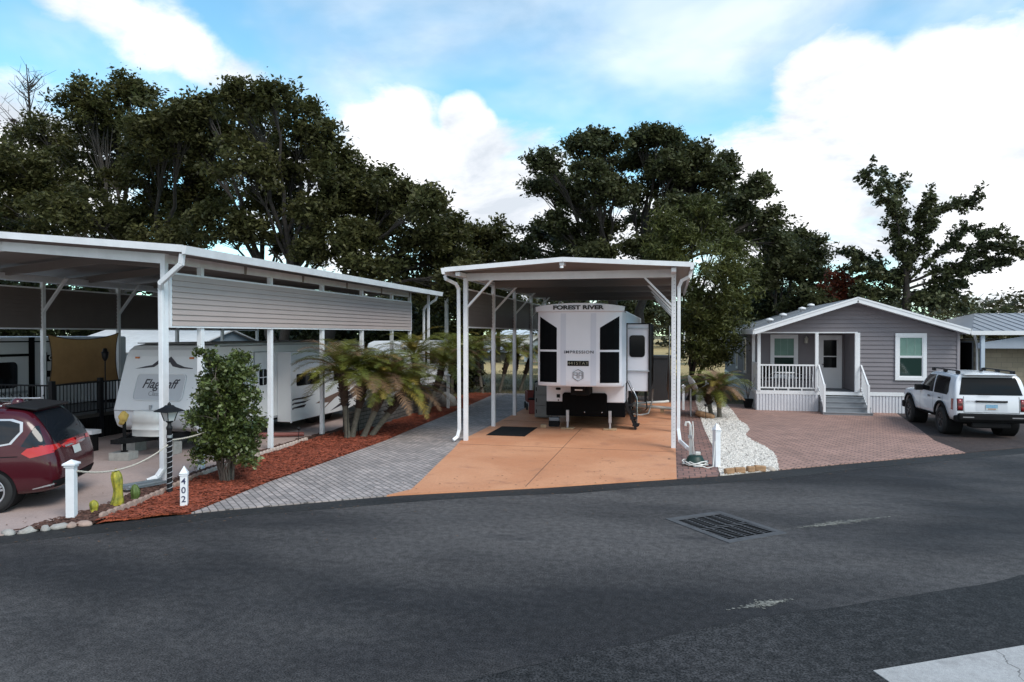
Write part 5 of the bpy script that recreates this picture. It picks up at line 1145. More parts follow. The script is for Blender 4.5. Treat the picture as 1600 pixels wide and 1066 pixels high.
# --- dark red minivan
red = mat('maroon_paint', (.052, .004, .009), .22, coat=.5, spec=.35)
V = thing('car', 'dark red minivan parked on the pink concrete pad at the left edge', 'car', (-11.42, 10.16, .02), math.atan2(-.431, -.902))
def vs_(w_, zb, belt, zr, wr, dxs=(0,) * 9):
    p = [(0, zb), (w_ * .84, zb), (w_ * .96, zb + .10), (w_, .68), (w_ * .975, belt - .06), (w_ * .94 * .5 + wr * .5 + .015, (belt + zr) / 2 - .02), (wr, zr - .12), (wr - .16, zr - .025), (0, zr)]
    return [(y, z, d) for (y, z), d in zip(p, dxs)]
ln = (.12, .05, .0, -.02, .06, .24, .44, .50, .52); l2 = tuple(x * .85 for x in ln)
st = [(-1.00, vs_(.80, .34, 1.10, 1.70, .62, ln)), (-.96, vs_(.86, .31, 1.10, 1.71, .66, ln)), (-.84, vs_(.96, .27, 1.10, 1.72, .74, l2)), (-.5, vs_(1.0, .24, 1.09, 1.75, .77, tuple(x * .4 for x in ln))), (.1, vs_(1.01, .22, 1.07, 1.77, .79)), (1.0, vs_(1.01, .22, 1.04, 1.78, .80)), (1.9, vs_(1.0, .22, 1.01, 1.76, .78)),
      (2.4, vs_(1.0, .22, 1.0, 1.70, .74)), (3.2, [(0, .22, 0), (.84, .22, 0), (.96, .32, 0), (1.0, .65, 0), (.97, .92, 0), (.90, 1.02, 0), (.82, 1.08, 0), (.66, 1.12, 0), (0, 1.15, 0)]), (3.8, [(0, .24, 0), (.8, .24, 0), (.92, .32, 0), (.94, .6, 0), (.90, .82, 0), (.82, .90, 0), (.72, .94, 0), (.56, .97, 0), (0, 1.0, 0)]), (4.16, [(0, .3, 0), (.55, .3, 0), (.66, .36, 0), (.70, .56, 0), (.66, .68, 0), (.58, .74, 0), (.5, .77, 0), (.38, .79, 0), (0, .8, 0)])]
bodym = loft(st, 2); tr = bvh_of(bodym)
cut = cut_arches(bodym, (0, 3.09), .395, .37, .95); set_smooth(cut, 38); body = pmesh('body', cut, red, V)
VG = mat('van_glass', (.010, .013, .018), .06, spec=.4)
for sd in ('L', 'R'):
    y = 1 if sd == 'L' else -1
    wp = [(-.28, 1.16), (-.42, 1.34), (-.40, 1.47), (-.25, 1.52), (.95, 1.55), (.95, 1.08), (.1, 1.10)]
    # chrome surround then the glass
    c_ = (.35, 1.32); pmesh('window_trim', skin_panel(tr, [(c_[0] + (x - c_[0]) * 1.055, c_[1] + (z - c_[1]) * 1.14) for x, z in wp], sd, .005), mat('bright_trim', (.55, .56, .58), .25, .7), body)
    pmesh('window', skin_panel(tr, wp, sd, .010), VG, body); pmesh('window', skin_panel(tr, [(1.05, 1.07), (1.05, 1.56), (1.95, 1.55), (1.95, 1.04)], sd, .008), VG, body); pmesh('window', skin_panel(tr, [(2.05, 1.03), (2.05, 1.52), (2.35, 1.47), (2.95, 1.08)], sd, .008), VG, body)
    for a in (0, 3.09):
        q = MB().lathe((a, y * .74, .37), [(.39, -.22), (.39, .22)], 24, axis='y'); q.build('wheel_well', black_matt, body, w=False)
        wheel(V, a, y * .86, .355, .23, .235, 5, mat('alloy', (.50, .51, .54), .3, .7), y)
    # tail lamp wraps the corner, dark quarter glass above it
    pmesh('tail_light', skin_panel(tr, [(-.96, .98), (-.60, .90), (-.47, .98), (-.55, 1.06), (-.96, 1.11)], sd, .008, .05), mat('van_tail_red', (.45, .015, .015), .12, coat=.6), body)
    pmesh('tail_light', skin_panel(tr, [(y * .93, .985), (y * .55, 1.03), (y * .60, 1.09), (y * .93, 1.10)], 'B', .008, .05), MATS['van_tail_red'], body)
    pmesh('quarter_glass', skin_panel(tr, [(-.80, 1.12), (-.58, 1.075), (-.46, 1.10), (-.52, 1.22), (-.62, 1.42), (-.66, 1.42)], sd, .009, .05), VG, body)
    q = MB(); q.bar((1.7, y * .74, 1.775), (-.1, y * .74, 1.765), .035, .03); q.build('roof_rail', MATS['bright_trim'], V, w=False, bevel=.01)
    q = MB(); q.box(2.55, 2.72, y * 1.08 - .12, y * 1.08 + .1, 1.02, 1.18); q.build('mirror', red, V, w=False, bevel=.04)
    pmesh('door_seam', skin_panel(tr, [(1.0, .3), (1.01, .3), (1.01, 1.04), (1.0, 1.04)], sd, .003), black_matt, body); pmesh('door_rail', skin_panel(tr, [(-.42, .925), (.95, .925), (.95, .94), (-.42, .94)], sd, .003), black_matt, body)
    pmesh('reflector', skin_panel(tr, [(-.92, .42), (-.62, .36), (-.62, .38), (-.92, .45)], sd, .006, .05), MATS['bright_trim'], body)
pmesh('rear_window', skin_panel(tr, [(-.74, 1.12), (.74, 1.12), (.70, 1.36), (.60, 1.63), (-.60, 1.63), (-.70, 1.36)], 'B', .009), VG, body)
pmesh('bumper_skirt', skin_panel(tr, [(-.86, .30), (.86, .30), (.88, .50), (-.88, .50)], 'B', .012), black_matt, body)
pmesh('licence_plate', skin_panel(tr, [(-.16, .84), (.16, .84), (.16, .99), (-.16, .99)], 'B', .012), MATS['plate_white'], body)
pmesh('plate_garnish', skin_panel(tr, [(-.45, 1.0), (.45, 1.0), (.45, 1.03), (-.45, 1.03)], 'B', .02), MATS['bright_trim'], body)
q = MB(); q.prism([(-.62, 1.70), (-.10, 1.765), (-.10, 1.74), (-.58, 1.66)], 'xz', -.66, .66); q.build('spoiler', black, body, w=False, bevel=.02)
q = MB().add([(.0, 0, 0)], [], 0); q = MB().lathe((-.02, 0, 1.75), [(.10, 0), (.095, .04), (.06, .075), (0, .085)], 14); q.build('antenna_pod', red, body, w=False)
q = MB(); q.box(.2, 2.2, -.58, .58, 1.78, 1.786); q.build('roof_glass', glass_dark, body, w=False)
# ------------------------------------------------------------------ crowns: foliage masses (x, y, z, rx, ry, rz) in metres
L_A = [(-36.42,32.1,12.81,2.17,1.95,1.37),(-39.79,37.8,16.26,2.31,2.08,1.68),(-42.38,37.1,11.02,2.09,1.88,1.26),(-34.98,33.0,11.86,2.2,1.98,1.17),(-37.84,35.0,8.93,2.73,2.46,1.09),(-33.44,34.6,17.01,1.7,1.53,1.29),(-31.98,36.2,18.67,1.17,1.05,0.86),(-34.15,37.3,16.36,2.42,2.18,1.53),(-26.33,31.8,14.2,1.69,1.52,1.29),(-24.31,31.2,14.37,1.15,1.04,0.79),(-35.98,37.7,13.94,2.67,2.4,1.56),(-29.22,34.5,12.81,2.39,2.16,1.47),(-28.47,37.1,14.17,1.95,1.76,1.56),(-30.41,31.0,9.51,2.21,1.99,1.09),(-30.18,34.6,9.75,2.23,2.0,1.11),(-28.7,36.8,11.01,2.13,1.92,1.4),(-26.59,32.8,8.11,1.74,1.57,0.83),(-35.89,38.6,8.44,2.51,2.26,0.84),(-27.96,38.2,12.23,1.6,1.44,1.6)]
L_B = [(-19.8,29.7,14.65,1.22,1.1,0.86),(-18.27,29.7,14.99,0.85,0.76,0.61),(-23.57,33.3,14.63,1.45,1.31,1.18),(-22.63,36.1,15.22,1.85,1.66,1.33),(-18.19,32.2,14.41,1.17,1.05,0.91),(-16.5,31.0,12.83,1.06,0.95,0.93),(-18.91,32.5,12.43,1.65,1.48,1.19),(-19.99,29.7,11.32,1.69,1.52,1.1),(-16.05,31.1,11.07,1.24,1.12,0.81),(-15.94,32.6,11.8,0.97,0.88,0.71),(-20.33,33.0,10.46,1.85,1.67,1.01),(-22.4,31.1,8.73,1.3,1.17,0.97),(-16.73,31.1,9.3,1.25,1.12,0.81),(-20.34,31.0,8.32,1.28,1.15,0.7)]
L_C = [(-14.99,32.8,9.86,1.23,1.11,0.91),(-12.82,31.7,9.8,1.05,0.95,0.68),(-10.93,30.1,8.94,0.93,0.84,0.7),(-14.89,35.0,8.9,1.72,1.55,1.17),(-12.27,33.3,8.06,1.45,1.31,1.03),(-11.11,33.9,8.43,0.91,0.82,0.85),(-14.71,31.1,7.53,1.23,1.11,0.74),(-14.01,36.0,6.92,1.93,1.74,1.05),(-11.54,35.2,7.12,1.22,1.1,1.02),(-14.04,30.7,6.24,1.36,1.23,0.61),(-9.85,32.0,5.51,0.92,0.83,0.86),(-12.64,34.3,5.39,1.5,1.35,0.8)]
L_D = [(-11.8,40.3,8.65,1.23,1.11,0.92),(-10.75,41.6,8.98,1.18,1.06,0.87),(-9.02,38.5,7.6,0.8,0.72,0.73),(-11.4,41.0,7.36,1.72,1.54,1.17),(-9.56,40.0,6.47,1.13,1.02,0.98),(-11.45,37.8,6.32,1.08,0.98,1.08),(-10.79,39.5,5.51,1.58,1.42,1.05),(-13.54,41.3,5.06,1.59,1.43,1.03),(-10.42,41.1,4.63,1.56,1.4,1.09),(-11.43,39.0,3.63,1.67,1.51,0.89),(-13.35,39.5,3.08,1.14,1.03,0.99)]
L_E = [(-6.23,34.3,11.67,0.83,0.75,0.51),(-6.93,35.9,10.76,0.6,0.54,0.47),(-6.2,40.4,11.84,1.57,1.41,0.75),(-4.86,37.3,12.93,1.17,1.05,0.69),(-3.16,35.4,12.79,1.1,0.99,0.58),(-1.54,38.4,13.71,1.18,1.06,0.55),(-0.2,39.6,13.5,1.06,0.96,0.71),(-3.16,39.4,12.56,1.44,1.29,0.72),(0.94,37.0,12.25,0.99,0.89,0.66),(1.11,37.5,11.04,1.2,1.08,0.8),(-0.69,38.1,11.77,1.23,1.11,0.75),(-5.05,40.2,10.46,1.48,1.33,0.74),(-2.21,38.2,10.67,1.18,1.06,0.69),(2.37,37.1,11.06,0.85,0.76,0.65),(2.58,37.9,9.89,1.33,1.2,0.8),(3.75,34.2,9.9,0.78,0.7,0.42),(3.34,34.3,9.05,1.02,0.92,0.66),(5.0,39.6,9.08,0.89,0.8,0.69),(-7.61,41.9,9.12,1.33,1.19,0.78),(-7.95,38.7,7.96,0.8,0.72,0.51),(-5.18,37.1,8.2,1.37,1.23,0.62),(0.29,35.4,9.37,1.14,1.02,0.7),(-3.73,38.0,8.97,1.18,1.06,0.69),(-1.49,41.9,9.67,1.13,1.02,0.68),(-4.68,40.2,7.68,1.48,1.33,0.59),(-6.24,38.3,7.15,1.28,1.15,0.5),(3.48,40.9,8.8,1.65,1.48,0.93)]
L_F = [(4.89,41.4,8.47,1.15,1.04,0.72),(5.98,43.1,8.11,1.12,1.01,0.75),(7.64,45.7,8.96,1.02,0.92,0.63),(7.97,43.5,7.73,1.12,1.01,0.75),(6.64,42.8,6.95,1.48,1.33,0.81),(5.1,41.6,6.32,1.3,1.17,0.87),(8.11,43.3,6.41,1.33,1.2,0.89),(6.35,45.7,5.25,1.66,1.5,0.87),(7.02,40.0,4.78,1.37,1.24,0.82),(4.93,44.7,4.64,1.4,1.26,0.94),(6.8,44.9,3.66,1.55,1.4,0.7),(9.39,45.3,5.01,0.93,0.83,1.16)]
L_G = [(1.41,33.0,8.6,0.7,0.63,0.76),(1.98,33.2,7.44,1.0,0.9,0.76),(0.82,32.1,7.33,0.86,0.77,0.74),(0.27,32.2,6.36,0.69,0.62,0.63),(2.43,31.7,6.39,0.95,0.85,0.72),(1.42,30.2,5.72,1.18,1.06,0.8),(3.27,33.5,5.98,0.59,0.53,0.7),(2.75,32.3,5.04,1.13,1.02,0.85),(1.32,30.8,4.55,1.25,1.13,0.82),(2.46,32.0,3.9,1.24,1.11,0.84),(1.24,31.9,3.34,1.02,0.92,0.79),(2.16,31.4,2.64,0.99,0.9,0.72),(0.95,31.4,2.36,0.67,0.6,0.72),(1.67,32.2,1.92,0.85,0.77,0.57),(-0.15,32.5,8.0,0.76,0.68,0.52),(-0.58,32.4,6.83,0.76,0.68,0.47)]
H_BR = [[(11.46,39,5.18),(11.24,39,7.62),(10.64,39,9.92),(9.43,39,11.54)],[(11.55,39,5.34),(11.39,39,8.59),(10.84,39,12.02)],[(11.64,39,5.34),(11.44,39,8.59),(11.55,39,11.66)],[(11.84,39,5.98),(12.27,39,8.23),(12.99,39,9.81),(14.5,39,10.32)],[(11.99,39,5.66),(13.73,39,6.59),(15.14,39,7.66),(16.54,39,7.15)],[(11.84,39,5.33),(13.44,39,5.95),(14.87,39,6.4),(15.71,39,6.86)],[(11.99,39,5.01),(13.45,39,5.15),(14.59,39,5.61)],[(11.4,39,5.67),(10.2,39,6.99),(9.3,39,7.67)],[(11.4,39,5.34),(10.21,39,6.01),(9.15,39,6.69)],[(11.84,39,5.66),(12.86,39,7.25),(14.0,39,8.5),(15.14,39,8.14)],[(11.7,39,4.85),(12.58,39,4.68),(13.74,39,4.51)],[(11.26,39,5.02),(10.36,39,5.03),(9.61,39,5.2)],[(11.75,39,6.31),(11.97,39,8.89),(12.26,39,10.17)]]
L_RED = [(9.12,40.9,6.02,0.9,0.81,0.62),(9.72,40.1,5.44,0.88,0.79,0.68),(8.39,40.5,5.48,0.76,0.68,0.69),(9.33,40.4,4.78,1.37,1.23,0.62)]
L_HEDGE = [(-43.27,38.3,6.1,2.59,2.33,1.29),(-40.25,39.4,5.91,2.61,2.35,1.13),(-36.46,39.2,5.85,2.13,1.91,1.11),(-33.01,39.2,5.17,1.67,1.51,1.25),(-29.27,39.3,3.9,2.06,1.85,1.48),(-24.09,37.0,3.08,1.9,1.71,1.29),(-22.53,39.4,2.88,1.99,1.79,1.43),(-19.15,38.7,3.46,1.93,1.73,1.54),(-15.64,36.3,3.78,1.78,1.61,1.28),(-13.68,36.1,3.07,1.4,1.26,1.26)]
E_FILL = [(-3.88,34.6,10.98,1.27,1.14,0.63),(-1.77,39.8,12.93,1.44,1.29,0.65),(-0.02,36.2,11.62,1.1,0.99,0.65),(-2.83,35.3,10.12,1.29,1.16,0.64),(0.49,38.9,11.03,1.18,1.06,0.69),(-5.32,36.9,10.38,1.16,1.04,0.61),(-3.44,35.0,7.06,1.28,1.15,0.64),(-1.26,35.6,7.39,1.16,1.04,0.64),(-1.69,38.2,6.52,1.38,1.24,0.76),(-5.81,35.7,8.85,0.99,0.89,0.53),(1.71,36.4,8.69,1.16,1.04,0.71),(2.68,39.5,12.26,0.76,0.69,0.49),(-0.68,37.7,13.36,1.02,0.91,0.47),(-4.29,36.8,13.34,0.74,0.67,0.41),(5.09,37.8,7.64,0.98,0.88,0.59),(-0.01,34.7,7.86,1.06,0.95,0.68)]
B_FILL = [(-16.67,32.3,9.19,1.29,1.16,0.9),(-15.89,32.5,10.16,1.1,0.99,0.78),(-16.74,31.1,7.27,1.37,1.24,0.81),(-14.92,30.7,7.63,1.22,1.1,0.85),(-20.42,35.4,9.15,1.43,1.29,0.86),(-24.61,33.1,13.26,1.52,1.37,1.04),(-23.18,31.3,14.65,0.98,0.88,0.59),(-20.33,33.6,8.02,1.37,1.23,0.68),(-15.39,34.9,11.3,0.89,0.8,0.55)]
def leaf_mat(name, c1, c2, island=.45, trans=.22, rough=.55): return mat(name, c1, rough, col2=c2, vscale=.55, island=island, trans=trans, spec=.3)
LEAF = leaf_mat('oak_leaf', (.042, .047, .016), (.105, .100, .034), trans=.4); LEAF2 = leaf_mat('oak_leaf_grey', (.040, .048, .020), (.090, .095, .038), trans=.4)
LEAF_FE = leaf_mat('feathery_leaf', (.038, .048, .012), (.092, .096, .022)); LEAF_SP = leaf_mat('sparse_leaf', (.036, .052, .024), (.085, .088, .034))
LEAF_RED = leaf_mat('rust_leaf', (.11, .028, .014), (.17, .045, .02)); LEAF_HZ = leaf_mat('hedge_leaf', (.024, .032, .012), (.055, .062, .022))
BARK = mat('oak_bark', (.042, .036, .031), .9, var=.4, vscale=5, bump=.8, bscale=14); BARK2 = mat('dark_bark', (.035, .028, .023), .9, var=.4, vscale=5, bump=.8, bscale=14)
def leaves(centres, radii, n, size, rs, flat=.6, up=.5, elong=2.0):
    """arrays of small leaf faces: n per clump, scattered through each clump's volume"""
    c = np.repeat(np.asarray(centres, float), n, 0); r = np.repeat(np.asarray(radii, float), n)
    N = len(c); p = rs.normal(0, .42, (N, 3)) * r[:, None]; p[:, 2] *= flat; p *= np.minimum(1, 1.05 * r / np.maximum(1e-6, np.linalg.norm(p, axis=1)))[:, None] * 1.0; c = c + p
    nr = rs.normal(0, 1, (N, 3)); nr[:, 2] = np.abs(nr[:, 2]) + up; nr /= np.linalg.norm(nr, axis=1)[:, None]
    a = rs.normal(0, 1, (N, 3)); a -= nr * (a * nr).sum(1)[:, None]; a /= np.linalg.norm(a, axis=1)[:, None]; b = np.cross(nr, a)
    s = (size * rs.uniform(.4, 1.45, N))[:, None]; w = s / elong
    v = np.stack([c - a * s, c + b * w - a * s * .1, c + a * s, c - b * w - a * s * .1], 1).reshape(-1, 3)
    return v
def quads(v):
    me = bpy.data.meshes.new('q'); n = len(v); me.vertices.add(n); me.vertices.foreach_set('co', np.ascontiguousarray(v, dtype=np.float32).ravel())
    me.loops.add(n); me.loops.foreach_set('vertex_index', np.arange(n, dtype=np.int32)); me.polygons.add(n // 4)
    me.polygons.foreach_set('loop_start', np.arange(0, n, 4, dtype=np.int32)); me.update(calc_edges=True); me.validate(); return me
def curve_pts(p, q, sag, k=6, rg=None):
    p, q = Vector(p), Vector(q); o = []
    for i in range(k + 1):
        t = i / k; c = p.lerp(q, t); c.z += sag * 4 * t * (1 - t)
        if rg and 0 < i < k: c += Vector((rg.gauss(0, .12), rg.gauss(0, .12), rg.gauss(0, .08))) * min(1.2, (q - p).length * .14)
        o.append(c)
    return o
def tree(name, label, base, fork, lobes, leafm, barkm, seed, tr=.45, cl=11, ln=70, size=.13, crad=.75, group=None, cat='tree', forks=None, flat=.6, up=.5, dens=1.0, twig=True, elong=2.0, shell=.45):
    rg = random.Random(seed); rs = np.random.RandomState(seed)
    t = thing(name, label, cat, base, 0, group); base, fork = Vector(base), Vector(fork)
    b = MB(); forks = [Vector(f) for f in (forks or [fork])]
    for f in forks:
        pts = curve_pts(base + Vector((rg.uniform(-.3, .3), rg.uniform(-.3, .3), 0)) * (1 if len(forks) > 1 else 0), f, .0, 6, rg); k = tr / (len(forks) ** .5)
        b.tube(pts, [k * (1.35 if i == 0 else 1.08 - .07 * i) for i in range(7)], 10)
    cen = []; rad = []
    for (x, y, z, rx, ry, rz) in lobes:
        c = Vector((x, y, z)); f = min(forks, key=lambda q: (q - c).length)
        st = base.lerp(f, rg.uniform(.72, 1.0)) if (c - f).length > 1 else f
        L = (c - st).length; r0 = min(tr * .4, .035 + L * .0115)
        pts = curve_pts(st, c, .06 * L * (1 if z > f.z else .8), 7, rg); b.tube(pts, [r0 * (1 - .72 * i / 7) for i in range(8)], 7, cap=False)
        vol = rx * ry * rz; m = max(4, int(cl * dens * min(2.2, (vol ** (1 / 3)) / .95)))
        for k in range(m):
            d = Vector((rg.gauss(0, 1), rg.gauss(0, 1), rg.gauss(0, 1))).normalized() * (rg.random() ** shell)
            q = Vector((x + d.x * rx, y + d.y * ry, z + d.z * rz)); cen.append(q[:]); rad.append(crad * rg.uniform(.55, 1.15))
            if twig:
                s_ = pts[rg.choice((4, 5, 6, 7))]; b.tube(curve_pts(s_, q, .05, 3, rg), [r0 * .24, r0 * .18, r0 * .12, .012], 5, cap=False)
    b.build('trunk', barkm, t)
    me = quads(leaves(cen, rad, ln, size, rs, flat, up, elong)); link('crown', me, leafm, t); return t
def grow(L, k, kz, extra=()): return [(x, y, z, a * k, b_ * k, c * kz) for x, y, z, a, b_, c in L] + list(extra)
L_A = grow([(x, y, z - max(0, z - 9) * .09, a, b_, c) for x, y, z, a, b_, c in L_A], 1.12, 1.2); L_B = grow([(x, y, z - max(0, z - 8) * .09, a, b_, c) for x, y, z, a, b_, c in L_B], 1.12, 1.15); H_BR = [[(x, y, z - max(0, z - 5) * .13) for x, y, z in br] for br in H_BR]; L_C = grow(L_C, 1.1, 1.1); L_D = grow(L_D, 1.1, 1.15)
L_B = L_B + B_FILL; L_E = grow(L_E, 1.08, 1.2, E_FILL)
tree('oak_tree', 'largest spreading oak at the left edge behind the left carport', (-30.5, 36, -.03), (-30.8, 35.5, 5.2), L_A, LEAF, BARK, 11, .5, 24, 120, .13, .9, 'oaks behind the carports', forks=[(-32.5, 35.5, 6.0), (-29, 35, 6.2)])
tree('oak_tree', 'tall oak with bare grey limbs showing above the left carport panel', (-20.3, 33.5, -.03), (-20.3, 33, 5.4), L_B, LEAF, BARK, 12, .42, 20, 110, .125, .75, 'oaks behind the carports', forks=[(-21.2, 33, 6.2), (-19.2, 32.6, 6.4)])
tree('oak_tree', 'rounded oak leaning right between the left and middle carports', (-18.2, 33.5, -.03), (-17.2, 33.2, 4.6), L_C, LEAF, BARK, 13, .36, 22, 120, .125, .75, 'oaks behind the carports', forks=[(-16.6, 33, 5.6)])
tree('oak_tree', 'low dark oak just left of the middle carport roof', (-11.2, 40, -.03), (-11.2, 40, 3.2), L_D, LEAF, BARK2, 14, .3, 20, 110, .13, .8, 'oaks behind the carports')
tree('oak_tree', 'broad open crowned oak rising behind the middle carport', (-2.3, 38.4, -.03), (-2.5, 38, 5.6), L_E, LEAF2, BARK, 15, .42, 18, 115, .115, .66, 'oaks behind the carports', forks=[(-3.6, 38, 6.4), (-1.2, 38.2, 6.4)], flat=.6)
tree('oak_tree', 'dark bushy oak between the middle carport and the grey house', (6.2, 43.5, -.03), (6.4, 43.3, 3.0), L_F, LEAF2, BARK2, 16, .32, 19, 110, .13, .8, 'oaks behind the carports')
tree('cedar_tree', 'yellow green feathery tree right beside the middle carport', (.95, 32.2, -.03), (1.2, 32, 2.2), L_G, LEAF_FE, BARK2, 17, .16, 17, 150, .11, .62, None, forks=[(.7, 32, 2.6), (1.3, 31.8, 3.2), (1.9, 32.2, 2.8), (1.1, 32.5, 4.2)], flat=.8, up=.1, elong=4.0)
tree('maple_tree', 'small rust red tree peeking over the grey house roof', (9.3, 40.6, -.03), (9.2, 40.5, 3.6), L_RED, LEAF_RED, BARK2, 18, .14, 12, 80, .11, .6)
# open branched tall tree: leaf tufts strung along rising limbs
rg = random.Random(21); rs = np.random.RandomState(21)
t = thing('tall_tree', 'tall sparse tree with bare upswept branches behind the grey house', 'tree', (11.6, 39, -.03)); b = MB(); cen = []; rad = []
b.tube([(11.6, 39, -.03), (11.55, 39.05, 2.5), (11.6, 39, 4.7), (11.55, 39, 6.6)], [.30, .24, .19, .11], 10)
for br in H_BR:
    dy = rg.uniform(-2.2, 2.2); P_ = [Vector((x, y + dy * k / (len(br) - 1), z)) for k, (x, y, z) in enumerate(br)]; P_[0] = Vector((11.6, 39, P_[0].z))
    fine = []
    for a, c in zip(P_, P_[1:]): fine += [a.lerp(c, k / 4) + Vector((rg.gauss(0, .05), rg.gauss(0, .05), 0)) for k in range(4)]
    fine.append(P_[-1]); n_ = len(fine); b.tube(fine, [.075 * (1 - .86 * k / (n_ - 1)) for k in range(n_)], 6)
    for k in range(int(n_ * .22), n_):
        fwd = (fine[min(k + 1, n_ - 1)] - fine[k - 1]).normalized()
        for _ in range(2):
            d2 = (fwd * .8 + Vector((rg.gauss(0, .5), rg.gauss(0, .6), rg.gauss(.1, .35)))).normalized() * rg.uniform(.4, 1.0); e2 = fine[k] + d2
            b.tube([fine[k], fine[k] + d2 * .5 + Vector((0, 0, -.03)), e2], [.02, .013, .006], 4, cap=False)
            for f2 in (.35, .65, 1.0): cen.append((fine[k] + d2 * f2)[:]); rad.append(rg.uniform(.16, .30))
        w_ = .10 + .24 * math.sin(math.pi * min(1, (k / n_) * .9))
        for _ in range(2):
            q = fine[k] + Vector((rg.gauss(0, w_ * .8), rg.gauss(0, w_ * .8), rg.gauss(0, w_ * .45))); cen.append(q[:]); rad.append(rg.uniform(.20, .38))
            b.tube([fine[k], fine[k].lerp(q, .6) + Vector((0, 0, .05)), q], [.022, .014, .008], 4, cap=False)
for _ in range(40):
    q = Vector((11.6 + rg.gauss(0, 1.5), 39 + rg.gauss(0, 1.0), 3.2 + rg.random() * 2.2)); cen.append(q[:]); rad.append(rg.uniform(.4, .75))
b.build('trunk', BARK2, t); link('crown', quads(leaves(cen, rad, 30, .105, rs, .8, .3)), LEAF_SP, t)
# bare twiggy tree tip at far left
t = thing('bare_tree', 'thin leafless tree top standing above the oaks at the far left', 'tree', (-43.7, 40, -.03)); b = MB(); b.tube([(-43.7, 40, -.03), (-43.7, 40, 12), (-43.5, 40, 17), (-43.9, 40, 21.8)], [.3, .2, .1, .02], 6)
for k in range(46):
    z = rg.uniform(13, 20.6); a = rg.random() * 6.3; L = (21.8 - z) * .35 + .3; c = Vector((-43.6, 40, z)); q = c + Vector((math.cos(a) * L, math.sin(a) * L, L * .9)); b.tube([c, c.lerp(q, .5) + Vector((0, 0, -.1)), q], [.04, .025, .008], 4)
    for _ in range(3): e = c.lerp(q, rg.uniform(.4, .9)); b.tube([e, e + Vector((rg.gauss(0, .4), rg.gauss(0, .4), rg.uniform(.2, .7)))], [.015, .006], 3)
b.build('trunk', BARK2, t)
cen = [(-43.6 + rg.gauss(0, 1.4), 40 + rg.gauss(0, 1), rg.uniform(14, 18)) for _ in range(26)]; link('crown', quads(leaves(cen, [.5] * 26, 22, .11, rs)), leaf_mat('winter_leaf', (.06, .045, .05), (.09, .06, .06)), t)
# hedge bushes closing the view under the left carport roof
for i, (x, y, z, rx, ry, rz) in enumerate(L_HEDGE):
    h0 = max(.8, z - .6); lob = [(x, y, z, rx, ry, rz), (x + .8, y + .4, z * .6, rx * 1.1, ry, max(rz, z * .4)), (x - .9, y - .3, z * .45, rx * 1.1, ry, max(rz, z * .35))]
    tree('hedge_bush', 'tall dark hedge bush filling the gap behind the left carport', (x, y, -.03), (x, y, h0 * .6), lob, LEAF_HZ, BARK2, 40 + i, .12, 16, 80, .16, .9, 'hedge bushes behind the left carport', 'bush', twig=False)
# undergrowth behind the middle carport and at both sides
for i, (x, y, r, h_, lb) in enumerate([(-13.4, 33.5, 1.5, 2.6, 'leafy shrub behind the palms right of the left carport'), (-10.9, 34.5, 1.3, 2.2, 'leafy shrub beyond the third palm and the utility pole'), (9.8, 50, 2, 3.2, 'large shrub hidden behind the grey house')]):
    tree('shrub', lb, (x, y, -.03), (x, y, h_ * .35), [(x, y, h_ * .55, r, r, h_ * .45), (x + r * .5, y, h_ * .4, r * .7, r * .7, h_ * .35), (x - r * .6, y + .3, h_ * .45, r * .7, r * .7, h_ * .38)], LEAF_HZ, BARK2, 60 + i, .08, 15, 80, .12, .6, None, 'shrub', twig=False)
# far tree line: crowded crowns beyond the field
cen = []; rad = []; rs2 = np.random.RandomState(77)
for k in range(1500):
    x = rg.uniform(-190, 150); y = rg.uniform(112, 150) + 12 * math.sin(x * .05); h_ = 8 + 4.5 * mnoise.noise(Vector((x * .035, 0, 2))) + 2.5 * mnoise.noise(Vector((x * .17, 0, 8)))
    cen.append((x, y, 1.2 + h_ * rg.random() ** .6)); rad.append(rg.uniform(1.4, 2.8))
far = link('distant_wood', quads(leaves(cen, rad, 70, .42, rs2, .7)), leaf_mat('far_leaf', (.040, .045, .022), (.075, .07, .034))); tag(far, 'distant band of mixed trees beyond the straw coloured field', 'woodland', kind='stuff')
for i, (x, y, z, s_, lb) in enumerate([(34.3, 86, 4.6, 1.0, 'round topped distant tree right of the tall sparse tree'), (30.5, 82, 3.2, .8, 'pale bushy distant tree above the gap between the two houses'), (26.0, 84, 3.4, .9, 'distant tree just right of the grey house roof end'), (38.5, 92, 3.6, .9, 'distant tree behind the metal roof of the tan house')]):
    tree('distant_tree', lb, (x, y, -.03), (x, y, z * .6), [(x, y, z, 2.6 * s_, 2.2 * s_, 1.3 * s_), (x - 1.6, y, z - 1, 2 * s_, 2, 1.2), (x + 1.7, y + .5, z - .9, 2 * s_, 2, 1.2)], leaf_mat('far_leaf2', (.055, .058, .028), (.10, .085, .045)) if i in (1, 2) else LEAF2, BARK2, 80 + i, .2, 12, 70, .22, .9, 'distant trees at the right')
# middle distance trees behind the middle carport, seen through its posts
for i, (x, y, h_) in enumerate([(-24, 62, 8.5), (-17.5, 70, 9), (-10.5, 66, 7.5), (-4, 74, 9), (2.6, 68, 7.5), (9, 75, 8.5), (15, 72, 8), (-32, 66, 9)]):
    tree('field_tree', 'grey green tree standing in the straw field behind the lots', (x, y, -.03), (x, y, h_ * .45), [(x, y, h_ * .75, 2.6, 2.4, h_ * .2), (x - 1.7, y, h_ * .58, 2, 2, h_ * .17), (x + 1.8, y + .6, h_ * .6, 2, 2, h_ * .18), (x + .3, y - .8, h_ * .5, 1.8, 1.8, h_ * .14)], LEAF_HZ, BARK2, 90 + i, .25, 12, 70, .2, .95, 'trees in the field behind the lots')

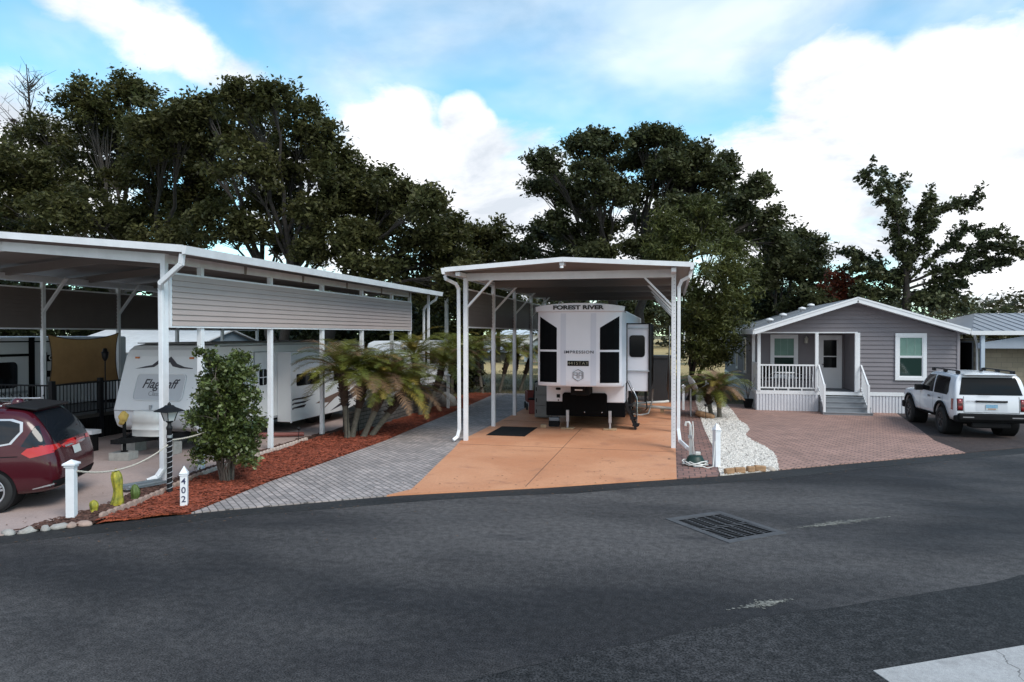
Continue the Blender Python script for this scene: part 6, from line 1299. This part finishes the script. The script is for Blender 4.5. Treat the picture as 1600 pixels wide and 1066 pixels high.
# ------------------------------------------------------------------ palms
PALM = [mat('palm_green', (.085, .110, .016), .5, col2=(.20, .20, .035), vscale=2, island=.4, trans=.2), mat('palm_yellow', (.34, .24, .04), .6, col2=(.15, .13, .03), vscale=2, island=.4, trans=.2), mat('palm_dead', (.20, .115, .06), .8, col2=(.14, .08, .045), vscale=2, island=.4)]
PBARK = mat('palm_trunk_grey', (.13, .115, .09), .9, var=.35, vscale=14, bump=.8, bscale=30); PSTUB = mat('palm_stubs', (.05, .028, .018), .9, var=.4, vscale=14, bump=.9, bscale=30)
def frond(b, c, az, el, L, m, rg, droop, lw=.0085):
    n = 17; p = Vector(c); pts = [p.copy()]; e = el
    for k in range(n): 
        p = p + Vector((math.cos(az) * math.cos(e), math.sin(az) * math.cos(e), math.sin(e))) * (L / n); e -= droop / n * (1 + k / n * .6); pts.append(p.copy())
    b.tube(pts, [.010 - .008 * k / n for k in range(n + 1)], 4, m, cap=False)
    side = Vector((-math.sin(az), math.cos(az), 0))
    for k in range(3, n + 1):
        for h_ in (0, .33, .66):
            if k == n and h_: continue
            p = pts[k].lerp(pts[min(k + 1, n)], h_); d = (pts[min(k + 1, n)] - pts[k - 1]).normalized(); t_ = (k + h_) / n
            ll = L * .21 * (math.sin(math.pi * min(1, .12 + t_ * .86)) ** .6) * rg.uniform(.8, 1.15)
            for s_ in (-1, 1):
                v = (side * s_ * 1.0 + d * .75 + Vector((0, 0, rg.uniform(-.1, .35)))).normalized(); q = p + v * ll * .6 + Vector((0, 0, -.02 * ll)); r_ = p + v * ll + Vector((0, 0, -.16 * ll)); w_ = d * lw
                b.add([p - w_, p + w_, q + w_ * .8, r_, q - w_ * .8], [(0, 1, 2, 4), (4, 2, 3)], m)
def palm(label, stems, seed, group, L=1.25, nf=34, mixr=(.74, .17, .09), r=.085, ang=1.0):
    """stems: [(base, top)], each top carrying its own head of fronds"""
    rg = random.Random(seed); t = thing('date_palm', label, 'palm', stems[0][0], 0, group)
    for base, top in stems:
        base, top = Vector(base), Vector(top); pts = [base.lerp(top, k / 10) + Vector((0, 0, 0)) + (top - base).cross(Vector((0, 0, 1))) * .05 * math.sin(k / 10 * math.pi) for k in range(11)]
        b = MB(); b.tube(pts[:6], [r * 1.15, r, r * .95, r * .95, r * .98, r * 1.05], 10); tk = b.build('trunk', PBARK, t)
        b = MB(); b.tube(pts[5:], [r * 1.1, r * 1.35, r * 1.5, r * 1.55, r * 1.5, r * 1.1], 10)
        for k in range(70):
            f = rg.random(); c = pts[5].lerp(pts[10], f); a = rg.random() * 6.3; rr = r * (1.15 + .4 * math.sin(f * 3)); d = Vector((math.cos(a), math.sin(a), 0)); b.bar(c + d * rr * .7, c + d * (rr + .05) + Vector((0, 0, .06)), .035, .02)
        b.build('stub_crown', PSTUB, tk)
        b = MB()
        for k in range(nf):
            f = (k + .5) / nf; u_ = rg.random(); m = 0 if u_ < mixr[0] else 1 if u_ < mixr[0] + mixr[1] else 2
            el = R(82 - 76 * f * ang + rg.gauss(0, 7)); az = k * 2.4 + rg.gauss(0, .2)
            if f > .75: m = rg.choice((1, 2, 0, 0))
            frond(b, top + Vector((0, 0, .03)), az, el, L * rg.uniform(.8, 1.1), m, rg, R(52 + 28 * (1 - f)))
        b.build('crown', PALM, t, w=True)
    return t
palm('nearest date palm, two dark heads before the trailer slide-out', [((-9.0, 18.3, .03), (-9.22, 18.4, 1.84)), ((-8.93, 18.42, .03), (-8.70, 18.75, 1.68))], 1, 'palms along the red mulch bed', 1.7, nf=54)
palm('date palm with two right leaning trunks next to the nearest palm on the red mulch', [((-8.66, 18.6, .03), (-8.08, 18.9, 1.52)), ((-8.55, 18.9, .03), (-7.80, 19.6, 1.30))], 2, 'palms along the red mulch bed', 1.6, nf=54)
palm('date palm in front of the middle of the grey block wall', [((-9.0, 24.2, .03), (-9.3, 24.4, 2.1)), ((-8.8, 24.3, .03), (-8.4, 24.9, 1.7))], 3, 'palms along the red mulch bed', 1.75, nf=44)
palm('dark green palm behind the end of the block wall left of the middle carport', [((-9.1, 28.2, .03), (-9.1, 28.3, 2.2)), ((-8.9, 28.4, .03), (-8.5, 28.6, 1.9))], 4, 'palms along the red mulch bed', 1.7, mixr=(.9, .05, .05))
palm('clump of dark palm stems seen through the first bay of the middle carport', [((-9.3, 33.9, .0), (-9.7, 34, 2.1)), ((-9.0, 34.6, 0), (-9.0, 34.9, 2.3)), ((-8.6, 34.6, 0), (-8.2, 34.9, 1.9))], 5, 'palms along the red mulch bed', 1.7, nf=28, mixr=(.9, .05, .05))
palm('dark palm seen through the second bay of the middle carport', [((-8.2, 36.2, 0), (-8.0, 36.2, 2.1)), ((-7.9, 36.4, 0), (-7.4, 36.6, 1.7))], 7, 'palms along the red mulch bed', 1.6, nf=28, mixr=(.9, .05, .05))
palm('small date palm with rust brown fronds on the white gravel', [((1.66, 25.9, .02), (1.62, 25.9, .98)), ((1.4, 26.3, .02), (1.25, 26.4, .85))], 6, None, 1.25, nf=40, mixr=(.5, .06, .44), ang=.95)

# leafy bush beside the lamp post
rg = random.Random(31); rs = np.random.RandomState(31); B0 = Vector((-8.78, 12.45, .03))
t = thing('holly_bush', 'bushy holly with pale bare stems at its foot on the red mulch', 'bush', B0); b = MB(); cen = []; rad = []
for k in range(17):
    a = rg.random() * 6.3; top = B0 + Vector((math.cos(a) * rg.uniform(.05, .5), math.sin(a) * rg.uniform(.05, .45), rg.uniform(1.1, 2.5) * (1 if k else 1.0))); foot = B0 + Vector((math.cos(a) * .12, math.sin(a) * .1, -.02))
    pts = curve_pts(foot, top, -.05, 8, rg); b.tube(pts, [.022 - .016 * i / 8 for i in range(9)], 6)
    for i in range(2, 9):
        for _ in range(3 if i < 7 else 4):
            f = i / 8; w_ = .35 * (1 - .6 * f); q = pts[i] + Vector((rg.gauss(0, w_), rg.gauss(0, w_), rg.gauss(0, .14)))
            if q.z > .38 + .3 * rg.random(): cen.append(q[:]); rad.append(rg.uniform(.12, .24)); b.tube([pts[i], pts[i].lerp(q, .5) + Vector((0, 0, .03)), q], [.007, .005, .003], 4, cap=False)
for dx, dz in ((-.08, 2.62), (-.2, 2.3), (.25, 2.25), (-.45, 1.75), (.65, 1.15), (.75, 1.55), (-.62, 1.25), (.1, 2.45)):
    q = B0 + Vector((dx, rg.gauss(0, .15), dz)); 
    for _ in range(3): cen.append((q + Vector((rg.gauss(0, .07), rg.gauss(0, .07), rg.gauss(0, .09))))[:]); rad.append(.14)
    b.tube([B0 + Vector((dx * .4, 0, dz * .6)), q], [.01, .004], 4)
b.build('trunk', mat('holly_stem', (.15, .12, .10), .9, var=.3, vscale=20), t); link('crown', quads(leaves(cen, rad, 90, .040, rs, .85, .4, 1.7)), mat('holly_leaf', (.040, .062, .014), .45, col2=(.115, .138, .036), vscale=3, island=.5, trans=.15), t)
# cacti in the dark mulch
def cactus(label, x, y, h_, w_, seed, yellow):
    rg = random.Random(seed); m = mat('variegated_cactus' + ('' if yellow else '_green'), (.055, .085, .018) if not yellow else (.07, .10, .02), .6, col2=(.48, .40, .03) if yellow else (.10, .15, .03), vscale=9 if yellow else 20)
    t = MB(); nb = 5; n = 30; rings = 13
    vs = []; fs = []
    for j in range(rings):
        f = j / (rings - 1); r0 = w_ * (1.0 - .25 * f) * (1 + .15 * math.sin(f * 9 + seed)) * (math.sqrt(max(.02, 1 - ((f - .82) / .18) ** 2)) if f > .82 else 1)
        for k in range(n):
            a = 2 * math.pi * k / n; r_ = r0 * (.62 + .38 * abs(math.cos(a * nb / 2)) ** .7); vs.append((r_ * math.cos(a) + .04 * h_ * math.sin(f * 4), r_ * math.sin(a), h_ * f))
    for j in range(rings - 1):
        for k in range(n): fs.append((j * n + k, j * n + (k + 1) % n, (j + 1) * n + (k + 1) % n, (j + 1) * n + k))
    fs.append(tuple(range((rings - 1) * n, rings * n))); t.add(vs, fs, 0, True)
    o = t.build('cactus', m); o.location = (x, y, .02); return tag(o, label, 'cactus')
cactus('tall yellow and green ribbed cactus in the dark mulch', -9.3, 10.15,.66,.1, 1, True); cactus('short round yellow green cactus close to the road', -9.36, 9.72, .22, .075, 2, True); cactus('small green cactus between the tall yellow one and the lamp post', -9.33, 10.6, .30, .085, 3, False)
# grass tufts along the lot backs
cen = []; rgq = np.random.RandomState(5); N = 26000; x = rgq.uniform(-14, 14, N); y = rgq.uniform(32, 56, N); hgt = rgq.uniform(.03, .11, N); a = rgq.uniform(0, 6.3, N); w_ = .012
dx, dy = np.cos(a) * w_, np.sin(a) * w_; lx, ly = rgq.normal(0, .04, N), rgq.normal(0, .04, N); z0 = np.full(N, -.03)
v = np.stack([np.stack([x - dx, y - dy, z0], 1), np.stack([x + dx, y + dy, z0], 1), np.stack([x + lx + dx * .3, y + ly + dy * .3, z0 + hgt], 1), np.stack([x + lx - dx * .3, y + ly - dy * .3, z0 + hgt], 1)], 1).reshape(-1, 3)
gq = link('grass', quads(v), mat('dry_grass', (.07, .07, .028), .9, col2=(.14, .115, .05), vscale=.5, island=.4)); tag(gq, 'short patchy grass behind the parking slabs', 'grass', kind='stuff')
# ------------------------------------------------------------------ small things in front
def bollard(x, y, h_, label, cap, s=.065, num=None, rz=0):
    t = thing('white_post', label, 'post', (x, y, .02), rz)
    if cap == 'flat':
        MB().box(-s, s, -s, s, 0, h_).build('shaft', white, t, w=False, bevel=.006)
        q = MB(); q.add([(-s - .035, -s - .035, h_), (s + .035, -s - .035, h_), (s + .035, s + .035, h_), (-s - .035, s + .035, h_), (-s - .035, -s - .035, h_ + .025), (s + .035, -s - .035, h_ + .025), (s + .035, s + .035, h_ + .025), (-s - .035, s + .035, h_ + .025), (0, 0, h_ + .085)], [(3, 2, 1, 0), (0, 1, 5, 4), (1, 2, 6, 5), (2, 3, 7, 6), (3, 0, 4, 7), (4, 5, 8), (5, 6, 8), (6, 7, 8), (7, 4, 8)]); q.box(-s - .015, s + .015, -s - .015, s + .015, h_ - .035, h_); q.build('cap', white, t, w=False)
    else:
        MB().box(-s, s, -s, s, 0, h_).build('shaft', white, t, w=False, bevel=.006)
        q = MB(); k = s * 1.18; q.box(-k, k, -k, k, h_, h_ + .02); q.box(-s * .8, s * .8, -s * .8, s * .8, h_ + .02, h_ + .035); q.add([(-k, -k, h_ + .035), (k, -k, h_ + .035), (k, k, h_ + .035), (-k, k, h_ + .035), (0, 0, h_ + .035 + k * 1.9)], [(3, 2, 1, 0), (0, 1, 4), (1, 2, 4), (2, 3, 4), (3, 0, 4)]); q.build('cap', white, t, w=False)
    return t
bollard(-9.45, 9.37, .87, 'white square post with a flat cap holding the rope at the driveway mouth', 'flat', .064, rz=R(20))
p4 = bollard(-8.22, 10.47, .54, 'short pointed white post numbered 402 on the red mulch', 'point', .058, rz=R(28))
for k, ch in enumerate('402'): lettering('numeral', ch, .15, (.0, -.061, .44 - .155 * k), Matrix.Rotation(R(90), 4, 'X') @ Matrix.Rotation(R(0), 4, 'Z'), mat('navy_numeral', (.04, .045, .10), .5), p4, w=False, depth=.002, bold=.002)
bollard(.98, 16.28, .80, 'white pointed post at the front corner of the gravel strip', 'point', .065, rz=R(30))
bollard(-8.69, 26.5, 1.32, 'slim white post standing in the red mulch before the dark palms', 'flat', .05)
bollard(.44, 28.2, .92, 'short white post on the brick walk behind the right carport post', 'flat', .045)
# rope swagged from the post to the lamp post and on behind the bush
rope_m = mat('rope', (.48, .44, .38), .9, var=.25, vscale=60, bump=.6, bscale=120)
def swag(p, q, sag, name, label):
    p, q = Vector(p), Vector(q); n = 60; core = [p.lerp(q, k / n) - Vector((0, 0, sag * 4 * (k / n) * (1 - k / n))) for k in range(n + 1)]; b = MB()
    for ph in (0, 2.09, 4.19): b.tube([c + Vector((math.sin(k * .9 + ph) * .006, math.cos(k * .9 + ph) * .006, math.cos(k * .9 + ph) * .006)) for k, c in enumerate(core)], .010, 5)
    return tag(place(b.build(name, rope_m), core[n // 2]), label, 'rope')
swag((-9.38, 9.42, .78), (-9.12, 11.2, .95), .19, 'rope', 'pale rope sagging from the white flat topped post to the black lamp post'); swag((-9.1, 11.26, 1.02), (-8.9, 12.4, 1.15), .05, 'rope', 'pale rope running from the black lamp post into the bush')
L = thing('lamp_post', 'black garden lamp post wrapped in a white cord between the mulch colours', 'lamp post', (-9.12, 11.22, .03))
b = MB(); b.lathe((0, 0, 0), [(.062, 0), (.055, .06), (.047, .1), (.047, 1.18), (.055, 1.2), (.055, 1.24), (.035, 1.27), (.035, 1.32)], 14); b.build('pole', black, L, w=False)
b = MB(); b.tube([(.052 * math.cos(k * .55), .052 * math.sin(k * .55), .02 + 1.1 * k / 130) for k in range(131)], .0065, 5); b.build('cord', mat('cord_grey', (.35, .36, .38), .6), L, w=False)
b = MB(); b.tube([(0, 0, 1.06), (-.14, .1, 1.07)], .01, 5); b.lathe((0, 0, 1.04), [(.056, 0), (.056, .05)], 12); b.build('clamp', galv, L, w=False)
# square lantern: corner bars, glass, hipped roof
h0 = 1.32; lan = MB(); lan.lathe((0, 0, h0), [(.05, 0), (.085, .02), (.085, .035)], 4)
for k in range(4):
    a = math.pi / 2 * k + R(28); lan.bar((.085 * math.cos(a), .085 * math.sin(a), h0 + .03), (.15 * math.cos(a), .15 * math.sin(a), h0 + .215), .014, .014)
lo = lan.build('lantern_frame', black, L, w=False)
g_ = MB(); v = [(r_ * math.cos(math.pi / 2 * k + R(28)), r_ * math.sin(math.pi / 2 * k + R(28)), z) for r_, z in ((.08, h0 + .035), (.142, h0 + .212)) for k in range(4)]; g_.add(v, [(0, 1, 5, 4), (1, 2, 6, 5), (2, 3, 7, 6), (3, 0, 4, 7)]); g_.build('glass', mat('lantern_glass', (.55, .56, .55), .3, spec=.6), lo, w=False)
r_ = MB(); k4 = [(c * math.cos(math.pi / 2 * k + R(28)), c * math.sin(math.pi / 2 * k + R(28)), z) for c, z in ((.27, h0 + .205), (.265, h0 + .222), (.11, h0 + .29), (.07, h0 + .325)) for k in range(4)]
r_.add(k4, [(3, 2, 1, 0)] + [(4 * j + k, 4 * j + (k + 1) % 4, 4 * j + 4 + (k + 1) % 4, 4 * j + 4 + k) for j in range(3) for k in range(4)] + [(12, 13, 14, 15)]); r_.lathe((0, 0, h0 + .325), [(.03, 0), (.035, .02), (.012, .05), (0, .06)], 10); r_.build('lantern_roof', black, L, w=False)
# solar path light by the second post
def stake(x, y, h_, label):
    t = thing('path_light', label, 'path light', (x, y, .03)); MB().tube([(0, 0, 0), (0, 0, h_)], .010, 6).build('stake', black, t, w=False); MB().lathe((0, 0, h_), [(.02, -.06), (.05, -.02), (.06, 0), (.02, .03), (0, .035)], 10).build('lamp_head', black, t, w=False)
stake(-9.85, 17.1, .42, 'black stake light at the foot of the fourth left carport post'); stake(-8.85, 18.0, 1.0, 'tall thin black stake between the two nearest palms')
t = thing('shepherd_hook', 'black iron plant hook with a scroll between the palms by the block wall', 'hook', (-8.95, 18.9, .03)); MB().tube([(0, 0, 0), (0, 0, 1.15)] + [(.1 - .1 * math.cos(k * .4), 0, 1.15 + .12 * math.sin(k * .4)) for k in range(1, 9)], .012, 6).build('rod', black, t, w=False); MB().tube([(.06 * math.cos(k * .5) * (1 - k / 16), 0, .75 + .07 * math.sin(k * .5) * (1 - k / 16)) for k in range(14)], .008, 5).build('scroll', black, t, w=False)
# grey block retaining wall behind the palms
bw = brick_mat('grey_wall_blocks', (.16, .145, .135), (.12, .11, .105), (.045, .04, .038), .40, .12, .012, 0, .3, .95, 'yz', 1.0, .3)
b = MB(); pts = [(-9.35, 19.2), (-9.25, 21), (-9.3, 23.5), (-9.45, 26), (-9.5, 29)]
for (xa, ya), (xb, yb) in zip(pts, pts[1:]):
    za = .62 if ya < 20 else .86; b.add([(xa, ya, 0), (xb, yb, 0), (xb, yb, .9), (xa, ya, za), (xa - .25, ya, 0), (xb - .25, yb, 0), (xb - .25, yb, .9), (xa - .25, ya, za)], [(0, 1, 2, 3), (7, 6, 5, 4), (3, 2, 6, 7), (0, 3, 7, 4), (1, 5, 6, 2)])
t = thing('block_wall', 'low grey stacked block wall behind the palms and red mulch', 'wall', (-9.3, 24, 0)); b.build('wall', bw, t)
cp = MB()
for (xa, ya), (xb, yb) in zip(pts, pts[1:]):
    za = .62 if ya < 20 else .86; cp.bar((xa - .12, ya, za + .035), (xb - .12, yb, .935), .32, .06)
cp.build('coping', mat('coping_grey', (.16, .15, .14), .9, var=.2, vscale=6, bump=.4), t)
# pale boulder and camper seen past the palms
rock(-9.0, 27.4, .45, .4, .55, 4, rock_m, 'boulder', 'grey boulder at the far end of the block wall')
cv = thing('camper', 'pale camper parked behind the white travel trailer and mostly hidden by palms', 'camper trailer', (-12.2, 30, 0)); b = MB(); b.prism([(29.0, .5), (28.7, .9), (28.8, 1.7), (29.5, 2.6), (30.0, 2.68), (35, 2.68), (35, .5)], 'yz', -13.5, -11.2); bo = b.build('body', tw, cv, bevel=.08)
q = MB().prism(rrect(30.4, 32.2, 1.6, 2.2, .1), 'yz', -11.2, -11.18); q.build('window', glass_dark, bo); q = MB().box(-13.2, -11.5, 28.74, 28.85, 1.5, 2.0); q.build('front_window', glass_dark, bo)
for y in (31.5, 32.5): MB().lathe((-11.4, y, .36), [(.18, -.1), (.33, -.1), (.36, -.07), (.36, .07), (.33, .1), (.18, .1)], 18, axis='x').build('wheel', rubber, cv)
t = thing('patio_bench', 'pale tube framed bench beside the block wall under the left carport', 'bench', (-10.6, 22.6, .02)); q = MB()
for y in (-.7, .7): q.tube([(.2, y, 0), (.2, y, .75), (-.2, y, .8), (-.2, y, 0)], .02, 6)
q.tube([(.2, -.7, .75), (.2, .7, .75)], .02, 6); q.tube([(.2, -.7, .45), (.2, .7, .45)], .02, 6); q.build('frame', galv, t, w=False); MB().box(-.2, .2, -.68, .68, .40, .44).build('seat', black_matt, t, w=False)
t = thing('utility_pole', 'grey utility pole rising between the two carports', 'pole', (-10.9, 33, -.03)); MB().tube([(0, 0, 0), (0, 0, 5.6)], [.11, .09], 10).build('shaft', concrete, t, w=False); MB().box(-.12, .12, -.16, -.1, 1.0, 1.5).build('meter_box', galv, t, w=False)
# green hose reel, standpipe, cord by the right front post
t = thing('standpipe', 'white water standpipe with a looped hose over it by the right carport post', 'standpipe', (.42, 16.75, .02)); MB().tube([(0, 0, 0), (0, 0, .86), (-.03, 0, .92), (-.09, 0, .92), (-.11, 0, .84)], .032, 8).build('pipe', pvc, t, w=False); MB().box(-.05, .06, -.05, .05, .56, .62).build('tap', galv, t, w=False)
MB().tube([(.05 + .02 * math.sin(k), -.06 + .01 * math.cos(k * 1.3), .95 - .95 * abs(math.sin(k / 18 * math.pi))) if k < 18 else (.1, -.1, .02) for k in range(19)], .013, 6).build('hose', pvc, t, w=False)
gt = mat('dark_green_plastic', (.006, .028, .020), .5)
t = thing('hose_pot', 'dark green hose pot tangled with white hose on the brick walk', 'hose pot', (.52, 16.35, .02)); MB().lathe((0, 0, 0), [(.24, 0), (.25, .03), (.16, .2), (.14, .22), (0, .22)], 20).build('pot', gt, t, w=False)
q = MB(); rgh = random.Random(3)
q.tube([(.26 * math.cos(k * .35) * (1 + .12 * math.sin(k * 1.7)), .22 * math.sin(k * .35) - .04, .035 + .05 * (1 + math.sin(k * .8)) * (.4 + .6 * (k % 7) / 7)) for k in range(60)], .014, 6); q.tube([(.1, -.24, .03), (.2, -.3, .03), (-.05, -.36, .02), (.0, -.33, .03)], .014, 6); q.build('hose', pvc, t, w=False)
q = MB().box(.0, .12, .02, .1, .22, .30); q.build('nozzle', pvc, t, w=False, bevel=.02)
tag(place(MB().tube([(.66, 16.05, .05), (.78, 15.95, .04), (.9, 16.05, .06), (.93, 16.18, .4), (.94, 16.2, .6)], .012, 6).build('hose', pvc), (.8, 16, .05)), 'white hose running from the hose pot up the pointed post', 'hose')
MBd = MB(); MBd.lathe((-.06, 16.95, .031), [(0, .006), (.03, .004), (.035, 0)], 10); o = place(MBd.build('slab_cap', black_matt), (-.06, 16.95, .031)); tag(o, 'small black cap set in the slab near the right carport post', 'cap')
# satellite dish
t = thing('satellite_dish', 'white satellite dish on a grey pole beside the brick walk', 'satellite dish', (.66, 26.0, .02)); MB().tube([(0, 0, 0), (0, 0, 1.0)], .035, 8).build('pole', galv, t, w=False)
prof = [(.0, 0), (.12, .012), (.24, .045), (.34, .095), (.34, .103), (.24, .055), (.12, .022), (0, .01)]
dm = MB().lathe((0, 0, 0), prof, 24); do = dm.build('dish', white_old, t, w=False); do.data.transform(Matrix.Translation((.0, -.1, 1.14)) @ Matrix.Rotation(R(22), 4, 'Z') @ Matrix.Rotation(R(62), 4, 'Y') @ Matrix.Scale(.85, 4, (0, 1, 0)))
q = MB(); q.tube([(.05, -.1, .86), (.55, -.16, 1.18)], .014, 6); q.box(.5, .62, -.2, -.12, 1.16, 1.24); q.build('arm', galv, t, w=False); MB().lathe((.53, -.16, 1.25), [(.03, 0), (.03, .07), (0, .08)], 10).build('receiver', white, t, w=False)
# pot by the porch, log by the palm, solar stakes
t = thing('flower_pot', 'black square pot at the porch corner with a thin bare plant', 'pot', (3.0, 29.6, .02)); MB().add([(-.13, -.13, 0), (.13, -.13, 0), (.13, .13, 0), (-.13, .13, 0), (-.19, -.19, .36), (.19, -.19, .36), (.19, .19, .36), (-.19, .19, .36)], [(3, 2, 1, 0), (0, 1, 5, 4), (1, 2, 6, 5), (2, 3, 7, 6), (3, 0, 4, 7), (4, 5, 6, 7)]).build('pot', black_matt, t, w=False); q = MB()
for k in range(7): q.tube([(0, 0, .36), (.08 * math.cos(k), .08 * math.sin(k), .7), (.28 * math.cos(k) , .2 * math.sin(k), .95 + .05 * k)], [.012, .008, .004], 5)
q.build('plant', BARK2, t, w=False)
o = MB().lathe((0, 0, 0), [(0, -.34), (.10, -.33), (.12, -.1), (.11, .2), (.09, .33), (0, .34)], 10, axis='x').build('driftwood_log', log_m); o.location = (1.15, 25.6, .12); o.rotation_euler = (0, R(10), R(-25)); tag(o, 'short brown log lying on the gravel at the foot of the small palm', 'log')
stake(1.15, 25.2, .5, 'thin black stake light in the gravel left of the small palm')
t = thing('twig_bundle', 'dry pale twigs on the gravel beside the satellite dish pole', 'twigs', (.98, 27.0, .03)); q = MB(); rgh = random.Random(9)
for k in range(14): a = rgh.random() * 6.3; q.tube([(0, 0, 0), (.25 * math.cos(a), .3 * math.sin(a), rgh.uniform(.2, .5)), (.45 * math.cos(a + .4), .5 * math.sin(a + .4), rgh.uniform(.2, .6))], [.008, .006, .003], 4)
q.build('stems', mat('dry_twig', (.26, .22, .17), .9), t, w=False)
# buildings beyond
def shed(name, label, x0, x1, y0, y1, ze, zr, wm, rm, door=None, ridge='x', cat='house', group=None):
    t = thing(name, label, cat, ((x0 + x1) / 2, (y0 + y1) / 2, 0), 0, group); b = MB(); b.box(x0, x1, y0, y1, -.05, ze)
    if ridge == 'y': b.prism([(x0, ze), (x1, ze), ((x0 + x1) / 2, zr - .06)], 'xz', y0, y1)
    else: b.prism([(y0, ze), (y1, ze), ((y0 + y1) / 2, zr - .06)], 'yz', x0, x1)
    w_ = b.build('wall', wm, t); b = MB(); o_ = .25
    if ridge == 'y':
        xm = (x0 + x1) / 2; s_ = (zr - ze) / (xm - x0)
        for sg in (-1, 1): xe = xm + sg * (xm - x0 + o_); b.bar((xm, (y0 + y1) / 2, zr), (xe, (y0 + y1) / 2, ze - s_ * o_ + .03), y1 - y0 + .4, .06, (0, 0, 1))
    else:
        ym = (y0 + y1) / 2; s_ = (zr - ze) / (ym - y0)
        for sg in (-1, 1): ye = ym + sg * (ym - y0 + o_); b.bar(((x0 + x1) / 2, ym, zr), ((x0 + x1) / 2, ye, ze - s_ * o_ + .03), x1 - x0 + .4, .06, (0, 0, 1))
    b.build('roof', rm, t)
    for (a, c, d, e, nm) in door or []:
        if ridge == 'y' or True: q = MB().box(a, c, y0 - .03, y0 - .005, d, e); q.build(nm, glass_dark if nm == 'window' else trimw, w_)
    return t
paleblue = mat('pale_blue_wall', (.42, .50, .58), .6, var=.06); palewhite = mat('pale_wall', (.60, .61, .62), .6, var=.06); roofw = mat('white_roof', (.56, .58, .60), .5, var=.1)
shed('long_building', 'long white metal building far behind the middle carport', -22, -10.0, 86, 94, 2.9, 3.5, palewhite, roofw, [(-20, -19, 1.0, 2.0, 'window'), (-13, -12.2, .1, 2.0, 'door')])
shed('small_house', 'small pale blue gabled house in the field behind the middle carport', -15.2, -12.2, 72, 76, 1.5, 2.6, paleblue, mat('dark_roof', (.10, .11, .12), .8), [(-14.0, -13.5, .9, 1.7, 'window')], 'y')
shed('far_shed', 'low white roofed shed left of the small pale blue house', -20.5, -17.5, 74, 78, 1.1, 2.2, mat('shed_grey', (.14, .14, .14), .8), roofw, None, 'x')
shed('neighbour_house', 'blue grey sided house with a pale roof far behind the left carport', -30, -22.5, 28.5, 36, 2.15, 3.2, mat('blue_siding', (.20, .25, .30), .6, var=.06), roofw, [(-26, -25, 1.0, 1.9, 'window')], 'x')
# white garden chairs far off in the field beside the house
for i, (x, lb) in enumerate([(3.9, 'leftmost white garden chair far off in the field'), (5.6, 'middle white garden chair far off in the field'), (7.2, 'rightmost white garden chair far off in the field')]):
    t = thing('garden_chair', lb, 'chair', (x, 118, 1.45 + .0), 0, 'white chairs in the field'); MB().box(-.3, .3, -.3, .3, .35, .42).build('seat', white, t, w=False); MB().box(-.3, .3, .27, .33, .42, 1.1).build('backrest', white, t, w=False)
    for sx in (-.26, .26): MB().box(sx - .03, sx + .03, -.28, .28, -.6, .35).build('leg', white, t, w=False)
for i, (x, y) in enumerate([(1.6, 95), (3.4, 92), (6.9, 105)]):
    t = thing('utility_pole', ['thin pale pole in the field left of the feathery tree trunk', 'thin pale pole in the field behind the feathery tree', 'thin pale pole in the field beside the grey house corner'][i], 'pole', (x, y, .6)); MB().tube([(0, 0, -.8), (0, 0, 4.2)], .09, 6).build('shaft', white_old, t, w=False)
